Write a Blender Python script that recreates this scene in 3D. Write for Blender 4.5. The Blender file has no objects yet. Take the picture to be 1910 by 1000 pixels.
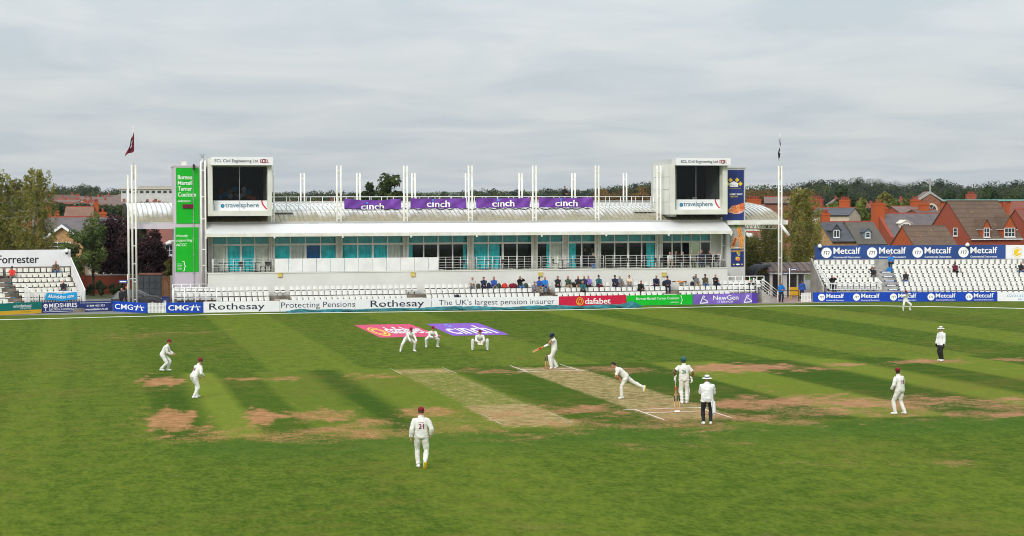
import bpy, bmesh, math, random
import numpy as np
from mathutils import Vector, Matrix, Euler
R = math.radians
rnd = random.Random(7)
nrs = np.random.RandomState(11)
scene = bpy.context.scene
C = scene.collection

# ------------------------------------------------------------------ camera
FPX, CAMH = 3350.0, 7.6
ROLL, PITCH = math.atan(0.0035), math.atan(98 / FPX)
_c, _s, _cp, _sp = math.cos(ROLL), math.sin(ROLL), math.cos(PITCH), math.sin(PITCH)
cam_d = bpy.data.cameras.new('camera')
cam_d.sensor_width = 36.0
cam_d.lens = FPX / 1910 * 36
cam_d.clip_start, cam_d.clip_end = 1.0, 20000
cam = bpy.data.objects.new('camera', cam_d)
C.objects.link(cam)
cam.matrix_world = Matrix(((_c, _s, 0, 0), (-_sp * _s, _sp * _c, -_cp, 0), (-_cp * _s, _cp * _c, _sp, CAMH), (0, 0, 0, 1)))
scene.camera = cam
scene.render.resolution_x, scene.render.resolution_y = 1024, 536

# ------------------------------------------------------------------ sky and sun (overcast)
SUN_EL, SUN_AZ = R(30), R(202)          # azimuth clockwise from +Y: behind and left of the camera
world = bpy.data.worlds.new('World')
scene.world = world
world.use_nodes = True
nt = world.node_tree
nt.nodes.clear()
def wn(t, **kw):
    n = nt.nodes.new(t)
    for k, v in kw.items(): setattr(n, k, v)
    return n
def wl(a, b): nt.links.new(a, b)
sky = wn('ShaderNodeTexSky', sky_type='NISHITA', sun_disc=False)
sky.sun_elevation, sky.sun_rotation = SUN_EL, SUN_AZ
sky.air_density, sky.dust_density = 1.0, 2.0
tc = wn('ShaderNodeTexCoord')
sep = wn('ShaderNodeSeparateXYZ'); wl(tc.outputs['Generated'], sep.inputs[0])
zc = wn('ShaderNodeMath', operation='MAXIMUM'); wl(sep.outputs[2], zc.inputs[0]); zc.inputs[1].default_value = 0.0
# cloud sheet: project the direction on a flat layer so that clouds flatten towards the horizon
zp = wn('ShaderNodeMath', operation='ADD'); wl(zc.outputs[0], zp.inputs[0]); zp.inputs[1].default_value = 0.055
dv = wn('ShaderNodeVectorMath', operation='DIVIDE'); wl(tc.outputs['Generated'], dv.inputs[0])
cb = wn('ShaderNodeCombineXYZ')
for i in range(3): wl(zp.outputs[0], cb.inputs[i])
wl(cb.outputs[0], dv.inputs[1])
mp = wn('ShaderNodeMapping'); wl(dv.outputs[0], mp.inputs[0])
mp.inputs['Scale'].default_value = (0.8, 0.62, 0.0)
mp.inputs['Rotation'].default_value = (0, 0, R(14))
n1 = wn('ShaderNodeTexNoise'); wl(mp.outputs[0], n1.inputs['Vector'])
n1.inputs['Scale'].default_value = 1.5; n1.inputs['Detail'].default_value = 7; n1.inputs['Roughness'].default_value = 0.56
n1.inputs['Distortion'].default_value = 0.5
rp = wn('ShaderNodeValToRGB'); wl(n1.outputs['Fac'], rp.inputs[0])
rp.color_ramp.elements[0].position = 0.36; rp.color_ramp.elements[0].color = (0.365, 0.405, 0.432, 1)
rp.color_ramp.elements[1].position = 0.62; rp.color_ramp.elements[1].color = (0.462, 0.480, 0.482, 1)
# overcast luminance: horizon darker than zenith
g1 = wn('ShaderNodeMath', operation='MULTIPLY_ADD'); wl(zc.outputs[0], g1.inputs[0]); g1.inputs[1].default_value = 2.2; g1.inputs[2].default_value = 1.0
cl = wn('ShaderNodeVectorMath', operation='SCALE'); wl(rp.outputs[0], cl.inputs[0]); wl(g1.outputs[0], cl.inputs['Scale'])
sk = wn('ShaderNodeVectorMath', operation='SCALE'); wl(sky.outputs[0], sk.inputs[0]); sk.inputs['Scale'].default_value = 0.07
mx = wn('ShaderNodeMix', data_type='RGBA'); mx.inputs[0].default_value = 0.86
wl(sk.outputs[0], mx.inputs[6]); wl(cl.outputs[0], mx.inputs[7])
bg = wn('ShaderNodeBackground'); wl(mx.outputs[2], bg.inputs[0]); bg.inputs[1].default_value = 1.0
wo = wn('ShaderNodeOutputWorld'); wl(bg.outputs[0], wo.inputs[0])

sun_d = bpy.data.lights.new('sun', 'SUN')
sun_d.energy, sun_d.angle, sun_d.color = 1.5, R(20), (1.0, 0.96, 0.9)
sun = bpy.data.objects.new('sun', sun_d); C.objects.link(sun)
sun.rotation_euler = (R(90) - SUN_EL, 0, R(180) - SUN_AZ + R(180))
_d = Vector((math.sin(SUN_AZ) * math.cos(SUN_EL), math.cos(SUN_AZ) * math.cos(SUN_EL), math.sin(SUN_EL)))
sun.rotation_euler = _d.to_track_quat('Z', 'Y').to_euler()
sun.location = (-30, -40, 60)

vs = scene.view_settings
vs.view_transform, vs.look, vs.exposure, vs.gamma = 'Standard', 'None', 0.46, 1.0
vs.use_curve_mapping = False
scene.cycles.max_bounces = 6
scene.cycles.transparent_max_bounces = 12
scene.cycles.use_denoising = True
scene.cycles.filter_width = 1.0

# ------------------------------------------------------------------ pixel helpers (1910 x 1000 photograph)
def ray(px, py):
    x, y = (px - 955) / FPX, -(py - 500) / FPX
    X, Y = x * _c + y * _s, -x * _s + y * _c
    return Vector((X, _cp + _sp * Y, -_sp + _cp * Y))
def gnd(px, py, z=0.0):
    r = ray(px, py); t = (z - CAMH) / r.z
    return Vector((r.x * t, r.y * t, z))
def at(px, py, Y):
    r = ray(px, py); t = Y / r.y
    return Vector((r.x * t, Y, CAMH + r.z * t))
TH = R(13.31)
O2 = Vector((4.04, 78.95, 0))
MUV = Matrix.Translation(O2) @ Matrix.Rotation(TH, 4, 'Z')
MUVI = MUV.inverted()
VV = Vector((-math.sin(TH), math.cos(TH), 0))
def uvp(px, py, v):
    """point of the pixel's ray on the upright plane v = const, in the frame of the pitch and the pavilion"""
    r = ray(px, py); c0 = Vector((0, 0, CAMH))
    t = (v - (c0 - O2).dot(VV)) / r.dot(VV)
    return MUVI @ (c0 + r * t)
def U(px, py, v): return uvp(px, py, v).x
def Z(px, py, v): return uvp(px, py, v).z

# ------------------------------------------------------------------ materials
M = {}
def mat(name, col, rough=0.7, var=0.12, scale=3.0, bump=0.0, bscale=30.0, metal=0.0, spec=0.35, stretch=(1, 1, 1), col2=None, detail=5, coords='Object', trans=0.0):
    m = bpy.data.materials.new(name); m.use_nodes = True
    t = m.node_tree; b = t.nodes['Principled BSDF']
    def n(ty, **kw):
        q = t.nodes.new(ty)
        for k, v in kw.items(): setattr(q, k, v)
        return q
    co = n('ShaderNodeTexCoord'); ma = n('ShaderNodeMapping'); ma.inputs['Scale'].default_value = stretch
    t.links.new(co.outputs[coords], ma.inputs[0])
    no = n('ShaderNodeTexNoise'); no.inputs['Scale'].default_value = scale; no.inputs['Detail'].default_value = detail
    t.links.new(ma.outputs[0], no.inputs['Vector'])
    cr = n('ShaderNodeValToRGB'); t.links.new(no.outputs['Fac'], cr.inputs[0])
    c2 = col2 or tuple(max(0, c * (1 - 2 * var)) for c in col)
    c1 = col if col2 else tuple(min(1, c * (1 + var)) for c in col)
    cr.color_ramp.elements[0].position = 0.3; cr.color_ramp.elements[0].color = (*c2, 1)
    cr.color_ramp.elements[1].position = 0.68; cr.color_ramp.elements[1].color = (*c1, 1)
    t.links.new(cr.outputs[0], b.inputs['Base Color'])
    b.inputs['Roughness'].default_value = rough; b.inputs['Metallic'].default_value = metal
    b.inputs['Specular IOR Level'].default_value = spec
    if bump:
        nb = n('ShaderNodeTexNoise'); nb.inputs['Scale'].default_value = bscale; nb.inputs['Detail'].default_value = 3
        t.links.new(ma.outputs[0], nb.inputs['Vector'])
        bu = n('ShaderNodeBump'); bu.inputs['Strength'].default_value = bump; bu.inputs['Distance'].default_value = 0.02
        t.links.new(nb.outputs['Fac'], bu.inputs['Height']); t.links.new(bu.outputs[0], b.inputs['Normal'])
    M[name] = m
    return m
def srgb(r, g, b, k=1.0):
    f = lambda c: ((c / 255 + 0.055) / 1.055) ** 2.4 if c > 10 else c / 255 / 12.92
    return (f(r) * k, f(g) * k, f(b) * k)

mat('white_paint', (0.78, 0.78, 0.76), 0.5, 0.05, 1.2)
mat('white_steel', (0.76, 0.76, 0.72), 0.45, 0.10, 1.5, col2=(0.62, 0.59, 0.50))
mat('cream_panel', (0.66, 0.66, 0.59), 0.6, 0.06, 0.8)
mat('grey_panel', (0.50, 0.50, 0.48), 0.55, 0.06, 0.6)
mat('pink_panel', (0.56, 0.50, 0.56), 0.5, 0.07, 0.5)
mat('render_wall', (0.655, 0.65, 0.61), 0.85, 0.035, 0.5, bump=0.1)
mat('seat_white', (0.75, 0.745, 0.70), 0.4, 0.05, 2.0)
mat('seat_cream', (0.76, 0.74, 0.66), 0.4, 0.05, 2.0)
mat('dark_gap', (0.03, 0.03, 0.032), 0.8)
mat('concrete', (0.36, 0.35, 0.32), 0.9, 0.18, 1.5, bump=0.3)
mat('terrace', (0.20, 0.175, 0.14), 0.9, 0.25, 1.2, bump=0.2)
mat('asphalt', (0.20, 0.195, 0.185), 0.9, 0.15, 1.5, bump=0.3)
mat('paving_pink', (0.36, 0.25, 0.21), 0.9, 0.15, 1.5)
mat('frame_white', (0.84, 0.82, 0.78), 0.5, 0.05)
mat('frame_bronze', (0.62, 0.58, 0.54), 0.5, 0.08)
mat('teal_curtain', (0.045, 0.74, 0.80), 0.75, 0.15, 2.0)
mat('blue_reflection', (0.01, 0.15, 0.42), 0.7, 0.12, 1.0)
mat('cream_blind', (0.86, 0.82, 0.72), 0.8, 0.1, 2.0)
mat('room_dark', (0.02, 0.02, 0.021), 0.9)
mat('interior_grey', (0.16, 0.16, 0.16), 0.9)
mat('dark_furniture', (0.035, 0.03, 0.032), 0.6)
mat('black_metal', (0.025, 0.025, 0.027), 0.5)
mat('steel_dull', (0.42, 0.43, 0.44), 0.4, 0.1, metal=0.7)
mat('yellow_lamp', (0.62, 0.48, 0.12), 0.5)
mat('purple_banner', (0.16, 0.045, 0.33), 0.6, 0.12, 2.0)
mat('print_white', (0.86, 0.86, 0.86), 0.6, 0.02)
mat('print_black', (0.02, 0.02, 0.025), 0.6)
mat('print_navy', (0.012, 0.016, 0.05), 0.6)
mat('print_red', (0.55, 0.015, 0.03), 0.6)
mat('print_teal', (0.02, 0.13, 0.19), 0.6)
mat('print_yellow', (0.80, 0.55, 0.02), 0.6)
mat('print_blue', (0.10, 0.30, 0.80), 0.6)
mat('board_green', (0.0, 0.40, 0.01), 0.5, 0.05, 1)
mat('board_lime', (0.0, 0.46, 0.02), 0.5, 0.05, 1)
mat('board_navy', (0.016, 0.032, 0.15), 0.5, 0.08, 1)
mat('board_metblue', (0.022, 0.065, 0.24), 0.45, 0.12, 0.5)
mat('board_royal', (0.0, 0.05, 0.42), 0.45, 0.06, 1)
mat('board_white', (0.78, 0.78, 0.80), 0.5, 0.03, 1)
mat('board_red', (0.60, 0.01, 0.05), 0.5, 0.05, 1)
mat('board_purple', (0.20, 0.12, 0.50), 0.45, 0.25, 0.6)
mat('board_purple_dark', (0.09, 0.04, 0.36), 0.45, 0.05)
mat('board_teal', (0.0, 0.17, 0.14), 0.5, 0.06, 1)
mat('board_yellow', (0.70, 0.40, 0.02), 0.5, 0.05, 1)
mat('board_skyblue', (0.01, 0.30, 0.62), 0.5, 0.06, 1)
mat('tarpaulin', (0.015, 0.17, 0.20), 0.45, 0.3, 1.5)
mat('brick', (0.30, 0.068, 0.034), 0.9, 0.13, 14.0, bump=0.4, bscale=25)
mat('brick_orange', (0.40, 0.085, 0.022), 0.9, 0.12, 14.0, bump=0.4, bscale=25)
mat('brick_brown', (0.25, 0.10, 0.06), 0.9, 0.18, 3.0)
mat('brick_buff', (0.42, 0.25, 0.11), 0.9, 0.14, 3.0)
mat('cream_render', (0.55, 0.46, 0.35), 0.9, 0.06, 1.0)
mat('pale_render', (0.66, 0.62, 0.54), 0.9, 0.06, 1.0)
mat('ridge_red', (0.30, 0.06, 0.035), 0.9, 0.15, 3)
mat('gutter_white', (0.70, 0.72, 0.74), 0.5)
mat('window_white', (0.75, 0.76, 0.78), 0.5, 0.02)
mat('window_dark', (0.025, 0.035, 0.035), 0.15, 0.1, spec=0.6)
mat('blue_wood', (0.20, 0.28, 0.36), 0.7)
mat('copper_green', (0.17, 0.36, 0.33), 0.7, 0.1)
mat('wood_brown', (0.20, 0.085, 0.03), 0.8, 0.2, 2, stretch=(8, 8, 1))
mat('container', (0.055, 0.065, 0.075), 0.6, 0.15, 1)
mat('car_paint', (0.055, 0.055, 0.058), 0.25, 0.05, spec=0.6)
mat('tyre', (0.02, 0.02, 0.02), 0.85)
mat('soil', (0.30, 0.17, 0.09), 0.95, 0.2, 3)
mat('pitch_line', (0.74, 0.73, 0.68), 0.8, 0.15, 3)
mat('old_line', (0.50, 0.47, 0.36), 0.9, 0.3, 3)
mat('logo_red', (0.55, 0.05, 0.13), 0.9, 0.12, 6)
mat('logo_purple', (0.20, 0.07, 0.42), 0.9, 0.12, 6)
mat('logo_white', (0.70, 0.70, 0.72), 0.9, 0.1, 6)
mat('maroon', (0.14, 0.006, 0.028), 0.75, 0.1)
mat('navy', (0.010, 0.012, 0.04), 0.75)
mat('bark', (0.10, 0.075, 0.05), 0.9, 0.3, 4, bump=0.4)
mat('birch_bark', (0.55, 0.52, 0.46), 0.9, 0.4, 5)
mat('salmon', (0.70, 0.16, 0.06), 0.6, 0.2, 4)
mat('kraft', (0.42, 0.24, 0.10), 0.7, 0.2, 4)
mat('plate', (0.75, 0.42, 0.42), 0.5)
mat('lettuce', (0.12, 0.36, 0.03), 0.6)
mat('stone_grey', (0.36, 0.36, 0.34), 0.8, 0.2, 6)

def glass_mat(name, tint, mixf):
    m = bpy.data.materials.new(name); m.use_nodes = True; t = m.node_tree; t.nodes.clear()
    tr = t.nodes.new('ShaderNodeBsdfTransparent'); tr.inputs[0].default_value = (*tint, 1)
    gl = t.nodes.new('ShaderNodeBsdfGlossy'); gl.inputs['Roughness'].default_value = 0.03; gl.inputs[0].default_value = (0.9, 0.95, 0.95, 1)
    lw = t.nodes.new('ShaderNodeFresnel'); lw.inputs['IOR'].default_value = 1.25
    ml = t.nodes.new('ShaderNodeMath'); ml.operation = 'MULTIPLY_ADD'; ml.inputs[1].default_value = 1.0; ml.inputs[2].default_value = mixf
    t.links.new(lw.outputs[0], ml.inputs[0])
    mi = t.nodes.new('ShaderNodeMixShader'); t.links.new(ml.outputs[0], mi.inputs[0]); t.links.new(tr.outputs[0], mi.inputs[1]); t.links.new(gl.outputs[0], mi.inputs[2])
    o = t.nodes.new('ShaderNodeOutputMaterial'); t.links.new(mi.outputs[0], o.inputs[0])
    M[name] = m
glass_mat('glass', (0.96, 0.98, 0.98), 0.01)
glass_mat('glass_dark', (0.6, 0.62, 0.62), 0.0)

# ------------------------------------------------------------------ mesh builder
class MB:
    def __init__(s): s.v, s.f, s.mi, s.mats, s.sm = [], [], [], [], False
    def cut(s): s.cuts = getattr(s, 'cuts', []) + [(len(s.v), len(s.f))]
    def build_cuts(s, name, parent):
        a = (0, 0)
        cs = list(getattr(s, 'cuts', []))
        if not cs or cs[-1] != (len(s.v), len(s.f)): cs.append((len(s.v), len(s.f)))
        for b in cs:
            q = MB(); q.mats = s.mats; q.v = s.v[a[0]:b[0]]; q.f = [tuple(i - a[0] for i in f) for f in s.f[a[1]:b[1]]]; q.mi = s.mi[a[1]:b[1]]; q.build(name, None, parent); a = b
    def _m(s, m):
        m = M[m] if isinstance(m, str) else m
        if m not in s.mats: s.mats.append(m)
        return s.mats.index(m)
    def add(s, vs, fs, m=None):
        o = len(s.v); i = s._m(m) if m else 0
        s.v += [tuple(p) for p in vs]
        s.f += [tuple(o + k for k in f) for f in fs]; s.mi += [i] * len(fs)
        return s
    def box(s, x0, x1, y0, y1, z0, z1, m=None):
        if x0 > x1: x0, x1 = x1, x0
        if y0 > y1: y0, y1 = y1, y0
        if z0 > z1: z0, z1 = z1, z0
        return s.add([(x0, y0, z0), (x1, y0, z0), (x1, y1, z0), (x0, y1, z0), (x0, y0, z1), (x1, y0, z1), (x1, y1, z1), (x0, y1, z1)],
                     [(0, 3, 2, 1), (4, 5, 6, 7), (0, 1, 5, 4), (1, 2, 6, 5), (2, 3, 7, 6), (3, 0, 4, 7)], m)
    def prism(s, poly, a, b, axis=0, m=None):
        """poly: 2-D outline extruded from a to b along axis 0 (poly is y,z), 1 (x,z) or 2 (x,y)"""
        def P(p, t): return (t, p[0], p[1]) if axis == 0 else ((p[0], t, p[1]) if axis == 1 else (p[0], p[1], t))
        n = len(poly)
        vs = [P(p, a) for p in poly] + [P(p, b) for p in poly]
        fs = [tuple(range(n))[::-1], tuple(range(n, 2 * n))] + [(i, (i + 1) % n, n + (i + 1) % n, n + i) for i in range(n)]
        return s.add(vs, fs, m)
    def tube(s, pts, rad, n=8, m=None, cap=True):
        pts = [Vector(p) for p in pts]
        if not hasattr(rad, '__len__'): rad = [rad] * len(pts)
        vs, fs = [], []
        prev = None
        for i, p in enumerate(pts):
            d = (pts[min(i + 1, len(pts) - 1)] - pts[max(i - 1, 0)])
            if d.length < 1e-9: d = Vector((0, 0, 1))
            d.normalize()
            if prev is None:
                a = d.orthogonal().normalized()
            else:
                a = (prev - d * prev.dot(d))
                a = a.normalized() if a.length > 1e-6 else d.orthogonal().normalized()
            prev = a; b = d.cross(a)
            for k in range(n):
                t = 2 * math.pi * k / n
                vs.append(p + (a * math.cos(t) + b * math.sin(t)) * rad[i])
        for i in range(len(pts) - 1):
            for k in range(n):
                fs.append((i * n + k, i * n + (k + 1) % n, (i + 1) * n + (k + 1) % n, (i + 1) * n + k))
        if cap:
            fs.append(tuple(range(n))[::-1]); fs.append(tuple((len(pts) - 1) * n + k for k in range(n)))
        return s.add(vs, fs, m)
    def lathe(s, prof, c=(0, 0, 0), n=16, m=None, sx=1, sy=1):
        vs, fs = [], []
        for r, z in prof:
            for k in range(n):
                t = 2 * math.pi * k / n
                vs.append((c[0] + r * sx * math.cos(t), c[1] + r * sy * math.sin(t), c[2] + z))
        for i in range(len(prof) - 1):
            for k in range(n):
                fs.append((i * n + k, i * n + (k + 1) % n, (i + 1) * n + (k + 1) % n, (i + 1) * n + k))
        fs.append(tuple(range(n))[::-1]); fs.append(tuple((len(prof) - 1) * n + k for k in range(n)))
        return s.add(vs, fs, m)
    def grid(s, fn, nu, nv, m=None):
        vs = [fn(i / nu, j / nv) for j in range(nv + 1) for i in range(nu + 1)]
        fs = [(j * (nu + 1) + i, j * (nu + 1) + i + 1, (j + 1) * (nu + 1) + i + 1, (j + 1) * (nu + 1) + i) for j in range(nv) for i in range(nu)]
        return s.add(vs, fs, m)
    def mesh(s, name):
        me = bpy.data.meshes.new(name)
        me.from_pydata(s.v, [], s.f)
        for m in s.mats: me.materials.append(m)
        if len(s.mats) > 1: me.polygons.foreach_set('material_index', s.mi)
        if s.sm: me.polygons.foreach_set('use_smooth', [True] * len(s.f))
        me.update()
        return me
    def build(s, name, m=None, parent=None, smooth=False):
        if m:
            mm = M[m] if isinstance(m, str) else m
            if not s.mats: s.mats = [mm]
        s.sm = smooth or s.sm
        return link(name, s.mesh(name), parent)
def link(name, data, parent=None, mw=None):
    o = bpy.data.objects.new(name, data); C.objects.link(o)
    if parent is not None: o.parent = parent
    if mw is not None: o.matrix_local = mw
    return o
def tag(o, label, cat, group=None):
    o['label'] = label; o['category'] = cat
    if group: o['group'] = group
    return o
def thing(name, label, cat, mw=None, group=None):
    o = bpy.data.objects.new(name, None); C.objects.link(o)
    o.empty_display_size = 0.3
    if mw is not None: o.matrix_world = mw
    return tag(o, label, cat, group)
def kind(o, k): o['kind'] = k; return o
def T(x, y, z, rz=0): return Matrix.Translation((x, y, z)) @ Matrix.Rotation(rz, 4, 'Z')

# ------------------------------------------------------------------ lettering: flat print, fitted to a box in the x-z plane facing -y
_tcache = {}
def text_verts(txt, bold=0.0, shear=0.0, spacing=1.0):
    k = (txt, bold, shear, spacing)
    if k in _tcache: return _tcache[k]
    cu = bpy.data.curves.new('t', 'FONT'); cu.body = txt; cu.size = 1; cu.offset = bold; cu.shear = shear; cu.space_character = spacing
    cu.resolution_u = 3
    ob = bpy.data.objects.new('t', cu); C.objects.link(ob)
    dg = bpy.context.evaluated_depsgraph_get()
    me = bpy.data.meshes.new_from_object(ob.evaluated_get(dg))
    vs = [(v.co.x, v.co.y) for v in me.vertices]; fs = [tuple(p.vertices) for p in me.polygons]
    bpy.data.objects.remove(ob); bpy.data.curves.remove(cu); bpy.data.meshes.remove(me)
    xs = [a for a, b in vs]; ys = [b for a, b in vs]
    x0, x1, y0, y1 = min(xs), max(xs), min(ys), max(ys)
    vs = [((a - x0) / (x1 - x0), (b - y0) / (y1 - y0)) for a, b in vs]
    _tcache[k] = (vs, fs)
    return vs, fs
def put_text(mb, txt, x0, x1, z0, z1, y, m, bold=0.0, shear=0.0, fn=None, spacing=1.0):
    n_ = 3 if bold > .014 else 1
    vs, fs = text_verts(txt, .006 if n_ > 1 else bold, shear, spacing)
    if n_ > 1:
        d_ = bold * .5 * abs(z1 - z0)
        for i_, q_ in enumerate((-1, 0, 1)):
            pts = [(x0 + a * (x1 - x0) + q_ * d_ * (1 if x1 > x0 else -1), y - .003 * i_, z0 + b * (z1 - z0)) for a, b in vs]
            mb.add([fn(p) for p in pts] if fn else pts, fs, m)
        mb.cut(); return
    pts = [(x0 + a * (x1 - x0), y, z0 + b * (z1 - z0)) for a, b in vs]
    if fn: pts = [fn(p) for p in pts]
    mb.add(pts, fs, m); mb.cut()
def disc(mb, cx, cz, r, y, m, n=24, r0=0.0, sx=1.0, sz=1.0, rot=0.0, fn=None):
    def P(t, q):
        a, b = math.cos(t) * q * sx, math.sin(t) * q * sz
        p = (cx + a * math.cos(rot) - b * math.sin(rot), y, cz + a * math.sin(rot) + b * math.cos(rot))
        return fn(p) if fn else p
    if r0 <= 0:
        mb.add([P(2 * math.pi * k / n, r) for k in range(n)], [tuple(range(n))], m)
    else:
        vs = [P(2 * math.pi * k / n, r) for k in range(n)] + [P(2 * math.pi * k / n, r0) for k in range(n)]
        mb.add(vs, [(k, (k + 1) % n, n + (k + 1) % n, n + k) for k in range(n)], m)
def poly(mb, pts, y, m, fn=None):
    ps = [(a, y, b) for a, b in pts]
    if fn: ps = [fn(p) for p in ps]
    mb.add(ps, [tuple(range(len(ps)))], m)
def stroke(mb, pts, w, y, m, fn=None):
    """flat ribbon following 2-D points"""
    L, Rr = [], []
    for i, p in enumerate(pts):
        a = pts[max(0, i - 1)]; b = pts[min(len(pts) - 1, i + 1)]
        d = Vector((b[0] - a[0], b[1] - a[1])); d.normalize()
        nx, nz = -d.y * w / 2, d.x * w / 2
        L.append((p[0] + nx, y, p[1] + nz)); Rr.append((p[0] - nx, y, p[1] - nz))
    vs = L + Rr; n = len(pts)
    if fn: vs = [fn(p) for p in vs]
    mb.add(vs, [(i, i + 1, n + i + 1, n + i) for i in range(n - 1)], m)

# ================================================================== SETTING: terrain, field, markings
def sstep(a, b, x):
    t = min(1.0, max(0.0, (x - a) / (b - a))); return t * t * (3 - 2 * t)
def hgt(x, y):
    return 16 * sstep(290, 1200, y) + 58 * sstep(2500, 5200, y) + 3.0 * math.sin(x * 0.004 + 1) * sstep(300, 900, y)
mb = MB()
ys = [-90, 0, 60, 120, 180, 230, 260, 300, 350, 400, 460, 520, 600, 700, 800, 900, 1000, 1150, 1350, 1700, 2200, 2800, 3400, 4000, 4600, 5200, 6000]
nx = 40
vs_, fs_ = [], []
for y in ys:
    w = 160 + max(0, y) * 0.75
    for i in range(nx + 1):
        x = -w + 2 * w * i / nx
        vs_.append((x, y, hgt(x, y) - 0.03))
for j in range(len(ys) - 1):
    for i in range(nx):
        a = j * (nx + 1) + i
        fs_.append((a, a + 1, a + nx + 2, a + nx + 1))
mb.add(vs_, fs_)
mat('meadow', (0.085, 0.105, 0.035), 0.95, 0.3, 0.05, coords='Generated')
kind(mb.build('ground', 'meadow', smooth=True), 'structure')

# paved yard behind the advertising boards
mb = MB()
a_ = [MUV @ Vector(p) for p in ((-60, 67.9, 0.004), (75, 67.9, 0.004), (75, 118, 0.004), (-60, 118, 0.004))]
mb.add(a_, [(0, 1, 2, 3)])
kind(mb.build('concourse_paving', 'asphalt'), 'structure')
mb = MB()
a_ = [gnd(1400, 566), gnd(1530, 564.5), gnd(1530, 545), gnd(1400, 547)]
mb.add([(p.x, p.y, 0.012) for p in a_], [(0, 1, 2, 3)])
kind(mb.build('gateway_paving', 'paving_pink'), 'structure')
mb = MB()
a_ = [gnd(120, 560), gnd(236, 556), gnd(236, 547), gnd(120, 549)]
mb.add([(p.x, p.y, 0.012) for p in a_], [(0, 1, 2, 3)])
kind(mb.build('grass_verge', 'meadow'), 'structure')

# ---- the cricket field: one sheet in the frame of the pitch, with painted wear held as mesh attributes
us = np.unique(np.concatenate([np.arange(-78, -32, 2.0), np.arange(-32, 48, 0.3), np.arange(48, 79, 2.0)]))
vvs = np.unique(np.concatenate([np.arange(-90, -17, 1.5), np.arange(-17, 16, 0.22), np.arange(16, 68.1, 1.0), [68.2]]))
UU, VG = np.meshgrid(us, vvs)
mu = np.array(MUV)
wx = mu[0, 0] * UU + mu[0, 1] * VG + mu[0, 3]; wy = mu[1, 0] * UU + mu[1, 1] * VG + mu[1, 3]
# pixel of every vertex, so that the worn places can be listed as read off the photograph
cz = -CAMH
Yc = (wy * _sp + cz * _cp); Zc = (wy * _cp - cz * _sp); Zc = np.where(Zc < 1, 1, Zc)
xi = wx / Zc; yi = Yc / Zc
PX = 955 + FPX * (xi * _c - yi * _s); PY = 500 - FPX * (xi * _s + yi * _c)
soil = np.zeros_like(UU); straw = np.zeros_like(UU)
def ell(arr, px, py, rx, ry, k):
    q1, q2, q3 = px * .37, py * 1.3, px * .9
    wv = .22 * np.sin(PX * 5.3 / rx + PY * 2.1 / ry + q1) + .18 * np.sin(PX * 9.1 / rx - PY * 4.3 / ry + q2) + .14 * np.sin(PX * 17 / rx + PY * 7.7 / ry + q3)
    d = np.sqrt(((PX - px) / rx) ** 2 + ((PY - py) / ry) ** 2) * (1 + wv)
    arr[:] = np.maximum(arr, k * np.clip(1.55 - 0.85 * d, 0, 1) * (Zc > 10))
for e in [(303, 712, 36, 7, .95), (458, 707, 36, 2.6, .72), (532, 706, 28, 4.5, .7), (700, 702, 42, 4, .66), (930, 693, 55, 4, .55), (1090, 688, 110, 4, .55),
          (1135, 692, 80, 5, .5), (1390, 686, 95, 6.5, .9), (1325, 690, 60, 5, .66), (1575, 680, 30, 2.5, .8), (1690, 676, 35, 2.5, .8), (1760, 674, 60, 3.5, .66), (1885, 671, 30, 3, .7),
          (318, 783, 44, 17, .92), (340, 801, 45, 3, .6), (490, 778, 25, 12, 1.0), (527, 777, 20, 2.5, .8), (600, 775, 55, 12, .7), (660, 806, 150, 12, .58), (470, 817, 180, 8, .5),
          (700, 788, 40, 10, .52), (800, 770, 52, 12, .62), (870, 775, 110, 8, .5), (840, 800, 90, 8, .5), (1090, 763, 95, 8, .66), (1150, 790, 130, 9, .52), (1270, 790, 110, 10, .55),
          (1260, 765, 90, 8, .55), (1400, 755, 85, 12, .68), (1480, 750, 90, 9, .68), (1600, 750, 120, 10, .75), (1730, 748, 110, 6, .7), (1885, 744, 32, 4, .66), (1430, 780, 110, 8, .55),
          (1640, 772, 130, 6, .55), (1800, 772, 150, 6, .68), (1560, 770, 100, 10, .5),
          (640, 808, 270, 13, .5), (930, 792, 190, 14, .46), (1300, 784, 260, 17, .46), (1620, 764, 280, 20, .44), (1180, 690, 420, 6, .36), (1180, 828, 160, 6, .34), (1390, 850, 190, 9, .3), (1800, 880, 60, 6, .4), (1560, 868, 90, 5, .42), (1730, 866, 80, 7, .4), (240, 628, 60, 5, .42), (340, 618, 80, 6, .3), (480, 920, 60, 6, .25)]:
    ell(soil, *e)
def strip(u0, u1, v0, v1, k, fe=0.35):
    a = np.clip((UU - u0) / fe, 0, 1) * np.clip((u1 - UU) / fe, 0, 1) * np.clip((VG - v0) / 2.2, 0, 1) * np.clip((v1 - VG) / 1.6, 0, 1)
    straw[:] = np.maximum(straw, k * a)
strip(-1.7, 1.85, -14.2, 12.0, 0.86); strip(-7.7, -4.6, -14.0, 12.2, 0.52); strip(-7.8, -4.5, -14.4, -4.5, 1.02); strip(-7.7, -4.6, 8.0, 12.4, 1.05)
strip(-12.5, -7.8, -14.6, -8.6, .30); strip(-20, 48, -15.2, -11.5, .30); strip(3, 45, -13.6, -7.5, .36)
straw += 0.0
nxv, nyv = len(us), len(vvs)
verts = np.stack([UU.ravel(), VG.ravel(), np.zeros(UU.size)], 1)
ii, jj = np.meshgrid(np.arange(nxv - 1), np.arange(nyv - 1))
aa = (jj * nxv + ii).ravel()
quads = np.stack([aa, aa + 1, aa + nxv + 1, aa + nxv], 1)
me = bpy.data.meshes.new('cricket_field')
me.vertices.add(len(verts)); me.vertices.foreach_set('co', verts.ravel())
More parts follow.
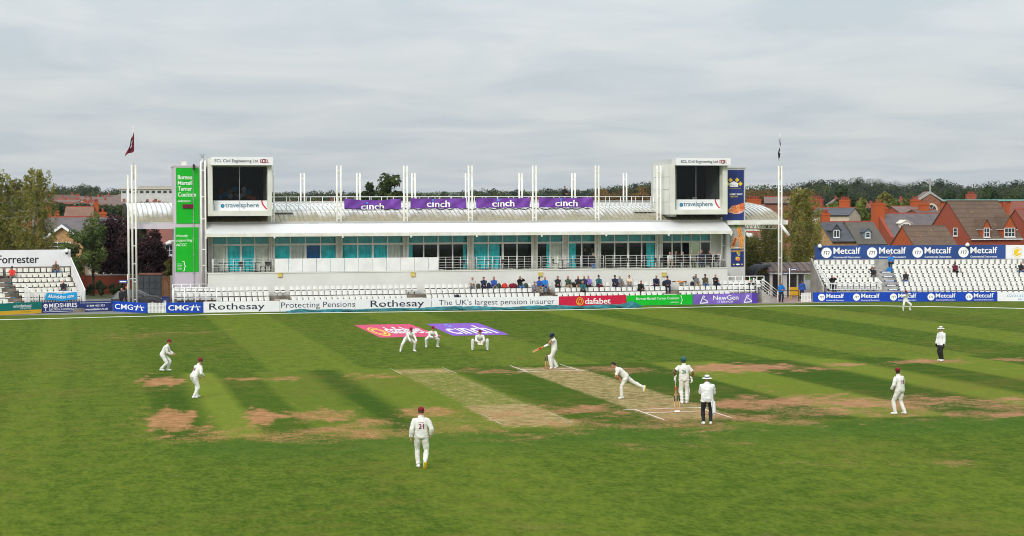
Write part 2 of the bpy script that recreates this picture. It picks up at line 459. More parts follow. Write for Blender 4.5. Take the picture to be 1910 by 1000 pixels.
me.loops.add(quads.size); me.loops.foreach_set('vertex_index', quads.ravel().astype(np.int32))
me.polygons.add(len(quads)); me.polygons.foreach_set('loop_start', np.arange(0, quads.size, 4, dtype=np.int32))
me.update(calc_edges=True)
for nm, arr in (('soil', soil), ('straw', straw)):
    at_ = me.attributes.new(nm, 'FLOAT', 'POINT'); at_.data.foreach_set('value', arr.ravel().astype(np.float32))
fld = link('cricket_field', me, mw=MUV.copy())
kind(fld, 'structure')

m = bpy.data.materials.new('field_turf'); m.use_nodes = True; t = m.node_tree; B = t.nodes['Principled BSDF']
def N(ty, **kw):
    q = t.nodes.new(ty)
    for k, v in kw.items(): setattr(q, k, v)
    return q
def Lk(a, b): t.links.new(a, b)
def mth(op, a, b=None, c=None, clamp=False):
    q = N('ShaderNodeMath', operation=op, use_clamp=clamp)
    for i, x in enumerate((a, b, c)):
        if x is None: continue
        if isinstance(x, (int, float)): q.inputs[i].default_value = x
        else: Lk(x, q.inputs[i])
    return q.outputs[0]
co = N('ShaderNodeTexCoord'); OC = co.outputs['Object']
def noise(scale, detail=4, rough=0.55, stretch=None, dist=0.0):
    q = N('ShaderNodeTexNoise'); q.inputs['Scale'].default_value = scale; q.inputs['Detail'].default_value = detail; q.inputs['Roughness'].default_value = rough; q.inputs['Distortion'].default_value = dist
    if stretch:
        mp_ = N('ShaderNodeMapping'); mp_.inputs['Scale'].default_value = stretch; Lk(OC, mp_.inputs[0]); Lk(mp_.outputs[0], q.inputs['Vector'])
    else: Lk(OC, q.inputs['Vector'])
    return q.outputs['Fac']
def mixc(f, a, b):
    q = N('ShaderNodeMix', data_type='RGBA')
    if isinstance(f, (int, float)): q.inputs[0].default_value = f
    else: Lk(f, q.inputs[0])
    for i, x in ((6, a), (7, b)):
        if isinstance(x, tuple): q.inputs[i].default_value = (*x, 1)
        else: Lk(x, q.inputs[i])
    return q.outputs[2]
def mapr(x, a, b, c=0.0, d=1.0):
    q = N('ShaderNodeMapRange'); q.interpolation_type = 'SMOOTHSTEP'
    Lk(x, q.inputs[0])
    for i, z in enumerate((a, b, c, d)): q.inputs[i + 1].default_value = z
    return q.outputs[0]
sp_ = N('ShaderNodeSeparateXYZ'); Lk(OC, sp_.inputs[0])
un, vn = sp_.outputs[0], sp_.outputs[1]
wob = mth('MULTIPLY_ADD', mth('SUBTRACT', noise(0.7, 3), 0.5), 0.25, un)
def ramp(edges):
    q = N('ShaderNodeValToRGB'); q.color_ramp.interpolation = 'LINEAR'
    el = q.color_ramp.elements
    seq = []
    for i, (u, k) in enumerate(edges):
        if i: seq.append((u - 0.06, edges[i - 1][1]))
        seq.append((u + (0.06 if i else 0), k))
    el[0].position = 0; el[0].color = (seq[0][1],) * 3 + (1,)
    el[1].position = 1; el[1].color = (seq[-1][1],) * 3 + (1,)
    for u, k in seq[1:]:
        e = el.new((u + 60) / 120); e.color = (k, k, k, 1)
    Lk(mth('MULTIPLY_ADD', wob, 1 / 120, 0.5), q.inputs[0])
    return q.outputs[0]
sq = ramp([(-60, .4), (-19.7, .22), (-17.8, .9), (-16.0, .3), (-14.2, .62), (-11.7, .12), (-10.3, .72), (-4.7, .25), (1.8, .15), (6.0, .8), (9.8, .12), (13.6, .85), (16.4, .2), (19.4, .8), (23.5, .25), (28, .7)])
of = ramp([(-60, .45), (-25, .6), (-23.0, .36), (-22.75, .5), (-19.4, .35), (-13.2, .7), (-8.5, .4), (-1.5, .62), (3.5, .3), (12.8, .78), (15.5, .28), (18.7, .72), (24.5, .25), (30.5, .75), (36, .3), (42, .5)])
insq = mth('MULTIPLY', mth('MULTIPLY', mapr(vn, -14.2, -13.6), mapr(vn, 12.6, 11.9)), mapr(un, -20.0, -19.5))
near = mapr(vn, -12.0, -18.0, 1.0, 0.5)
ofs = mth('ADD', mth('MULTIPLY', mth('SUBTRACT', of, 0.5), near), 0.5)
st = N('ShaderNodeMix', data_type='FLOAT'); Lk(insq, st.inputs[0]); Lk(ofs, st.inputs[2]); Lk(sq, st.inputs[3])
stripe = mth('MULTIPLY_ADD', mth('SUBTRACT', st.outputs[0], .5), mth('MULTIPLY_ADD', insq, .35, 1.0), .5)
fine = noise(7.0, 5, 0.7)
blade = noise(11.0, 5, 0.75, (1, .22, 1))
mid = noise(0.55, 5, 0.62, (1, 1.6, 1))
big = noise(0.09, 4, 0.55)
grain = noise(1.7, 8, 0.78, (1, .55, 1))
g_a = mapr(noise(6.5, 5, 0.75, (1, .45, 1)), .34, .66)
g_b = mapr(noise(1.7, 4, 0.7, (1, .5, 1)), .36, .64)
calm = mth('MULTIPLY_ADD', insq, -.5, 1.0)
lum = mth('ADD', mth('MULTIPLY_ADD', stripe, 0.86, -.03), mth('MULTIPLY', calm, mth('ADD', mth('MULTIPLY_ADD', g_b, .30, -0.15), mth('ADD', mth('MULTIPLY_ADD', g_a, .42, -0.21), mth('MULTIPLY_ADD', mid, 0.45, -0.225)))), clamp=True)
g = mixc(lum, (0.034, 0.073, 0.0038), (0.147, 0.186, 0.019))
# dry, browner drifts in the outfield
dry = mth('MULTIPLY', mapr(mth('ADD', mth('MULTIPLY', mid, 0.6), mth('MULTIPLY', big, 0.6)), 0.58, 0.78), 0.42)
g = mixc(dry, g, (0.135, 0.105, 0.022))
specks = mapr(noise(1.3, 7, 0.8, (1, .5, 1)), 0.57, 0.71, 0, 0.5)
g = mixc(specks, g, (0.17, 0.135, 0.055))
tan = mth('MULTIPLY', mapr(mth('ADD', noise(.28, 5, .65, (1, .6, 1)), mth('MULTIPLY_ADD', blade, .5, -.25)), .62, .78), .34)
g = mixc(tan, g, (0.20, 0.13, 0.055))
# lush band just in front of the square
lush = mth('MULTIPLY', mth('MULTIPLY', mapr(vn, -14.0, -15.2), mapr(vn, -22.0, -16.5)), mth('MULTIPLY', mapr(un, -21, -17), 0.45))
g = mixc(lush, g, (0.035, 0.092, 0.010))
A1 = N('ShaderNodeAttribute'); A1.attribute_name = 'straw'
sn = mth('ADD', mth('MULTIPLY', noise(3.2, 6, 0.75, (1, 1, 1)), 0.85), mth('MULTIPLY', noise(0.6, 4), 0.35))
sm_ = mapr(mth('ADD', A1.outputs['Fac'], mth('ADD', mth('MULTIPLY_ADD', sn, 1.9, -1.14), mth('MULTIPLY_ADD', blade, 1.0, -0.5))), 0.24, 0.98)
strawc = mixc(mapr(noise(1.6, 8, 0.8), .33, .68), (0.17, 0.125, 0.04), (0.43, 0.325, 0.16))
g = mixc(mth('MULTIPLY', sm_, 0.9), g, strawc)
A2 = N('ShaderNodeAttribute'); A2.attribute_name = 'soil'
so = mth('ADD', mth('MULTIPLY', noise(1.2, 8, 0.76, (1, .6, 1)), 0.6), mth('MULTIPLY', noise(0.42, 5, .6, (1, .8, 1)), 0.6))
sm2 = mapr(mth('ADD', mth('MULTIPLY', A2.outputs['Fac'], 1.12), mth('ADD', mth('MULTIPLY_ADD', so, 2.5, -1.5), mth('MULTIPLY_ADD', blade, 1.3, -0.65))), 0.34, 1.0)
soilc = mixc(mapr(noise(1.5, 8, 0.8), .33, .67), (0.24, 0.105, 0.035), (0.47, 0.245, 0.125))
soilc = mixc(mth('MULTIPLY', mapr(un, -8, -2), .35), soilc, (0.36, 0.17, 0.12))
g = mixc(mth('MULTIPLY', sm2, 0.86), g, soilc)
# faint blue marking-paint left on the grass near the camera
blue = mth('MULTIPLY', mth('MULTIPLY', mapr(noise(0.9, 3, 0.6, (0.35, 2.6, 1)), 0.665, 0.70), mapr(un, 8.0, 11.0)), mth('MULTIPLY', mapr(vn, -17, -20), mapr(vn, -31, -28)))
g = mixc(mth('MULTIPLY', blue, 0.55), g, (0.02, 0.11, 0.18))
Lk(g, B.inputs['Base Color']); B.inputs['Roughness'].default_value = 0.9; B.inputs['Specular IOR Level'].default_value = 0.03
bn = N('ShaderNodeBump'); bn.inputs['Strength'].default_value = 0.55; bn.inputs['Distance'].default_value = 0.05; Lk(noise(12, 4, 0.7), bn.inputs['Height']); Lk(bn.outputs[0], B.inputs['Normal'])
me.materials.append(m)

# ---- creases (each a painted strip 4 mm above the turf)
def crease_set(uc, stump_v, into, fade=None):
    """into: +1 when the pitch lies towards +v"""
    mb = MB(); z = 0.006
    pv_ = stump_v + into * 1.22
    def bar(u0, u1, v0, v1): mb.box(u0, u1, v0, v1, 0.001, z)
    bar(uc - 1.32, uc - 0.16, stump_v - 0.03, stump_v + 0.03) if fade is None else None
    bar(uc + 0.16, uc + 1.32, stump_v - 0.025, stump_v + 0.025) if fade is None else None
    if fade is None: bar(uc - 1.8, uc + 1.8, pv_ - 0.02, pv_ + 0.02)
    for s in (-1, 1):
        w = 0.022 if fade is None else 0.012
        bar(uc + s * 1.32 - w, uc + s * 1.32 + w, min(stump_v - into * 2.4, pv_ - .04), max(stump_v - into * 2.4, pv_ - .04)) if into > 0 else bar(uc + s * 1.32 - w, uc + s * 1.32 + w, pv_ + .04, stump_v + 2.4)
    o = mb.build('pitch_marking', 'pitch_line' if fade is None else 'old_line'); o.matrix_world = MUV.copy(); kind(o, 'structure')
crease_set(0, -10.06, 1); crease_set(0, 10.06, -1)
crease_set(-6.15, -10.0, 1, 1); crease_set(-6.15, 10.0, -1, 1)

# ---- boundary line
bd = [(-120, 599.5), (0, 597), (250, 591), (500, 585.5), (780, 582), (1060, 578.5), (1240, 574.5), (1430, 571.5), (1600, 571), (1700, 572), (1910, 576), (2040, 580)]
pts = [gnd(*p) for p in bd]
mb = MB(); Ls, Rs = [], []
def cat_rom(P, k):
    out = []
    for i in range(len(P) - 1):
        p0, p1, p2, p3 = P[max(0, i - 1)], P[i], P[i + 1], P[min(len(P) - 1, i + 2)]
        for j in range(k):
            s = j / k
            out.append(0.5 * ((2 * p1) + (p2 - p0) * s + (2 * p0 - 5 * p1 + 4 * p2 - p3) * s * s + (3 * p1 - p0 - 3 * p2 + p3) * s ** 3))
    return out + [P[-1]]
cv = cat_rom(pts, 10)
mb.tube([(p.x, p.y, 0.02) for p in cv], 0.024, 6)
tag(mb.build('boundary_rope', 'print_white', smooth=True), 'long white rope marking the boundary on the grass', 'rope')

# ---- painted sponsor marks on the grass
def ground_mark(name, u0, u1, v0, v1, sk, base, draw):
    mb = MB(); K = 10
    def W(a, b): return (u0 + a * (u1 - u0) + sk * (b - 0.5), v0 + b * (v1 - v0))
    mb.add([(*W(0, 0), .008), (*W(1, 0), .008), (*W(1, 1), .008), (*W(0, 1), .008)], [(0, 1, 2, 3)], base)
    def fn(p): q = W(p[0], p[2]); return (q[0], q[1], 0.014 + p[1])
    draw(mb, fn)
    o = mb.build(name); o.matrix_world = MUV.copy(); kind(o, 'structure')
def dr1(mb, fn):
    disc(mb, .17, .42, .125, 0, 'print_yellow', 28, .105, 1, 2.6, fn=fn)
    disc(mb, .17, .42, .085, 0, 'print_yellow', 28, .06, 1, 2.6, fn=fn)
    put_text(mb, 'dafabet', .33, .95, .26, .78, 0, 'logo_white', 0.03, fn=fn)
def dr2(mb, fn):
    put_text(mb, 'c', .10, .26, .12, .55, 0, 'logo_white', 0.035, fn=fn)
    poly(mb, [(.30, .12), (.335, .12), (.335, .56), (.30, .56)], 0, 'logo_white', fn)
    put_text(mb, 'nch', .38, .90, .12, .78, 0, 'logo_white', 0.035, fn=fn)
    disc(mb, .318, .80, .05, 0, 'print_blue', 20, .03, 1, 2.4, fn=fn)
ground_mark('painted_sponsor_mark', -4.2, -0.25, 35.0, 48.4, 0.3, 'logo_red', dr1)
ground_mark('painted_sponsor_mark', 0.7, 4.4, 35.4, 48.2, 0.7, 'logo_purple', dr2)

# ================================================================== PAVILION (frame of the pitch: u along the front, v away from the camera)
VW, VG_, VC = 72.0, 74.4, 73.7          # front wall, glazing, columns
pav = thing('pavilion', 'long white two-storey cricket pavilion with balcony, vaulted roof and two glazed boxes', 'building', MUV.copy())
def pv(mb, name, m=None, parent=None, smooth=False): return mb.build(name, m, parent or pav, smooth)
uL, uR = U(388, 520, VW), U(1357, 510, VW)
zBal = 2.92
# lower front wall, with a return at each end
mb = MB(); mb.box(uL, uR, VW, VW + .3, 0, zBal); mb.box(uL, uL + .3, VW + .3, VG_ + 1, 0, zBal - .2); mb.box(uR - .3, uR, VW + .3, VG_ + 1, 0, zBal - .2)
pv(mb, 'front_wall', 'render_wall')
mb = MB(); mb.box(uL - .03, uR + .03, VW - .04, VG_ + .2, zBal + .003, zBal + .09); pv(mb, 'balcony_floor', 'cream_panel')
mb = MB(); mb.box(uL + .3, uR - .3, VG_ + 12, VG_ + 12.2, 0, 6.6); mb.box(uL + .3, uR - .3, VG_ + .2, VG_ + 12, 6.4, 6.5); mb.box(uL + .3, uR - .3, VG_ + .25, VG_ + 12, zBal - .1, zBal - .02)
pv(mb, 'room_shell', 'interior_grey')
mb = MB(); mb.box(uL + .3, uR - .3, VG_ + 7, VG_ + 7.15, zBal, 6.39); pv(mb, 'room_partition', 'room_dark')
for px in (522, 770, 1008, 1238):
    c = uvp(px, 512 if px > 600 else 513, VW)
    mb = MB(); mb.box(c.x - .17, c.x + .17, VW - .12, VW - .002, c.z - .17, c.z + .14); mb.box(c.x - .2, c.x + .2, VW - .15, VW - .002, c.z + .142, c.z + .18)
    pv(mb, 'wall_lamp', 'yellow_lamp')
# side wall and soffit round the glazed storey
uGL, uGR = U(390, 460, VG_), U(1343, 460, VG_)
mb = MB(); mb.box(uGL - .1, U(397, 460, VG_), VG_ - .02, VG_ + .18, zBal + .1, 6.5); pv(mb, 'end_panel', 'cream_panel'); mb = MB(); mb.box(U(1326, 460, VG_), uGR + .3, VG_ - .02, VG_ + .18, zBal + .1, 6.5)
mb.box(uGR + .3, uGR + .5, VG_ - .02, VG_ + 6, zBal + .1, 6.5)
pv(mb, 'end_panel', 'cream_panel')
mb = MB(); mb.box(uGL - .1, uGR + .3, VG_ - .05, VG_ + .25, 5.93, 6.95); pv(mb, 'head_beam', 'cream_panel')
# roof canopy over the balcony: sloping white slab with a lip
u0c, u1c = U(384, 430, VW), U(1362, 428, VW)
zf = 6.08
mb = MB()
mb.prism([(VW - .45, zf), (VW - .45, zf + .16), (VC - .35, 6.98), (VC - .35, 6.80)], u0c, u1c, 0)
pv(mb, 'canopy', mat('canopy_sheet', (0.64, 0.64, 0.635), .5, .04, .6))
mb = MB(); mb.box(u0c - .02, u1c + .02, VW - .53, VW - .452, zf - .14, zf + .12); pv(mb, 'canopy_gutter', 'white_steel')
for px in (384, 511, 638, 765, 887, 1008, 1128, 1244, 1360):
    u = U(px, 437, VW); mb = MB(); mb.tube([(u, VW - .5, zf - .14), (u, VW - .5, zf - .28)], .08, 8); pv(mb, 'gutter_outlet', 'white_steel')
# front columns: pairs of tubes with rungs
colpx = [(375.5, 383.5, 300, 1), (506, 511, 309, 1), (629, 636.5, 309, 1), (753.8, 760, 309, 1), (874.3, 881, 309, 1), (994, 1000.3, 309, 1), (1111, 1117, 309, 1), (1226, 1232.4, 309, 1), (1346, 1354, 400, 0)]
def column_pair(ua, ub, v, z0, z1, r, rungs, name='column_pair', parent=None, m='white_steel'):
    mb = MB()
    mb.tube([(ua, v, z0), (ua, v, z1)], r, 10); mb.tube([(ub, v, z0), (ub, v, z1)], r, 10)
    for z in rungs: mb.tube([(ua, v, z), (ub, v, z)], r * .7, 8)
    return mb.build(name, m, parent or pav, True)
for a, b, yt, _ in colpx:
    v = VC if 400 < a < 1340 else (72.3 if a < 400 else VC)
    ua, ub = U(a, 420, v), U(b, 420, v)
    zt = Z(a, yt, v) if yt < 390 else 7.4
    column_pair(ua, ub, v, .3 if a < 400 else zBal + .1, zt, .078, [z for z in (3.6, 4.9, 7.4, 9.2, 11.35) if z < zt - .2])
# rear columns, thirty metres behind
VR = 103.0
for a, b in ((561, 567.8), (665.8, 671.6), (768.5, 774.3), (868.5, 875), (968.4, 973.8), (1066.8, 1072.6), (1163, 1168.7)):
    ua, ub = U(a, 350, VR), U(b, 350, VR)
    column_pair(ua, ub, VR, 7.0, Z(a, 323, VR), .085, [11.3])
# vaulted roof: one arch over the full length with standing seams
uRL, uRR = U(240, 415, 73.9), U(1461, 412, 73.9)
prof = [(73.9, 7.12), (74.6, 7.42), (75.6, 7.75), (77, 8.12), (79, 8.44), (82, 8.68), (85.5, 8.82), (88.5, 8.86), (92, 8.8), (95.5, 8.62), (98.5, 8.35), (101, 8.0), (103, 7.5)]
m = bpy.data.materials.new('roof_sheet'); m.use_nodes = True; t = m.node_tree; B = t.nodes['Principled BSDF']
co = N('ShaderNodeTexCoord'); OC = co.outputs['Object']
sp_ = N('ShaderNodeSeparateXYZ'); Lk(OC, sp_.inputs[0])
stain = mapr(mth('ADD', sp_.outputs[2], mth('MULTIPLY_ADD', noise(0.7, 5, .7, (2.5, .5, 1)), 1.5, -.75)), 8.2, 7.45)
c_ = mixc(noise(3, 4), (0.62, 0.63, 0.61), (0.74, 0.75, 0.73))
c_ = mixc(mth('MULTIPLY', stain, .95), c_, mixc(noise(2.2, 5, .7), (0.085, 0.072, 0.036), (0.42, 0.355, 0.18)))
Lk(c_, B.inputs['Base Color']); B.inputs['Roughness'].default_value = .5; B.inputs['Metallic'].default_value = .15
M['roof_sheet'] = m
mb = MB(); n = 300
mb.add([(u, v, z) for u in (uRL, uRR) for v, z in prof] , [(i, i + len(prof), i + len(prof) + 1, i + 1) for i in range(len(prof) - 1)])
o = pv(mb, 'roof', 'roof_sheet', smooth=True)
mb = MB(); k = 0; u = uRL
while u < uRR:
    for i in range(7):
        (v0, z0), (v1, z1) = prof[i], prof[i + 1]
        w, h = .03, (.07 if i < 3 else .035)
        mb.add([(u - w, v0, z0 - .01), (u + w, v0, z0 - .01), (u + w * .5, v0, z0 + h), (u - w * .5, v0, z0 + h), (u - w, v1, z1 - .01), (u + w, v1, z1 - .01), (u + w * .5, v1, z1 + h), (u - w * .5, v1, z1 + h)],
               [(0, 1, 2, 3), (1, 5, 6, 2), (3, 2, 6, 7), (0, 3, 7, 4)])
    u += .40
s_ = mb.build('roof_seams', mat('roof_seam', (0.33, 0.32, 0.29), .6), o); kind(s_, 'stuff')
mb = MB(); mb.box(uRL, uRR, 73.62, 73.88, 6.99, 7.16); pv(mb, 'roof_gutter', 'grey_panel')
mb = MB(); mb.box(uRL - .05, U(383, 425, 73), 72.9, 73.2, Z(300, 427, 73), Z(300, 418, 73)); pv(mb, 'edge_beam', 'pink_panel')
mb = MB(); mb.box(U(1357, 416, 73), uRR + .05, 72.95, 73.3, Z(1420, 419, 73), Z(1420, 411, 73)); pv(mb, 'edge_beam', 'white_steel')
# triangular truss under the open right-hand bay
mb = MB(); ua, ub = U(1390, 425, 74.5), U(1448, 425, 74.5); zt, zb = 6.98, 6.35
mb.tube([(ua, 74.5, zb), (ub, 74.5, zb)], .05, 6)
k = 8
for i in range(k):
    x0 = ua + (ub - ua) * i / k; x1 = ua + (ub - ua) * (i + .5) / k; x2 = ua + (ub - ua) * (i + 1) / k
    mb.tube([(x0, 74.5, zb), (x1, 74.2, zt)], .04, 6); mb.tube([(x1, 74.2, zt), (x2, 74.5, zb)], .04, 6)
pv(mb, 'roof_truss', 'white_steel')
# gantry with railing along the roof
VGA = 76.9
ug0, ug1 = U(512, 390, VGA), U(1219, 385, VGA)
mb = MB(); mb.box(ug0, ug1, VGA, VGA + .9, 8.02, 8.1); mb.box(ug0, ug1, VGA - .05, VGA - .001, 7.98, 8.14)
for i in range(16):
    u = ug0 + (ug1 - ug0) * (i + .5) / 16; mb.box(u - .05, u + .05, VGA + .2, VGA + .3, 7.6, 8.02)
pv(mb, 'gantry', 'white_steel')
def railing(p0, p1, h, np_, rails, r=.03, name='railing', m='white_paint', parent=None, pr=None):
    mb = MB(); p0, p1 = Vector(p0), Vector(p1); up = Vector((0, 0, h))
    for i in range(np_ + 1):
        p = p0.lerp(p1, i / np_); mb.tube([p, p + up], pr or r * 1.2, 6)
    for k in range(rails):
        z = h * (1 - k / rails)
        mb.tube([p0 + Vector((0, 0, z)), p1 + Vector((0, 0, z))], r if k else r * 1.25, 6)
    return mb.build(name, m, parent or pav, True)
zr = Z(900, 367, VGA) - 8.1
railing((ug0, VGA, 8.1), (ug1, VGA, 8.1), zr, 33, 3, .026)
railing((ug0, VGA + .9, 8.1), (ug1, VGA + .9, 8.1), zr, 24, 2, .02)
mb = MB(); q = []
for i in range(161):
    u = ug0 + 6 + (ug1 - ug0 - 12) * i / 160; q.append((u, VGA - .12, 8.2 + .05 * math.sin(i * .9) + .04 * math.sin(i * .37)))
mb.tube(q, .035, 5); pv(mb, 'gantry_cable', 'dark_gap')
mb = MB(); mb.tube([(ug0, VGA - .35, 7.97), (ug1, VGA - .35, 7.97)], .07, 8); pv(mb, 'conduit', 'white_paint', smooth=True)
mb = MB(); mb.box(U(512, 393, 76), U(545, 393, 76), 75.6, 76.6, 7.86, 7.97); pv(mb, 'gantry_landing', 'grey_panel'); mb = MB(); mb.box(U(1180, 390, 76), U(1219, 390, 76), 75.6, 76.6, 7.86, 7.99); pv(mb, 'gantry_landing', 'grey_panel')

# ---- glazing: bays of four lights, transom over, each pane and frame a part of its own
bays = [(397, 501, ['cream', 'teal', 'teal', 'cream']), (513, 626, ['teal', 'cream', 'blue', 'teal']), (639, 751, ['teal', 'teal', 'teal', 'grey']),
        (763, 871, ['edgeL', 'dark', 'dark', 'edgeR']), (884, 991, ['teal', 'teal3', 'dark', 'dark']), (1003, 1049, ['edgeR', 'cream']), (1061, 1109, ['teal2', 'dark']),
        (1121, 1222, ['dark', 'dark', 'dark', 'edge2']), (1236, 1324, ['dark', 'dark', 'open', 'dark', 'dark'])]
zS, zT0, zT1, zH = zBal + .12, Z(955, 455, VG_), Z(955, 451.5, VG_), 5.93
glass_mat('glass_green', (0.75, 0.92, 0.92), 0.03)
def drape(ua, ub, z0, z1, m, name='curtain', amp=.035):
    mb = MB(); n = max(6, int((ub - ua) / .07))
    ph = rnd.random() * 6
    mb.grid(lambda s, q: (ua + s * (ub - ua), VG_ + .28 + amp * math.sin(s * (ub - ua) / .15 * 2 * math.pi * .5 + ph + .8 * math.sin(s * 9)) + .015 * math.sin(s * 40), z0 + q * (z1 - z0)), n * 2, 1)
    return pv(mb, name, m, smooth=True)
for bi, (xa, xb, lights) in enumerate(bays):
    ua, ub = U(xa, 460, VG_), U(xb, 460, VG_)
    n = len(lights)
    # frame of the bay
    mb = MB(); w = .05
    mb.box(ua - .09, ua, VG_ - .04, VG_ + .1, zS, zH); mb.box(ub, ub + .09, VG_ - .04, VG_ + .1, zS, zH)
    mb.box(ua, ub, VG_ - .04, VG_ + .1, zT0, zT1); mb.box(ua, ub, VG_ - .04, VG_ + .1, zH - .06, zH - .001); mb.box(ua, ub, VG_ - .03, VG_ + .1, zS - .08, zS)
    pv(mb, 'window_frame', 'frame_white')
    for i, L in enumerate(lights):
        a, b = ua + (ub - ua) * i / n, ua + (ub - ua) * (i + 1) / n
        if i:
            mb = MB(); ww = .085 if (n == 4 and i == 2) else w
            mb.box(a - ww, a + ww, VG_ - .03, VG_ + .09, zS, zT0 - .002); mb.box(a - w * .8, a + w * .8, VG_ - .028, VG_ + .088, zT1 + .002, zH - .062)
            pv(mb, 'mullion', 'frame_white')
        mb = MB(); mb.box(a + .055, b - .055, VG_ + .02, VG_ + .03, zT1 + .01, zH - .07); pv(mb, 'transom_pane', 'glass_green')
        mb = MB(); mb.grid(lambda s, q: (a + s * (b - a), VG_ + .30 + .02 * math.sin(s * 60), zT1 + q * (zH - zT1)), 30, 1); pv(mb, 'transom_curtain', 'teal_curtain', smooth=True)
        if L != 'open':
            mb = MB(); mb.box(a + .05, b - .05, VG_ + .02, VG_ + .03, zS, zT0 - .01); pv(mb, 'pane', 'glass')
        d = b - a
        if L == 'teal': drape(a, b, zS, zT0, 'teal_curtain')
        elif L == 'teal3': drape(a, a + d * .82, zS, zT0, 'teal_curtain')
        elif L == 'teal2': drape(a, a + d * .62, zS, zT0, 'teal_curtain')
        elif L == 'blue': drape(a, b, zS, zT0, 'blue_reflection')  # no real curtain: blue sheet coloured in for a reflection in the glass
        elif L in ('cream', 'grey'): drape(a, b, zS, zT0, 'cream_blind', 'blind')
        elif L == 'edgeL': drape(a, a + d * .28, zS, zT0, 'teal_curtain')
        elif L == 'edgeR': drape(b - d * .24, b, zS, zT0, 'teal_curtain')
        elif L == 'edge2': drape(a + d * .42, b, zS, zT0, 'teal_curtain')
for xa, xb in ((501, 513), (626, 639), (751, 763), (871, 884), (991, 1003), (1049, 1061), (1109, 1121), (1222, 1236)):
    mb = MB(); mb.box(U(xa, 460, VG_) + .1, U(xb, 460, VG_) - .1, VG_ + .0, VG_ + .2, zS - .1, zH + .002); pv(mb, 'pier', 'frame_bronze')
# balcony front: ten solid panels, then open railing
xs = [512 + (817 - 512) * i / 11.7 for i in range(12)] + [817]
for a, b in zip(xs[:-1], xs[1:]):
    mb = MB(); k = rnd.uniform(-.012, .012); mb.box(U(a, 490, VW) + .015, U(b, 490, VW) - .015, VW - .02 + k, VW + .02 + k, zBal + .1, Z(660, 481.3, VW)); pv(mb, 'balcony_panel', 'white_paint')
zrl = Z(660, 481.3, VW) - zBal - .1
def balrail(pa, pb, npost):
    railing((U(pa, 490, VW), VW + .03, zBal + .1), (U(pb, 490, VW), VW + .03, zBal + .1), zrl, npost, 5, .012, pr=.017)
balrail(398, 509, 6)
for a, b, n in ((818, 886, 5), (889, 1008, 8), (1011, 1126, 8), (1129, 1245, 8), (1247, 1343, 7)): balrail(a, b, n)
ur = U(1344, 490, VW); railing((ur, VW + .05, zBal + .1), (ur, VG_ - .05, zBal + .1), zrl, 4, 5, .013)
ul = U(397, 490, VW); railing((ul, VW + .05, zBal + .1), (ul, VG_ - .05, zBal + .1), zrl, 4, 5, .013)

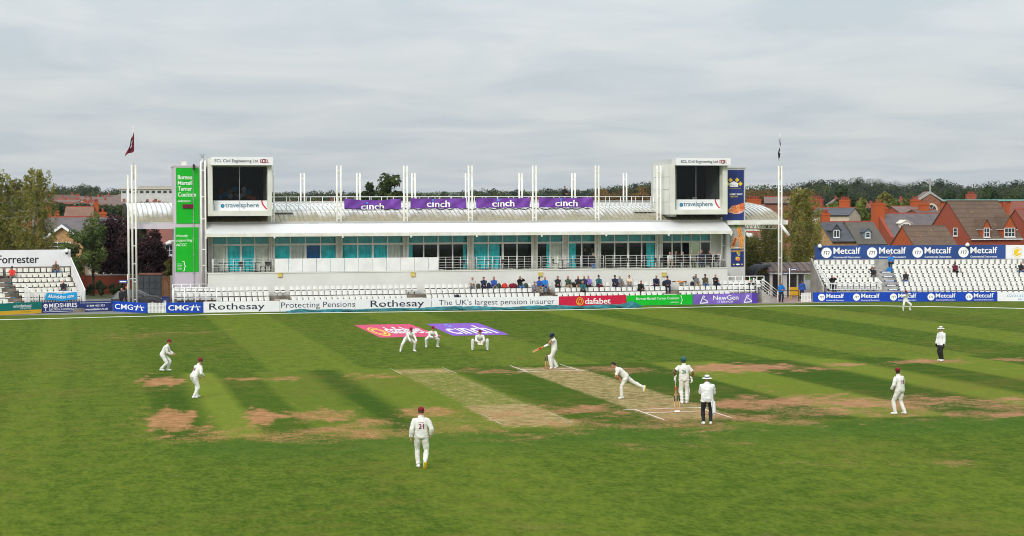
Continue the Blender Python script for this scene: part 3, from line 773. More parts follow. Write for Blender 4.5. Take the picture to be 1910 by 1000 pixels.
# ---- the two glazed boxes
def glazed_box(x0, x1, yt, yb, sx0, sx1, sy0, sy1, wx0, wx1, wy0, wy1, wy2, depth, left_inside):
    VB = 72.0
    ua, ub = U(x0, 350, VB), U(x1, 350, VB)
    zt, zb = Z((x0 + x1) / 2, yt, VB), Z((x0 + x1) / 2, yb, VB)
    wa, wb = U(wx0, 350, VB), U(wx1, 350, VB)
    w0, w1, w2 = [Z((x0 + x1) / 2, y, VB) for y in (wy0, wy1, wy2)]   # top of glass, top of lower panel, bottom of lower panel
    # casing: four sides of a deep frame, then the box behind it
    mb = MB()
    mb.box(ua, wa, VB, VB + depth, zb, zt); mb.box(wb, ub, VB, VB + depth, zb, zt)
    mb.box(wa + .001, wb - .001, VB + .002, VB + depth, w0, zt - .003); mb.box(wa + .001, wb - .001, VB + .002, VB + depth, zb + .002, w2)
    case = pv(mb, 'glazed_box', 'cream_panel')
    mb = MB(); mb.box(ua + .02, ub - .02, VB + depth + .003, VB + depth + .2, zb + .02, zt - .02); mb.build('back_wall', 'grey_panel', case)
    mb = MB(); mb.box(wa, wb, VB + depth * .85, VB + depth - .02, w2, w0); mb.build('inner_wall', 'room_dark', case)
    # seams of the side cladding
    mb = MB()
    for i in range(1, 4):
        z = zb + (zt - zb) * i / 4; mb.box(ua - .012, ua - .002, VB + .7, VB + depth, z - .02, z + .02)
    mb.box(ua - .012, ua - .002, VB + .66, VB + .70, zb, zt)
    mb.build('cladding_seam', 'steel_dull', case)
    VI = VB + .75
    mb = MB(); mb.box(wa, wb, VI, VI + .08, w2 + .002, w1); lp = mb.build('lower_panel', 'board_white', case)
    mid = (wa + wb) / 2
    for a, b in ((wa, mid - .02), (mid + .02, wb)):
        mb = MB(); mb.box(a + .01, b - .01, VI + .03, VI + .05, w1 + .01, w0 - .01); mb.build('pane', 'glass_dark', case)
    mb = MB(); mb.box(mid - .02, mid + .02, VI + .02, VI + .07, w1, w0); mb.box(mid - .012, mid + .012, VI - .004, VI - .001, w2, w1); mb.build('pane_joint', 'steel_dull', case)
    mb = MB(); y = VI - .012; h = w1 - w2; L = wb - wa
    disc(mb, wa + L * .19, w2 + h * .47, h * .19, y, 'print_teal', 20); disc(mb, wa + L * .19, w2 + h * .47, h * .10, y - .004, 'board_skyblue', 16); 
    put_text(mb, 'travelsphere', wa + L * .235, wa + L * .85, w2 + h * .18, w2 + h * .78, y, 'print_teal', .012)
    stroke(mb, [(wa + L * (.905 + .09 * s * s), w2 + h * (1.0 - .85 * s)) for s in [i / 8 for i in range(9)]], h * .13, y, 'print_red')
    stroke(mb, [(wa + L * (.02 + .03 * s), w2 + h * (1.0 - .95 * s)) for s in [i / 6 for i in range(7)]], h * .06, y, 'copper_green')
    mb.build_cuts('lettering', lp)
    # fascia sign over the box
    sa, sb = U(sx0, 300, VB - .6), U(sx1, 300, VB - .6); s0, s1 = Z((sx0 + sx1) / 2, sy1, VB - .6), Z((sx0 + sx1) / 2, sy0, VB - .6)
    mb = MB(); mb.box(sa, sb, VB - .6, VB - .003, s0, s1); fs = pv(mb, 'fascia_sign', 'board_white')
    mb = MB(); L = sb - sa; h = s1 - s0; y = VB - .61
    put_text(mb, 'ECL Civil Engineering Ltd', sa + L * .055, sa + L * .755, s0 + h * .22, s0 + h * .72, y, 'print_black', .012)
    put_text(mb, 'E', sa + L * .785, sa + L * .825, s0 + h * .30, s0 + h * .72, y, 'print_red', .03); put_text(mb, 'CL', sa + L * .855, sa + L * .93, s0 + h * .30, s0 + h * .72, y, 'print_red', .03)
    disc(mb, sa + L * .853, s0 + h * .51, h * .28, y - .004, 'print_black', 20, h * .17)
    mb.build_cuts('lettering', fs)
    # acoustic panels and desk inside
    mb = MB(); mb.box(wa + .1, wb - .1, VI + .8, VI + 1.5, w1 - .25, w1 - .15); mb.build('desk', 'dark_furniture', case)
    return case, (wa, wb, VI, w1, w0)
bxL, bL = glazed_box(388, 507, 296, 403, 394, 509.5, 293, 308, 396.5, 499.5, 310, 374, 393, 5.2, 1)
bxR, bR = glazed_box(1253, 1357, 306, 400, 1265, 1363, 295, 308.5, 1259, 1348, 308, 372, 391, 5.2, 0)
wa, wb, VI, w1, w0 = bL
for (px, py, mm) in ((412, 357, 'salmon'), (429, 357, 'kraft'), (421, 362, 'board_skyblue'), (438, 353, 'board_skyblue'), (412, 367, 'board_skyblue'), (430, 366, 'steel_dull'), (447, 366, 'steel_dull'), (455, 353, 'cream_panel'), (464, 358, 'board_skyblue'), (455, 362, 'steel_dull'), (464, 367, 'salmon'), (473, 371, 'salmon')):
    c = uvp(px, py, VI + 3.2); mb = MB(); r = .24
    mb.prism([(c.x + r * math.cos(R(60 * k)), c.z + r * math.sin(R(60 * k))) for k in range(6)], VI + 3.2, VI + 3.26, 1); mb.build('acoustic_panel', mm, bxL)
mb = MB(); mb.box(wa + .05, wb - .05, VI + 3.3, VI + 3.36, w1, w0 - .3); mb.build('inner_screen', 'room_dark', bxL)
# monitors and the white sheet seen through the right-hand glass
for px, py, w, h, mm in ((1296, 371, .42, .3, 'board_white'), (1328, 366, .2, .35, 'steel_dull'), (1283, 372, .22, .16, 'print_teal')):
    c = uvp(px, py, VI + .9); mb = MB(); mb.box(c.x - w / 2, c.x + w / 2, VI + .9, VI + .94, c.z - h / 2 - .05, c.z + h / 2); mb.box(c.x - .03, c.x + .03, VI + .91, VI + .95, c.z - h / 2 - .3, c.z - h / 2 - .05); mb.build('monitor', mm, bxR)
# cladding behind the right-hand box: taller side block with a sloping top
sb0 = U(1255, 350, 72.7)
mb = MB(); zt = bxR.data.vertices[4].co.z
u_b = sb0 - .05
mb.prism([(72.66, 7.45), (72.66, Z(1255, 297, 72.7)), (78.6, Z(1219, 302, 78.6)), (78.6, 7.5)], u_b - .02, u_b + .35, 0)
pv(mb, 'side_cladding', 'grey_panel')
mb = MB()
for z in (8.7, 10.0, 11.3): mb.box(u_b - .035, u_b - .022, 72.7, 78.5, z - .015, z + .015)
mb.box(u_b - .035, u_b - .022, 74.6, 74.63, 7.5, 12.3)
pv(mb, 'cladding_seam', 'steel_dull')
mb = MB(); mb.box(u_b - .12, u_b - .04, 77.0, 77.2, 9.9, 10.1); pv(mb, 'wall_lamp', 'yellow_lamp')

# ---- corner towers with printed panels
def tower(x0, x1, yt, vf, dep, m):
    ua, ub = U(x0, 420, vf), U(x1, 420, vf); zt = Z((x0 + x1) / 2, yt, vf)
    mb = MB(); mb.box(ua, ub, vf, vf + dep, 0, zt); tw = pv(mb, 'corner_tower', m)
    mb = MB(); mb.box(ua - .06, ub + .06, vf - .06, vf + dep + .06, zt + .002, zt + .12); mb.build('coping', m, tw)
    return tw, ua, ub, zt
VT = 72.6
twL, ta, tb, tz = tower(325, 384, 311, VT, 4.0, 'pink_panel')
mb = MB(); c = uvp(343, 305, VT + 1); mb.box(c.x - .2, c.x + .2, VT + .8, VT + 1.3, tz + .12, tz + .42); mb.box(c.x - .24, c.x + .24, VT + .76, VT + 1.34, tz + .422, tz + .47); mb.build('roof_vent', 'cream_panel', twL)
mb = MB(); c = uvp(378, 300, 72.9); mb.tube([(c.x, 73.1, 11.5), (c.x, 73.1, Z(378, 292, 73.1))], .14, 10); mb.tube([(c.x, 73.1, Z(378, 289, 73.1)), (c.x, 73.1, Z(378, 288, 73.1))], .26, 12); mb.tube([(c.x + .1, 73.1, Z(378, 292, 73.1)), (c.x + .1, 73.1, Z(378, 289, 73.1))], .02, 4); mb.tube([(c.x - .1, 73.1, Z(378, 292, 73.1)), (c.x - .1, 73.1, Z(378, 289, 73.1))], .02, 4)
mb.build('flue', 'steel_dull', twL, True)
mb = MB(); up_ = U(361, 400, VT - .1); mb.tube([(up_, VT - .1, .4), (up_, VT - .1, tz - .1)], .024, 6)
for z in (1.5, 3, 4.5, 5.8, 7.2, 9, 10.5): mb.box(up_ - .08, up_ + .08, VT - .1, VT - .002, z, z + .06)
mb.build('downpipe', 'stone_grey', twL)
mb = MB(); c = uvp(361, 309, VT); mb.tube([(c.x, VT - .35, tz + .15), (c.x, VT + .1, tz + .12)], .07, 8); mb.tube([(c.x, VT - .35, tz - .3), (c.x, VT - .35, tz + .15)], .09, 8); mb.build('security_camera', 'black_metal', twL)
def print_panel(x0, x1, y0, y1, v, mat_, name, label, draw, th=.05):
    ua, ub = U(x0, y0, v), U(x1, y0, v); za, zb = Z((x0 + x1) / 2, y1, v), Z((x0 + x1) / 2, y0, v)
    root = thing(name, label, 'sign', MUV @ T(ua, v, za))
    mb = MB(); mb.box(0, ub - ua, -th, -.004, 0, zb - za); mb.build('panel', mat_, root)
    mb = MB(); draw(mb, ub - ua, zb - za, -th - .008); 
    if mb.v: mb.build_cuts('lettering', root)
    return root
def g1_(mb, w, h, y):
    for s, x1, a, b in (('Borneo', .70, .78, .87), ('Martell', .70, .68, .765), ('Turner', .68, .575, .665), ('Coulston', .86, .47, .56)):
        put_text(mb, s, w * .08, w * x1, h * (a + .012), h * b, y, 'print_white', .008)
    put_text(mb, 'solicitors', w * .06, w * .62, h * .385, h * .425, y, 'print_white', .004, .35)
    mb.box(w * .27, w * .72, y - .12, y, h * .275, h * .345, 'maroon')
def brace(mb, x, z0, z1, wd, y, m, lw):
    c = (z0 + z1) / 2; h = (z1 - z0) / 2
    pts = [(x - wd * .5, z1), (x, z1 - h * .08), (x + wd * .05, z1 - h * .3), (x + wd * .05, c + h * .25), (x + wd * .5, c), (x + wd * .05, c - h * .25), (x + wd * .05, z0 + h * .3), (x, z0 + h * .08), (x - wd * .5, z0)]
    stroke(mb, pts, lw, y, m)
def g2_(mb, w, h, y):
    for s, x1, a, b in (('Proudly', .56, .765, .835), ('supporting', .74, .665, .735), ('NCCC', .50, .575, .635)):
        put_text(mb, s, w * .03, w * x1, h * a, h * b, y, 'print_white', .004, .35)
    for i, s in enumerate(('Borneo', 'Martell', 'Turner', 'Coulston', 'solicitors')): put_text(mb, s, w * .08, w * (.26 + .02 * (i % 2)), h * (.17 - i * .033), h * (.19 - i * .033), y, 'print_white')
    brace(mb, w * .37, h * .015, h * .235, w * .14, y, 'print_white', w * .03)
print_panel(328, 371, 313, 417, VT, 'board_green', 'wall_sign', 'tall bright green panel of names high on the left tower', g1_)
print_panel(327, 370, 424, 507, VT, 'board_green', 'wall_sign', 'bright green panel low on the left tower with a white brace', g2_)
VTR = 73.4
twR, ta, tb, tz = tower(1355, 1390, 314, VTR, 4.0, 'grey_panel')
mat('pastry', (0.72, 0.36, 0.14), .7, .2, 4)
def food1(mb, w, h, y):
    for cx, cz in ((.35, .80), (.67, .80), (.83, .725), (.20, .72)):
        poly(mb, [(w * cx, h * cz + w * .11), (w * cx + w * .11, h * cz), (w * cx, h * cz - w * .11), (w * cx - w * .11, h * cz)], y, 'print_yellow')
    poly(mb, [(w * .30, h * .665), (w * .72, h * .665), (w * .72, h * .735), (w * .51, h * .775), (w * .30, h * .735)], y - .004, 'print_white')
    put_text(mb, "Pasquini's", w * .33, w * .69, h * .68, h * .715, y - .008, 'print_navy', .0, .3)
    put_text(mb, 'enjoyed by good taste', w * .25, w * .86, h * .625, h * .648, y, 'print_yellow', .0, .3)
    put_text(mb, 'H FAMILY BAKERY', w * .30, w * .94, h * .50, h * .535, y, 'print_white', .02, .2)
    put_text(mb, 'FIRST YOU', w * .33, w * .70, h * .455, h * .487, y, 'print_yellow', .02, .2)
    disc(mb, w * .64, h * .205, w * .37, y, 'plate', 28, 0, 1, .5)
    for i, (cx, cz, ro) in enumerate(((.44, .20, .2), (.66, .185, .5), (.84, .225, .45), (.58, .262, .15), (.82, .288, .4))):
        L_, r_ = w * .13, w * .085; c_, s_ = math.cos(ro), math.sin(ro); yy = y - .004 - .004 * i
        stroke(mb, [(w * cx - L_ * c_, h * cz - L_ * s_), (w * cx + L_ * c_, h * cz + L_ * s_)], r_ * 2, yy, 'salmon')
        for q, mm in ((1, 'salmon'), (-1, 'pastry')): disc(mb, w * cx + q * L_ * c_, h * cz + q * L_ * s_, r_, yy - .002, mm, 14)
        disc(mb, w * cx - L_ * c_, h * cz - L_ * s_, r_ * .55, yy - .0035, 'salmon', 10)
print_panel(1349, 1387, 317, 411, VTR - .02, 'board_navy', 'wall_sign', 'tall navy poster of sausage rolls on the right tower', food1)
def food2(mb, w, h, y):
    poly(mb, [(w * .03, h * .02), (w * .97, h * .02), (w * .97, h * .06), (w * .03, h * .06)], y, 'board_white')
    disc(mb, w * .45, h * .93, w * .2, y, 'lettuce', 14, 0, 1, .7)
    for i, (cx, cz, ln, wd, ro) in enumerate(((.70, .64, .42, .36, 1.75), (.26, .27, .36, .34, 1.15), (.80, .28, .40, .36, 1.45))):
        c_, s_ = math.cos(ro), math.sin(ro); yy = y - .003 - .010 * i
        P = lambda t_, o_=0: (w * cx + t_ * ln * h * .45 * c_ - o_ * s_, h * cz + t_ * ln * h * .45 * s_ + o_ * c_)
        stroke(mb, [P(-1), P(1)], w * wd, yy, 'pastry'); disc(mb, *P(1), w * wd / 2, yy - .001, 'pastry', 14); disc(mb, *P(-1), w * wd / 2, yy - .001, 'pastry', 14)
        stroke(mb, [P(-1.15), P(1.15)], w * wd * .55, yy - .003, 'salmon'); stroke(mb, [P(-1 + .25 * k, w * .05 * (-1) ** k) for k in range(9)], w * .05, yy - .005, 'maroon' if i % 2 else 'print_yellow')
print_panel(1363, 1387, 419, 464, VTR - .02, 'stone_grey', 'wall_sign', 'poster of loaded hot dogs on grey, on the right tower', food2)
def food3(mb, w, h, y):
    poly(mb, [(w * .0, h * .93), (w, h * .98), (w, h * .88), (0, h * .83)], y, 'kraft')
    for cx, cz, mm in ((.55, .80, 'print_yellow'), (.62, .85, 'kraft'), (.6, .70, 'stone_grey')): disc(mb, w * cx, h * cz, w * .12, y - .004, mm, 10)
    poly(mb, [(w * .34, h * .38), (w * .68, h * .38), (w * .64, h * .56), (w * .36, h * .56)], y, 'print_yellow'); poly(mb, [(w * .42, h * .32), (w * .66, h * .32), (w * .62, h * .5), (w * .44, h * .5)], y - .004, 'salmon')
    for cx in (.2, .84): poly(mb, [(w * cx, h * .17), (w * (cx + .08), h * .12), (w * cx, h * .07), (w * (cx - .08), h * .12)], y, 'print_yellow')
    disc(mb, w * .52, h * .12, w * .16, y, 'print_white', 14, 0, 1, .35)
print_panel(1363.5, 1387, 465, 497, VTR - .02, 'board_navy', 'wall_sign', 'small navy poster with a paper cup, lowest on the right tower', food3)
mb = MB(); c = uvp(1394, 437, VTR + .3); mb.tube([(tb, VTR + .3, c.z + .1), (c.x, VTR + .2, c.z + .1)], .05, 6); mb.tube([(c.x - .1, VTR + .3, c.z), (c.x + .3, VTR - .1, c.z - .08)], .15, 10); mb.lathe([(.02, -.2), (.16, -.12), (.18, 0), (.05, .12)], (c.x + .1, VTR + .1, c.z - .1), 10)
mb.build('security_camera', 'white_paint', twR)
mb = MB(); c = uvp(314, 452, VT + .3); mb.tube([(ta * 0 + U(325, 452, VT), VT + .3, c.z + .1), (c.x, VT + .2, c.z + .1)], .05, 6); mb.tube([(c.x - .2, VT + .2, c.z - .1), (c.x + .2, VT + .3, c.z)], .13, 8); mb.build('security_camera', 'white_paint', twL)

# ---- masts with flags at both ends
def mast(name, label, xa, xb, yb, ytop, yflag, v, extra=None):
    ua, ub = U(xa, 450, v), U(xb, 450, v); zt = Z(xa, ytop, v)
    root = thing(name, label, 'mast', MUV @ T((ua + ub) / 2, v, 0))
    h = (ub - ua) / 2
    mb = MB()
    for s in (-1, 1): mb.tube([(s * h, 0, 0), (s * h, 0, zt)], .078, 10)
    mb.build('pole', 'white_steel', root, True)
    z = .9
    while z < zt:
        mb = MB(); mb.tube([(-h, 0, z), (h, 0, z)], .045, 8); mb.build('rung', 'white_steel', root); z += 1.45
    mb = MB(); mb.tube([(0, 0, zt - 1.2), (0, 0, Z((xa + xb) / 2, yflag, v))], [.05, .03], 8); mb.box(-h, h, -.04, .04, zt - .7, zt - .6); mb.build('flagpole', 'white_steel', root, True)
    mb = MB(); mb.lathe([(.01, 0), (.06, .04), (.06, .08), (.01, .12)], (0, 0, Z((xa + xb) / 2, yflag, v)), 8); mb.build('finial', 'white_paint', root, True)
    return root, h, zt
mL, hL, ztL = mast('mast', 'white ladder-like twin mast with a maroon flag beside the left tower', 247, 254, 560, 308, 240, 72.2)
mb = MB(); mb.tube([(-hL * 3, .3, 0), (-hL * 3, .3, ztL - .8)], .09, 8); mb.build('pole', 'white_steel', mL, True)
mR, hR, ztR = mast('mast', 'white ladder-like twin mast with a navy flag beside the kiosk', 1452.4, 1457.8, 560, 310, 250, 72.2)
mb = MB(); c = uvp(1466, 425, 72.0); o_ = uvp(1455, 425, 72.2); mb.tube([(.1, 0, 6.65), (c.x - o_.x + .25, -.3, 5.75)], .13, 10); mb.build('floodlight_arm', 'white_paint', mR, True)
def flag(name, label, px0, px1, y0, y1, v, m, seed, emb):
    a = uvp(px0, y0, v)
    root = thing(name, label, 'flag', MUV @ T(a.x, v, a.z))
    w = U(px1, y0, v) - a.x; h = a.z - Z(px0, y1, v)
    mb = MB()
    def fn(s, q):
        return (w * s * (.28 + .72 * q) + .05 * math.sin(q * 7 + s * 4 + seed) * s, -.05 + .16 * math.sin(s * 9 + q * 4 + seed) * s, -q * h * .80 - s * h * (.34 - .14 * q) + .04 * math.sin(s * 8 + q * 3))
    mb.grid(fn, 16, 16); mb.build('cloth', m, root, True)
    mb = MB()
    for k in range(2):
        pts = [(.35, .35), (.55, .5), (.4, .6), (.62, .7)][k:k + 3]
        for p, q in zip(pts[:-1], pts[1:]):
            A, Bq = Vector(fn(*p)), Vector(fn(*q)); mb.tube([A + Vector((0, -.06, 0)), Bq + Vector((0, -.06, 0))], .03, 4)
    mb.build('emblem', emb, root)
flag('flag', 'maroon flag with a pale emblem drooping from the left mast', 250, 233, 244, 291, 72.2, 'maroon', 1, 'print_white')
flag('flag', 'navy flag hanging limp from the right mast', 1455, 1452, 252, 300, 72.2, 'navy', 3, 'print_white')

# ---- purple banners on the gantry railing
for i, (xa, xb, ya, yb, sag, ta_, tb_) in enumerate(((642, 748, 370.5, 390, .10, 673, 716), (765.5, 869.5, 369.5, 388.5, .04, 796, 838.5), (888, 988, 369, 387.5, .03, 918, 959), (1005.5, 1106.5, 368.5, 387, .02, 1035, 1077))):
    v = VGA - .1; ua, ub = U(xa, ya, v), U(xb, ya, v); za, zb = Z((xa + xb) / 2, yb, v), Z((xa + xb) / 2, ya, v)
    lab = ['sagging purple banner with its print cut low, nearest the left glazed box', 'purple banner on the roof rail, second from the left glazed box', 'purple banner on the roof rail, third from the left glazed box', 'purple banner on the roof rail in front of the man on the roof'][i]
    root = thing('banner', lab, 'banner', MUV @ T(ua, v, za), 'purple banners on the roof rail')
    W_, H_ = ub - ua, zb - za
    ph = i * 2.1
    def fn(p, W_=W_, H_=H_, sag=sag, ph=ph):
        s, q = p[0] / W_, p[2] / H_
        return (p[0], p[1] + .05 * math.sin(s * 11 + q * 3 + ph) * (1 - .3 * q) + .035 * math.sin(s * 23 - q * 5 + ph), p[2] - sag * math.sin(s * math.pi) * (.4 + q) + .02 * math.sin(s * 17 + ph))
    mb = MB(); mb.grid(lambda s, q: fn((s * W_, -.02, q * H_)), 60, 8); mb.build('cloth', 'purple_banner', root, True)
    mb = MB(); x0, x1 = U(ta_, ya, v) - ua, U(tb_, ya, v) - ua; L = x1 - x0; dz = -.12 if i == 0 else 0
    put_text(mb, 'c', x0, x0 + L * .20, H_ * .13 + dz, H_ * .57 + dz, -.06, 'print_white', .045, fn=fn)
    poly(mb, [(x0 + L * .24, H_ * .13 + dz), (x0 + L * .30, H_ * .13 + dz), (x0 + L * .30, H_ * .60 + dz), (x0 + L * .24, H_ * .60 + dz)], -.06, 'print_white', fn)
    put_text(mb, 'nch', x0 + L * .36, x1, H_ * .13 + dz, H_ * .80 + dz, -.06, 'print_white', .045, fn=fn)
    disc(mb, x0 + L * .27, H_ * .82 + dz, L * .055, -.06, 'print_blue', 16, L * .022, fn=fn)
    mb.build_cuts('lettering', root)

# ================================================================== SEATING
def fp(F, px, py, yl):
    """point of the pixel's ray on the plane y = yl of frame F, in that frame"""
    Fi = F.inverted(); c0 = Fi @ Vector((0, 0, CAMH)); r = Fi.to_3x3() @ ray(px, py)
    t_ = (yl - c0.y) / r.y
    return c0 + r * t_
def seat_mesh(name, m, tip=0.0, tall=False):
    mb = MB(); w = .178 if tall else .192; zb0 = .42 if tall else .50
    # back shell: gently curved with rounded shoulders
    def back(s, q):
        x = -w + 2 * w * s; zz = zb0 + (.83 - zb0) * q
        cut = .022 * max(0, abs(s - .5) * 2 - .72) / .28 * (q > .95)
        return (x * (1 - .04 * q), .10 + .05 * q - .035 * (1 - (2 * s - 1) ** 2), zz - cut)
    mb.grid(back, 6, 3, m)
    mb.grid(lambda s, q: (back(1 - s, q)[0], back(1 - s, q)[1] + .04, back(1 - s, q)[2]), 6, 3, m)
    mb.box(-w * .95, w * .95, .118, .16, .80, .815, m)
    # tipped-up pan
    c, s_ = math.cos(tip), math.sin(tip)
    def P(x, d, h): return (x, .05 - (d * s_ + h * c) * 1.0 + .0, .30 + d * c - h * s_)
    prof = [(-.10, .0), (-.06, .055), (.0, .07), (.03, .05), (.045, .0)] if tall else [(-.10, .0), (-.06, .055), (.08, .07), (.115, .05), (.13, .0)]
    for k in range(len(prof) - 1):
        (d0, h0), (d1, h1) = prof[k], prof[k + 1]
        mb.add([P(-w * .97, d0, h0), P(w * .97, d0, h0), P(w * .97, d1, h1), P(-w * .97, d1, h1)], [(0, 1, 2, 3)], m)
    for x in (-w * .97, w * .97): mb.add([P(x, d, h) for d, h in prof], [(0, 1, 2, 3, 4)], m)
    mb.box(-.03, .03, .06, .12, 0, .42, 'dark_gap'); mb.box(-w - .05, w + .05, .085, .11, .30, .34, 'dark_gap'); mb.box(-w * .92, w * .92, .05, .09, zb0 - .06, zb0 + .002, 'dark_gap')  # bracket and bar, then a dark strip painting the shadow line under the back
    return mb.mesh(name)
SEATS = {k: [seat_mesh('seat', k, tp) for tp in (.08, .16, .3)] for k in ('seat_white', 'seat_cream')}
SEATS['tall'] = [seat_mesh('seat', 'seat_white', tp, True) for tp in (.08, .16, .3)]
def add_seat(parent, x, y, z, k='seat_white', rz=0.0):
    o = link('seat', rnd.choice(SEATS[k]), parent, T(x, y, z, rz + rnd.uniform(-.03, .03)))
    return o
SEATPOS = []
# ---- terrace in front of the pavilion
ter = thing('seating_terrace', 'three-row terrace of white seats along the pavilion front', 'terrace', MUV.copy())
rowv = [69.45, 70.2, 70.95]
ztop = [lambda px: Z(px, 555.5 - (px - 440) * .0163, rowv[0]), lambda px: Z(px, 546.5 - (px - 440) * .0163, rowv[1]), lambda px: Z(px, 536 - (px - 440) * .0146, rowv[2])]
zrow = [np.mean([f(px) for px in (450, 800, 1300)]) - .82 for f in ztop]
uT0, uT1 = U(326, 550, 70), U(1408, 540, 70)
mb = MB(); vb = 71.98
for k in range(3):
    z1 = zrow[k]; z0 = zrow[k - 1] if k else 0
    mb.box(uT0 if k else U(395, 550, 70), uT1 if k != 0 else U(1370, 550, 70), rowv[k] - .42, rowv[k] + .327, 0, z1)
mb.box(uT0, uT1, rowv[2] + .329, vb, 0, zrow[2] + .02)
mb.build('terrace_steps', 'terrace', ter)
def row(parent, k, spans, sp=10.45):
    for a, b in spans:
        x = a
        while x <= b:
            p = U(x, 545, rowv[k]); add_seat(parent, p, rowv[k], zrow[k]); x += sp * (1.06 - .08 * (x - 400) / 900)
row(ter, 2, [(330, 505), (517, 531), (545, 752), (763, 778), (797, 1004), (1024, 1030), (1041, 1236), (1272, 1424)])
row(ter, 1, [(334, 404), (409, 506), (546, 754), (799, 1006), (1040, 1238), (1271, 1412)])
row(ter, 0, [(410, 508), (549, 757), (801, 1010), (1045, 1241), (1276, 1362)])
for a, b in ((511, 541), (757, 794), (1010, 1036), (1240, 1268)):
    for k in (0, 1):
        mb = MB(); mb.box(U(a, 550, 69.6) + .1, U(b, 550, 69.6) - .1, rowv[k] + .02, rowv[k] + .325, zrow[k] + .003, zrow[k] + .18); mb.build('aisle_step', 'soil', ter)
        mb = MB(); mb.box(U(a, 550, 69.6) + .1, U(b, 550, 69.6) - .1, rowv[k] + .0, rowv[k] + .018, zrow[k] + .12, zrow[k] + .18); mb.build('step_nosing', 'cream_panel', ter)
railing((U(324, 535, 69.2), 69.2, .3), (U(404, 535, 69.2), 69.2, .3), Z(350, 541, 69.2) - .3 + .15, 4, 2, .035, parent=ter)
railing((U(322, 535, 71.3), 71.3, zrow[2]), (U(388, 535, 71.3), 71.3, zrow[2]), Z(350, 530.5, 71.3) - zrow[2], 4, 2, .03, parent=ter)
railing((U(322, 535, 69.2), 69.2, .5), (U(322, 535, 71.3), 71.3, .9), 1.0, 3, 2, .03, parent=ter)
railing((U(1368, 535, 69.4), 69.4, .3), (U(1412, 535, 69.4), 69.4, .3), Z(1390, 527, 69.4) - .3, 4, 2, .03, parent=ter)
railing((U(1358, 520, 71.8), 71.8, zrow[2]), (U(1425, 520, 71.8), 71.8, zrow[2]), Z(1390, 515.5, 71.8) - zrow[2], 5, 3, .03, parent=ter)
# stairs at the right end of the terrace
st_ = thing('stair', 'concrete stair with white handrails at the right end of the terrace', 'stair', MUV.copy())
us0, us1 = U(1414, 530, 70.5), U(1440, 556, 70.5)
for i in range(6):
    mb = MB(); a = us0 + (us1 - us0) * i / 6; b = us0 + (us1 - us0) * (i + 1) / 6; mb.box(a, b - .002, 69.6, 71.6, 0, zrow[2] * (1 - i / 6.5)); mb.build('step', 'concrete', st_)
for v in (69.55, 71.65):
    mb = MB(); z0, z1 = zrow[2] + 1.0, 1.0
    mb.tube([(us0, v, z0), (us1 + .15, v, z1)], .035, 6); mb.tube([(us0, v, z0 - .95), (us0, v, z0)], .035, 6); mb.tube([(us1 + .15, v, 0), (us1 + .15, v, z1)], .035, 6)
    for k in range(3): mb.tube([(us0, v, z0 - .25 * (k + 1)), (us1 + .15, v, z1 - .25 * (k + 1))], .02, 5)
    mb.build('handrail', 'white_paint', st_, True)

# ---- raked stand on the right
FRS = Matrix.Translation(gnd(1520, 563.4)) @ Matrix.Rotation(R(2), 4, 'Z')
rs = thing('raked_stand', 'raked stand of white seats below the blue and white signs on the right', 'stand', FRS)
ry = [1.5 + .8 * k for k in range(7)]
rtop = [533.9, 525.4, 517.4, 509.2, 501.2, 493, 485]
rz_ = [fp(FRS, 1700, rtop[k], ry[k]).z - .82 for k in range(7)]
xr1 = fp(FRS, 1960, 500, 3).x
mb = MB()
for k in range(7):
    xl = fp(FRS, 1550 - k * 4.4, rtop[k], ry[k]).x - .3
    mb.box(xl, xr1, ry[k] - .5, ry[k] + .298, 0, max(.05, rz_[k]))
xl = fp(FRS, 1521, 490, 7).x
mb.box(xl, xr1, ry[6] + .3, ry[6] + .6, 0, fp(FRS, 1700, 483.5, ry[6] + .6).z)
mb.build('terrace_steps', 'concrete', rs)
# side wall
mb = MB(); xw = fp(FRS, 1521, 490, ry[6]).x - .32
mb.prism([(ry[1] - .6, 0), (ry[1] - .6, rz_[1] + .5), (ry[6] + .6, rz_[6] + 1.0), (ry[6] + .6, 0)], xw, xw + .14, 0); mb.build('side_wall', 'concrete', rs)
for k in range(7):
    x = 1550 - k * 4.6 if k else 1900
    end = 1628 + (6 - k) * 2.3
    if k:
        while x < end:
            p = fp(FRS, x, rtop[k], ry[k]); add_seat(rs, p.x, ry[k], rz_[k], 'tall'); x += 10.55
    x = 1666 + (6 - k) * 3.0 if k < 6 else 1672
    while x < 1925:
        p = fp(FRS, x, rtop[k], ry[k]); add_seat(rs, p.x, ry[k], rz_[k], 'tall'); x += 10.55 + .12 * k * 0
for k in range(6):
    a, b = fp(FRS, 1640 + (6 - k) * 3.2, 520, ry[k]).x, fp(FRS, 1661 + (6 - k) * 3.2, 520, ry[k]).x
    mb = MB(); mb.box(a, b, ry[k] + .04, ry[k] + .29, rz_[k] + .003, rz_[k] + .19); mb.build('aisle_step', 'concrete', rs)
    mb = MB(); mb.box(a, b, ry[k] + .01, ry[k] + .038, rz_[k] + .05, rz_[k] + .18, 'board_metblue')
    mb.box(a + .1, a + .5, ry[k] + .0, ry[k] + .009, rz_[k] + .08, rz_[k] + .15, 'print_white'); mb.box(b - .5, b - .15, ry[k] + .0, ry[k] + .009, rz_[k] + .08, rz_[k] + .15, 'print_white'); mb.build('step_nosing', None, rs)
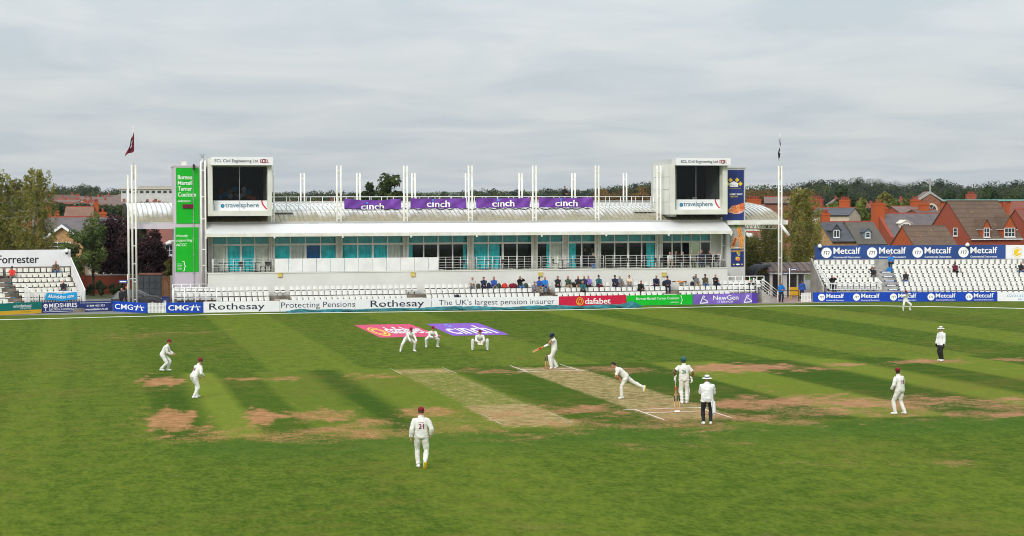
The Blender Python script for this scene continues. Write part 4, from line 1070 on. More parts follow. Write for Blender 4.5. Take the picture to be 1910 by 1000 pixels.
def picket(parent, p0, p1, h, n, name='picket_rail', m='white_paint', w=.025, gap=.08):
    mb = MB(); p0, p1 = Vector(p0), Vector(p1); d = (p1 - p0); L = d.length
    for i in range(n + 1):
        p = p0.lerp(p1, i / n); mb.tube([p + Vector((0, 0, gap)), p + Vector((0, 0, h))], w, 4)
    mb.tube([p0 + Vector((0, 0, h)), p1 + Vector((0, 0, h))], w * 1.7, 6); mb.tube([p0 + Vector((0, 0, gap)), p1 + Vector((0, 0, gap))], w * 1.4, 6)
    return mb.build(name, m, parent)
a, b = fp(FRS, 1548, 540, ry[1] - .55), fp(FRS, 1645, 540, ry[1] - .55)
zb_, zt_ = fp(FRS, 1600, 541.5, ry[1] - .55).z, fp(FRS, 1600, 528.5, ry[1] - .55).z
picket(rs, (a.x, ry[1] - .55, zb_), (b.x, ry[1] - .55, zb_), zt_ - zb_, 34)
picket(rs, (b.x, ry[1] - .55, zb_), (b.x - .1, ry[1] + .4, zb_ + .3), zt_ - zb_, 6)
a2 = fp(FRS, 1521, 484, ry[6] + .3)
picket(rs, (a.x, ry[1] - .55, zb_), (a2.x, ry[6] + .3, rz_[6] + .1), zt_ - zb_ + .05, 26)
# signs along the back
yb_ = ry[6] + .85
def stand_sign(F, x0, x1, y0, y1, yl, m, name, label, draw, drop=None):
    a, b = fp(F, x0, y0, yl), fp(F, x1, y0, yl); z1 = fp(F, (x0 + x1) / 2, y0, yl).z; z0 = fp(F, (x0 + x1) / 2, y1, yl).z
    root = thing(name, label, 'sign', F @ T(a.x, yl, z0))
    mb = MB(); mb.box(0, b.x - a.x, 0, .1, 0, z1 - z0)
    if drop: mb.box(drop[0] - a.x, drop[1] - a.x, .0, .1, -.75, -.002)
    mb.build('panel', m, root)
    mb = MB(); draw(mb, b.x - a.x, z1 - z0, -.01); mb.build_cuts('lettering', root)
    # frame posts down to the stand behind
    mb = MB(); L = b.x - a.x; n = max(2, int(L / 3))
    for i in range(n + 1): mb.box(.1 + (L - .3) * i / n, .2 + (L - .3) * i / n, .102, .2, -z0 if not False else 0, z1 - z0 - .1)
    mb.build('support_frame', 'steel_dull', root)
    return root
def metcalf_at(mb, x, w, h, y, k=1.0):
    r = h * .36
    disc(mb, x + r, h * .5, r, y, 'print_white', 28); put_text(mb, 'm', x + r * .42, x + r * 1.58, h * .5 - r * .36, h * .5 + r * .34, y - .006, 'print_black', -.008, .28)
    put_text(mb, 'Metcalf', x + r * 2.35, x + w, h * .42, h * .86, y, 'print_white', .03)
    put_text(mb, 'Commercial Decorators', x + r * 2.35, x + w, h * .13, h * .26, y, 'print_white', .012)
def dm(mb, W, h, y):
    for f0 in (.0335, .272, .511, .752): metcalf_at(mb, W * f0, W * .204, h, y)
dx0, dx1 = fp(FRS, 1636, 490, yb_).x, fp(FRS, 1666, 490, yb_).x
stand_sign(FRS, 1520, 1875.5, 457.5, 484.5, yb_, 'board_metblue', 'stand_sign', 'long blue sign with four white disc emblems behind the right stand', dm, (dx0, dx1))
def dg(mb, W, h, y):
    c, z = W * .19, h * .5
    for rr, lw in ((.36, .04),):
        pts = [(c + h * rr * math.cos(R(90 + 60 * k)), z + h * rr * math.sin(R(90 + 60 * k))) for k in range(7)]; stroke(mb, pts, h * .035, y, 'print_yellow')
    poly(mb, [(c + h * .27 * math.cos(R(90 + 60 * k)), z + h * .27 * math.sin(R(90 + 60 * k))) for k in range(6)], y, 'print_yellow')
    poly(mb, [(c + h * .02, z - h * .05), (c + h * .25, z - h * .05), (c + h * .25, z + h * .04), (c + h * .02, z + h * .04)], y - .006, 'board_white'); poly(mb, [(c + h * .1, z + h * .04), (c + h * .25, z + h * .04), (c + h * .25, z + h * .12), (c + h * .1, z + h * .12)], y - .006, 'board_white')
    put_text(mb, 'G', W * .375, W * .47, h * .42, h * .80, y, 'board_navy', .03)
stand_sign(FRS, 1876, 1990, 457, 484.3, yb_, 'board_white', 'stand_sign', 'white sign with a yellow hexagon at the far right', dg)
def stand_camera(F, px, py, yl, label):
    c = fp(F, px, py, yl); root = thing('security_camera', label, 'camera', F @ T(c.x, yl, c.z))
    mb = MB(); mb.lathe([(.05, -.16), (.17, -.1), (.2, .0), (.17, .1), (.12, .16), (.02, .22)], (0, 0, .02), 12); mb.box(-.05, .05, .05, .35, -.1, .1); mb.build('housing', 'white_paint', root, True)
    mb = MB(); mb.lathe([(.02, -.26), (.10, -.22), (.12, -.13), (.11, -.1)], (0, -.06, .0), 12); mb.build('dome', 'black_metal', root, True)
stand_camera(FRS, 1529, 460, yb_ - .25, 'white dome camera on the left corner of the long blue sign')
stand_camera(FRS, 1804.5, 457.5, yb_ - .25, 'white dome camera over the fourth disc of the long blue sign')

# ---- raked stand on the left
FLS = Matrix.Translation(gnd(78, 584.8)) @ Matrix.Rotation(R(23), 4, 'Z')
ls = thing('raked_stand', 'raked stand of cream seats below the white sign on the left', 'stand', FLS)
ly = [.9 + .8 * k for k in range(7)]
ltop = [557, 546.4, 536.8, 527.7, 518.4, 509.6, 500]
lz = [fp(FLS, 80, ltop[k], ly[k]).z - .82 for k in range(7)]
rightx = [150, 150, 146, 140, 137, 135, 132]; firstx = [200, 46, 40, 34, 28, 34, 15.5]; leftend = [16, 10, 4, 0, -6, -12, 6]
mb = MB(); xl = fp(FLS, -120, 520, 3).x; xrl = fp(FLS, 152, 545, ly[0]).x
for k in range(7): mb.box(xl, fp(FLS, rightx[k] + 6, ltop[k], ly[k]).x, ly[k] - .5, ly[k] + .298, 0, max(.06, lz[k]))
mb.box(xl, fp(FLS, 138, 500, ly[6]).x, ly[6] + .3, ly[6] + .6, 0, fp(FLS, 60, 497.5, ly[6] + .6).z)
mb.build('terrace_steps', 'terrace', ls)
for k in range(7):
    x = firstx[k]
    while x < rightx[k] - 4:
        p = fp(FLS, x, ltop[k], ly[k]); add_seat(ls, p.x, ly[k], lz[k], 'seat_cream'); x += 11.05
    x = leftend[k] - 5
    while x > -20:
        p = fp(FLS, x, ltop[k], ly[k]); add_seat(ls, p.x, ly[k], lz[k], 'seat_cream'); x -= 11.05
for k in range(6):
    a, b = fp(FLS, leftend[k] + 1, ltop[k], ly[k]).x, fp(FLS, (firstx[k] if k else 50) - 7, ltop[k], ly[k]).x
    mb = MB(); mb.box(a, b, ly[k] + .05, ly[k] + .29, lz[k] + .003, lz[k] + .19); mb.build('aisle_step', 'terrace', ls)
    mb = MB(); mb.box(a, b, ly[k] + .01, ly[k] + .048, lz[k] + .16, lz[k] + .185, 'soil'); mb.box(a + .2, a + (b - a) * .5, ly[k] + .02, ly[k] + .046, lz[k] + .05, lz[k] + .12, 'board_white'); mb.box(a + (b - a) * .66, b - .2, ly[k] + .02, ly[k] + .046, lz[k] + .05, lz[k] + .12, 'board_skyblue'); mb.build('step_nosing', None, ls)
def df(mb, W, h, y):
    put_text(mb, 'Forrester', W * .42, W * .42 + (W * .58) * (.545 + .0), h * .26, h * .80, y, 'print_black', .03)
ybl = ly[6] + .7
fa = fp(FLS, 0, 480, ybl).x; fb = fp(FLS, 131.5, 480, ybl).x; f0 = fp(FLS, -70, 480, ybl).x
def df(mb, W, h, y):
    x0, x1 = fp(FLS, -5, 480, ybl).x - f0, fp(FLS, 72, 480, ybl).x - f0
    put_text(mb, 'Forrester', x0, x1, h * .24, h * .70, y, 'print_black', .025)
stand_sign(FLS, -70, 131.5, 466.5, 499, ybl, 'board_white', 'stand_sign', 'white sign with big black lettering behind the left stand', df)
stand_camera(FLS, 124, 469, ybl - .3, 'white floodlight camera at the right corner of the white sign')
a, b = fp(FLS, 57, 560, ly[0] - .3), fp(FLS, 159, 560, ly[0] - .3)
zt_ = fp(FLS, 110, 544.5, ly[0] - .3).z
picket(ls, (a.x, ly[0] - .3, .3), (b.x, ly[0] - .3, .3), zt_ - .3, 34)
picket(ls, (a.x, ly[0] - .3, .3), (a.x - .3, ly[0] + .8, .6), zt_ - .1, 8)
a3 = fp(FLS, 132, 492, ly[6] + .4)
picket(ls, (b.x, ly[0] - .3, .3), (a3.x, ly[6] + .4, lz[6] + .2), zt_ - .2, 30)
mb = MB(); c0_, c1_ = fp(FLS, 84, 550, ly[0] - .42), fp(FLS, 144, 550, ly[0] - .42); z0, z1 = fp(FLS, 110, 559.5, ly[0] - .42).z, fp(FLS, 110, 546, ly[0] - .42).z
root = thing('banner', 'sky-blue banner tied to the white rail of the left stand', 'banner', FLS @ T(c0_.x, ly[0] - .42, z0))
W_, H_ = c1_.x - c0_.x, z1 - z0
def fn(p): s, q = p[0] / W_, p[2] / H_; return (p[0] + .18 * (q - .3) * (s < .2), p[1] + .03 * math.sin(s * 13 + q * 2), p[2] - .05 * math.sin(s * 3.14) + .03 * math.sin(s * 9))
mb.grid(lambda s, q: fn((s * W_, 0, q * H_)), 40, 6); mb.build('cloth', 'board_skyblue', root, True)
mb = MB(); put_text(mb, 'Alcohol-free zone', W_ * .08, W_ * .90, H_ * .30, H_ * .78, -.03, 'print_white', .04, fn=fn); mb.build('lettering', None, root)

# ================================================================== ADVERTISING BOARDS
def board(name, label, x0, yb0, x1, yb1, yt, m, draw, th=.08, extra=None):
    a, b = gnd(x0, yb0), gnd(x1, yb1); d = b - a; ang = math.atan2(d.y, d.x); L = d.length
    F = Matrix.Translation(a) @ Matrix.Rotation(ang, 4, 'Z')
    h = fp(F, (x0 + x1) / 2, yt, 0).z
    root = thing(name, label, 'hoarding', F, 'advertising boards round the boundary')
    mb = MB(); mb.box(.01, L - .01, 0, th, .03, h); mb.build('panel', m, root)
    n = max(2, int(L / 2))
    for i in range(n + 1):
        mb = MB(); x = .1 + (L - .2) * i / n; mb.box(x - .025, x + .025, th + .002, th + .05, 0, h - .05); mb.add([(x - .02, th + .05, h * .6), (x + .02, th + .05, h * .6), (x + .02, th + .6, 0), (x - .02, th + .6, 0)], [(0, 1, 2, 3)]); mb.build('stay', 'steel_dull', root)
    mb = MB(); draw(mb, L, h, -.012); 
    if mb.v: mb.build_cuts('lettering', root)
    return root, L, h
def d_ori(mb, L, h, y):
    poly(mb, [(.01, .03), (L - .01, .03), (L - .01, h * .36), (.01, h * .36)], y + .004, 'board_yellow')
    x = L * (1 - 54 / 138)
    put_text(mb, "oriordanbond", x, L * .90 - .3, h * .60, h * .86, y, 'print_white', .01); put_text(mb, 'SALES & LETTINGS', x + L * .09, L * .90 - .3, h * .46, h * .57, y, 'print_white'); put_text(mb, 'your local agent', x + L * .1, L * .90 - .3, h * .14, h * .28, y, 'soil', 0, .3)
board('advertising_board', 'green and yellow board below the left stand', -60, 592, 77.6, 584.8, 566, 'board_teal', d_ori)
def d_mid(mb, L, h, y):
    disc(mb, L * .105, h * .66, h * .20, y, 'print_white', 14, h * .12); disc(mb, L * .105, h * .7, h * .08, y, 'print_white', 8); poly(mb, [(L * .095, h * .24), (L * .115, h * .24), (L * .11, h * .6), (L * .1, h * .6)], y, 'print_white')
    put_text(mb, 'MIDSHIRES', L * .20, L * .97, h * .50, h * .88, y, 'print_white', .015); put_text(mb, 'ELECTRICAL & LIGHTING LTD', L * .20, L * .97, h * .24, h * .42, y, 'print_white'); poly(mb, [(L * .04, h * .12), (L * .97, h * .12), (L * .97, h * .15), (L * .04, h * .15)], y, 'print_white')
board('advertising_board', 'navy board with a white tree emblem below the left stand', 78, 584.8, 146, 582.6, 563.2, 'board_navy', d_mid)
def d_mid2(mb, L, h, y):
    put_text(mb, 'For All Your Electrical Supplies & Equipment', L * .06, L * .94, h * .78, h * .90, y, 'print_white', .01); put_text(mb, '01604 403 333', L * .24, L * .76, h * .48, h * .66, y, 'print_white', .015); put_text(mb, 'www.midselec.co.uk', L * .14, L * .86, h * .14, h * .36, y, 'print_white', .015)
board('advertising_board', 'navy board with a telephone number, left of the first royal-blue board', 146.4, 582.6, 210.5, 580.5, 561.5, 'board_navy', d_mid2)
def d_cmg(mb, L, h, y):
    put_text(mb, 'CMG', L * .06, L * .60, h * .26, h * .76, y, 'print_white', .05)
    x0 = L * .62
    for pts in ([(.62, .58), (.93, .58)],): stroke(mb, [(L * a, h * b) for a, b in pts], h * .07, y, 'print_white')
    for a, b in ((.66, .745), (.90, .815)): poly(mb, [(L * a, h * .24), (L * (a + .055 * (1 if a < .7 else -1)), h * .24), (L * (b + .012), h * .78), (L * (b - .012), h * .78)], y - .003, 'print_white')
board('advertising_board', 'royal-blue board with a road emblem, tilted towards the mast', 211, 581, 274, 585, 563.5, 'board_royal', d_cmg)
def fence(x0, yb0, x1, yb1, yt, n, label):
    a, b = gnd(x0, yb0), gnd(x1, yb1); d = b - a; F = Matrix.Translation(a) @ Matrix.Rotation(math.atan2(d.y, d.x), 4, 'Z'); L = d.length; h = fp(F, (x0 + x1) / 2, yt, 0).z
    root = thing('picket_fence', label, 'fence', F)
    for i in range(n):
        x = L * (i + .5) / n; w = L / n * .36; mb = MB(); mb.prism([(x - w, .05), (x + w, .05), (x + w, h - .05), (x, h), (x - w, h - .05)], 0, .03, 1); mb.build('picket', 'white_paint', root)
    for z in (.25, h - .25):
        mb = MB(); mb.box(0, L, .032, .07, z - .04, z + .04); mb.build('rail', 'white_paint', root)
fence(275.5, 585, 309.5, 584.5, 564.5, 13, 'short white picket fence between the two royal-blue boards')
board('advertising_board', 'royal-blue board with a road emblem, below the left end of the terrace', 310, 584.5, 379, 584, 564.3, 'board_royal', d_cmg)
def txt(s, x0, x1, z0, z1, m, b=0.0, sh=0.0):
    return lambda mb, L, h, y: put_text(mb, s, L * x0, L * x1, h * z0, h * z1, y, m, b, sh)
def d_rot(x0, x1):
    def f(mb, L, h, y):
        put_text(mb, 'Rothesay', L * x0, L * x1, h * .10, h * .84, y, 'print_navy', .004); w = (x1 - x0) * L
        disc(mb, L * x0 + w * .205, h * .43, h * .05, y, 'print_navy', 10)
    return f
board('advertising_board', 'long white board with one dark word, beside the royal-blue board', 379.5, 584, 522, 582, 562, 'board_white', d_rot(.075, .80))
board('advertising_board', 'white board with thin two-word lettering above the start of the tarpaulin', 522.5, 582, 662, 579.6, 558.8, 'board_white', txt('Protecting Pensions', .015, 1.0, .20, .80, 'print_navy', -.006))
board('advertising_board', 'white board with one dark word, in the middle of the white boards', 662.5, 579.6, 805, 577, 556.5, 'board_white', d_rot(.20, .90))
board('advertising_board', 'longest white board of thin lettering, beside the red board', 805.5, 577, 1042.5, 574, 554, 'board_white', txt("The UK's largest pension insurer", .055, .965, .20, .82, 'print_navy', -.006))
def d_daf(mb, L, h, y):
    disc(mb, L * .305, h * .52, h * .36, y, 'print_yellow', 28, h * .29); put_text(mb, 'D', L * .275, L * .335, h * .30, h * .74, y, 'print_yellow', -.002, .3); put_text(mb, 'dafabet', L * .38, L * .76, h * .26, h * .78, y, 'print_white', .04)
board('advertising_board', 'red board with a yellow ring emblem below the terrace', 1043, 574, 1168.5, 571, 551.7, 'board_red', d_daf)
def d_bor(mb, L, h, y):
    put_text(mb, 'Borneo Martell Turner Coulston', L * .14, L * .79, h * .56, h * .80, y, 'print_white', .008); put_text(mb, 'solicitors', L * .66, L * .79, h * .22, h * .36, y, 'print_white', 0, .3); brace(mb, L * .83, h * .12, h * .88, L * .035, y, 'print_white', L * .008)
board('advertising_board', 'bright green board beside the red board', 1169, 571, 1292, 568.6, 550.2, 'board_lime', d_bor)
def d_new(mb, L, h, y):
    poly(mb, [(L * .91, .03), (L - .01, .03), (L - .01, h), (L * .91, h)], y + .004, 'board_purple_dark')
    put_text(mb, 'NewGen', L * .31, L * .70, h * .40, h * .84, y, 'print_white', .02); put_text(mb, 'IT SERVICES', L * .38, L * .62, h * .14, h * .32, y, 'print_white', .01)
    for c in (.17, .85):
        pts = [(c - .06, .12), (c - .01, .84), (c + .015, .80), (c - .01, .55), (c + .055, .30), (c + .06, .18), (c - .06, .12)]; stroke(mb, [(L * a, h * b) for a, b in pts], h * .09, y, 'print_white')
board('advertising_board', 'purple board with two loop emblems at the right end of the terrace', 1292.5, 568.6, 1413, 566, 547.8, 'board_purple', d_new)
fence(1494, 564.5, 1513, 564, 546, 7, 'small white picket fence in front of the kiosk')
def d_met(mb, L, h, y):
    for x0, x1 in ((1526, 1574), (1591, 1640.5), (1660, 1709), (1730, 1782), (1801, 1853)): metcalf_at(mb, L * (x0 - 1516) / 344, L * (x1 - x0) / 344, h, y)
board('advertising_board', 'very long blue board with five white disc emblems below the right stand', 1516, 563.7, 1860, 562.6, 545, 'board_royal', d_met)
def d_goo(mb, L, h, y):
    put_text(mb, 'GOODFELLOWS', L * .17, L * .97, h * .48, h * .74, y, 'board_skyblue', -.01); put_text(mb, 'BUILDERS', L * .37, L * .80, h * .18, h * .32, y, 'print_blue', -.01)
board('advertising_board', 'pale board with thin blue lettering at the far right', 1860.5, 562.6, 1966, 562.8, 545, 'board_white', d_goo)
# ---- teal tarpaulin lying along the foot of the boards
path = [(534, 580.5, 1.0), (560, 580, 2.2), (600, 579.5, 1.9), (640, 578.5, 1.5), (700, 577.5, 1.6), (760, 576, 1.5), (820, 575.5, 2.0), (860, 575, 3.0), (900, 575, 2.0), (950, 574.5, 1.7), (1000, 573.5, 2.2), (1022, 573, 2.8), (1060, 573, 1.9), (1120, 571.8, 2.2), (1150, 571, 2.4), (1180, 570.5, 4.2), (1196, 570, 1.0)]
P_ = [gnd(x, y + 3.2) for x, y, r in path]; rr = [r / 18 for x, y, r in path]
mb = MB(); n = 170; K = 12
tot = len(P_) - 1
vs_, fs_ = [], []
for i in range(n + 1):
    q = i / n * tot; k = min(tot - 1, int(q)); s = q - k; p = P_[k].lerp(P_[k + 1], s); r0 = rr[k] + (rr[k + 1] - rr[k]) * s
    d = (P_[min(k + 1, tot)] - P_[k]).normalized(); nn = Vector((d.y, -d.x, 0))
    for j in range(K):
        a = math.pi * j / (K - 1)
        rad = r0 * (1 + .28 * math.sin(i * .33 + j * .9) + .16 * math.sin(i * .91 + j * 2.3))
        vs_.append(p + nn * (math.cos(a) * (rad * 1.1 + .1)) + Vector((0, 0, .01 + max(0, math.sin(a)) * (rad * 1.5 + .05))))
for i in range(n):
    for j in range(K - 1): fs_.append((i * K + j, i * K + j + 1, (i + 1) * K + j + 1, (i + 1) * K + j))
mb.add(vs_, fs_); tag(mb.build('tarpaulin', 'tarpaulin', smooth=False), 'crumpled teal tarpaulin lying along the foot of the white boards', 'tarpaulin')

# ================================================================== PEOPLE
for nm, c in dict(skin_fair=(0.52, 0.27, 0.18), skin_ruddy=(0.55, 0.22, 0.14), skin_brown=(0.16, 0.07, 0.04), hair_dark=(0.012, 0.009, 0.008), hair_grey=(0.32, 0.30, 0.27), hair_brown=(0.07, 0.04, 0.025),
                  whites=(0.69, 0.685, 0.63), coat_white=(0.74, 0.74, 0.73), cloth_black=(0.014, 0.014, 0.016), cloth_navy=(0.012, 0.017, 0.05), cloth_blue=(0.02, 0.07, 0.30), cloth_bright=(0.01, 0.16, 0.48), cloth_grey=(0.16, 0.16, 0.165),
                  cloth_pale=(0.42, 0.42, 0.40), cloth_cream=(0.58, 0.50, 0.38), cloth_teal=(0.01, 0.10, 0.12), cloth_green=(0.03, 0.35, 0.03), cloth_olive=(0.06, 0.055, 0.03), cloth_purple=(0.18, 0.13, 0.42), cloth_red=(0.62, 0.04, 0.02),
                  cloth_maroon=(0.11, 0.008, 0.022), cloth_brown=(0.12, 0.07, 0.045), cloth_khaki=(0.34, 0.26, 0.16), denim=(0.06, 0.15, 0.32), shoe_white=(0.72, 0.72, 0.70), shoe_dark=(0.02, 0.018, 0.016), sole_yellow=(0.70, 0.50, 0.02), cap_red=(0.19, 0.004, 0.018),
                  helmet_navy=(0.006, 0.012, 0.035), helmet_teal=(0.004, 0.075, 0.075), glove_white=(0.74, 0.73, 0.70), cloth_darkgreen=(0.035, 0.06, 0.045), bat_willow=(0.56, 0.32, 0.15), number_red=(0.20, 0.004, 0.06), number_green=(0.0, 0.16, 0.10), orange_cloth=(0.55, 0.18, 0.03)).items():
    mat(nm, c, 0.8 if 'skin' not in nm else 0.55, 0.08, 6.0)
for h in ('helmet_navy', 'helmet_teal'): M[h].node_tree.nodes['Principled BSDF'].inputs['Roughness'].default_value = .3

def ik(a, b, l1, l2, hint):
    a, b = Vector(a), Vector(b); d = b - a; L = min(d.length, (l1 + l2) * .998); d.normalize()
    b = a + d * L
    x = (l1 * l1 - l2 * l2 + L * L) / (2 * L); y = math.sqrt(max(0, l1 * l1 - x * x))
    h = Vector(hint); h = h - d * h.dot(d); h = h.normalized() if h.length > 1e-6 else d.orthogonal().normalized()
    return a + d * x + h * y, b
def loft(mb, secs, n=12):
    """secs: (centre, axis_a, axis_b) ellipses, capped"""
    vs, fs = [], []
    for c, a, b in secs:
        for k in range(n):
            t = 2 * math.pi * k / n; vs.append(c + a * math.cos(t) + b * math.sin(t))
    for i in range(len(secs) - 1):
        for k in range(n): fs.append((i * n + k, i * n + (k + 1) % n, (i + 1) * n + (k + 1) % n, (i + 1) * n + k))
    fs.append(tuple(range(n))[::-1]); fs.append(tuple((len(secs) - 1) * n + k for k in range(n)))
    mb.add(vs, fs)
def ellip(mb, c, ax, ay, az, n=10, m=7):
    secs = []
    for i in range(m + 1):
        t = math.pi * (i + .02) / (m + .04) - math.pi / 2
        secs.append((c + az * math.sin(t), ax * max(.03, math.cos(t)), ay * max(.03, math.cos(t))))
    loft(mb, secs, n)
V = Vector
def body_data(pose, voxel=.016):
    """one continuous figure from joints; faces -y, its left is +x; z = 0 is the ground"""
    g = pose.get
    S = g('scale', 1.0)
    pel = V(g('pelvis', (0, 0, .95))); spine = V(g('spine', (0, 0, 1))).normalized(); lat = V(g('lat', (1, 0, 0)))
    lat = (lat - spine * lat.dot(spine)).normalized(); fwd = -(spine.cross(lat)) if False else lat.cross(spine) * 1.0
    # lat x spine: x cross z = -y  -> forward
    hl = V(g('hiplat', tuple(lat))).normalized()
    build = g('build', 1.0)
    TL = .50
    bend = fwd * g('hunch', .02)
    def sp(t): return pel + spine * (TL * t) - bend * math.sin(max(0, min(1, t)) * math.pi) * 1.0
    neck = sp(1.0)
    hu = V(g('hup', tuple(spine * .5 + V((0, 0, 1)) * .5))).normalized(); hf = V(g('face', tuple(fwd)))
    hf = (hf - hu * hf.dot(hu)).normalized(); hx = hf.cross(hu)
    head = neck + hu * .205 + hf * .03
    sh = [sp(.90) + lat * (s * .185 * (1 + .3 * (build - 1))) for s in (1, -1)]
    hips = [pel + hl * (s * .095) - spine * .02 for s in (1, -1)]
    parts = MB(); bones = []
    # torso
    secs = []
    for t, w, d in ((-.18, .075, .08), (-.08, .145, .115), (.04, .172, .125), (.22, .165, .115), (.45, .155, .112), (.68, .178, .12), (.84, .188, .112), (.94, .150, .085), (1.02, .075, .065)):
        w *= build; d *= build
        lx = lat if t > .3 else (hl * (1 - max(0, t) / .3) + lat * (max(0, t) / .3)).normalized()
        secs.append((sp(t), lx * w, fwd * d))
    loft(parts, secs, 14)
    bones.append((sp(-.1), sp(.98), .15, 'torso'))
    # neck and head
    parts.tube([sp(.92), neck + hu * .05 + hf * .01, head - hu * .05], [.066, .056, .055], 10)
    bones.append((neck, head - hu * .10, .055, 'neck'))
    ellip(parts, head + hu * .015, hx * .076, hf * .096, hu * .115); ellip(parts, head - hu * .055 + hf * .025, hx * .058, hf * .066, hu * .062)
    ellip(parts, head + hf * .098 - hu * .012, hx * .014, hf * .022, hu * .026, 6, 4)
    for s in (1, -1): ellip(parts, head + hx * (s * .078) - hu * .012, hx * .014, hf * .022, hu * .032, 6, 4)
    bones.append((head - hu * .07, head + hu * .06, .085, 'head'))
    info = dict(head=head, hu=hu, hf=hf, hx=hx, neck=neck, sp=sp, lat=lat, fwd=fwd, spine=spine, sh=sh)
    # arms
    hands = []
    for i, s in enumerate((1, -1)):
        hd = g('handL' if s > 0 else 'handR'); hint = g('elbL' if s > 0 else 'elbR', tuple(-fwd * .6 + lat * s * .6 - V((0, 0, .5))))
        tgt = V(hd) if hd else sh[i] + V((s * .06, 0, -.53))
        el, wr = ik(sh[i], tgt, .285, .25, hint)
        parts.tube([sh[i] - lat * s * .05, sh[i], sh[i].lerp(el, .35), sh[i].lerp(el, .8), el, el.lerp(wr, .3), el.lerp(wr, .75), wr], [.05, .066, .056, .047, .045, .047, .037, .030], 10)
        bones.append((sh[i], el, .05, 'upper')); bones.append((el, wr, .038, 'fore'))
        hdir = V(g('hdirL' if s > 0 else 'hdirR', tuple(wr - el))).normalized()
        pn = V(g('palmL' if s > 0 else 'palmR', tuple(lat * -s)));
        pn = (pn - hdir * pn.dot(hdir)); pn = pn.normalized() if pn.length > .05 else hdir.orthogonal().normalized()
        sd = hdir.cross(pn)
        ellip(parts, wr + hdir * .05, sd * .043, pn * .020, hdir * .058, 10, 6)
        bones.append((wr, wr + hdir * .10, .03, 'hand')); hands.append((wr, hdir, pn, sd, s)); info['wr' + ('L' if s > 0 else 'R')] = wr; info['el' + ('L' if s > 0 else 'R')] = el
    # legs
    for i, s in enumerate((1, -1)):
        ft = V(g('footL' if s > 0 else 'footR', (s * .11, 0, .09))); hint = g('kneeL' if s > 0 else 'kneeR', tuple(fwd + hl * s * .25))
        kn, an = ik(hips[i], ft, .445, .43, hint)
        parts.tube([hips[i] + V((0, 0, .0)), hips[i].lerp(kn, .12), hips[i].lerp(kn, .5), hips[i].lerp(kn, .9), kn, kn.lerp(an, .3), kn.lerp(an, .7), an], [.085, .094, .082, .064, .061, .062, .048, .042], 12)
        bones.append((hips[i].lerp(kn, .12), kn, .08, 'thigh')); bones.append((kn, an, .05, 'shank'))
        td = V(g('toeL' if s > 0 else 'toeR', tuple(V((fwd.x, fwd.y, 0)) + hl * s * .2))).normalized()
        upf = V((0, 0, 1)) - td * td.z; upf.normalize(); sx = td.cross(upf)
        loft(parts, [(an - td * .085 - upf * .035, sx * .02, upf * .02), (an - td * .07 - upf * .035, sx * .036, upf * .045), (an + td * .0 - upf * .03, sx * .042, upf * .055), (an + td * .09 - upf * .048, sx * .046, upf * .036), (an + td * .15 - upf * .055, sx * .042, upf * .026), (an + td * .185 - upf * .06, sx * .02, upf * .014)], 10)
        bones.append((an - td * .06 - upf * .045, an + td * .16 - upf * .055, .045, 'foot')); info['an' + ('L' if s > 0 else 'R')] = an; info['kn' + ('L' if s > 0 else 'R')] = kn
        info['td' + ('L' if s > 0 else 'R')] = td; info['up' + ('L' if s > 0 else 'R')] = upf
    # one continuous skin
    me = parts.mesh('body_tmp'); ob = bpy.data.objects.new('body_tmp', me); C.objects.link(ob)
    rm = ob.modifiers.new('r', 'REMESH'); rm.mode = 'VOXEL'; rm.voxel_size = voxel
    sm = ob.modifiers.new('s', 'SMOOTH'); sm.factor = .5; sm.iterations = 3
    dg = bpy.context.evaluated_depsgraph_get(); ev = bpy.data.meshes.new_from_object(ob.evaluated_get(dg))
    bpy.data.objects.remove(ob); bpy.data.meshes.remove(me)
    nv = len(ev.vertices); co_ = np.empty(nv * 3); ev.vertices.foreach_get('co', co_); co_ = co_.reshape(-1, 3)
    no_ = np.empty(nv * 3); ev.vertices.foreach_get('normal', no_); no_ = no_.reshape(-1, 3)
    fa = [tuple(p.vertices) for p in ev.polygons]
    bpy.data.meshes.remove(ev)
    # nearest bone per vertex
    best = np.full(nv, 1e9); reg = np.zeros(nv, int); par = np.zeros(nv)
    for bi, (a, b, r, nm) in enumerate(bones):
        A, Bq = np.array(a), np.array(b); d = Bq - A; tt = ((co_ - A) @ d) / (d @ d); tc_ = np.clip(tt, 0, 1)
        ds = np.linalg.norm(co_ - (A + tc_[:, None] * d), axis=1) / (r if nm != 'torso' else .15)
        k = ds < best; best[k] = ds[k]; reg[k] = bi; par[k] = tt[k]
    names = np.array([b[3] for b in bones])[reg]
    # torso parameter for hems
    pa = np.array(pel); tpar = ((co_ - pa) @ np.array(spine)) / TL
    H = (co_ - np.array(head)); info['headloc'] = (H @ np.array(hx), H @ np.array(hf), H @ np.array(hu))
    fing = MB()
    for wr, hd, pn, sd, s in hands:
        curl = g('curl', .5); k0 = wr + hd * .095
        for j, (off, ln) in enumerate(((-.030, .062), (-.010, .072), (.010, .068), (.030, .054))):
            b0 = k0 + sd * off * (-s) - hd * .015; d1 = (hd * math.cos(curl) + pn * math.sin(curl)); d2 = (hd * math.cos(curl * 2.1) + pn * math.sin(curl * 2.1))
            fing.tube([b0, b0 + hd * .012 + d1 * ln * .45, b0 + hd * .012 + d1 * ln * .45 + d2 * ln * .55], [.0095, .009, .0065], 5)
        tb_ = wr + hd * .03 + sd * (s * .035); fing.tube([tb_, tb_ + (hd * .6 + sd * s * .7 + pn * .3).normalized() * .035, tb_ + (hd * .75 + sd * s * .45 + pn * .55).normalized() * .062], [.013, .011, .008], 5)
    return dict(co=co_, no=no_, fa=fa, names=names, par=par, tpar=tpar, info=info, fing=fing)
_wr = np.random.RandomState(5)
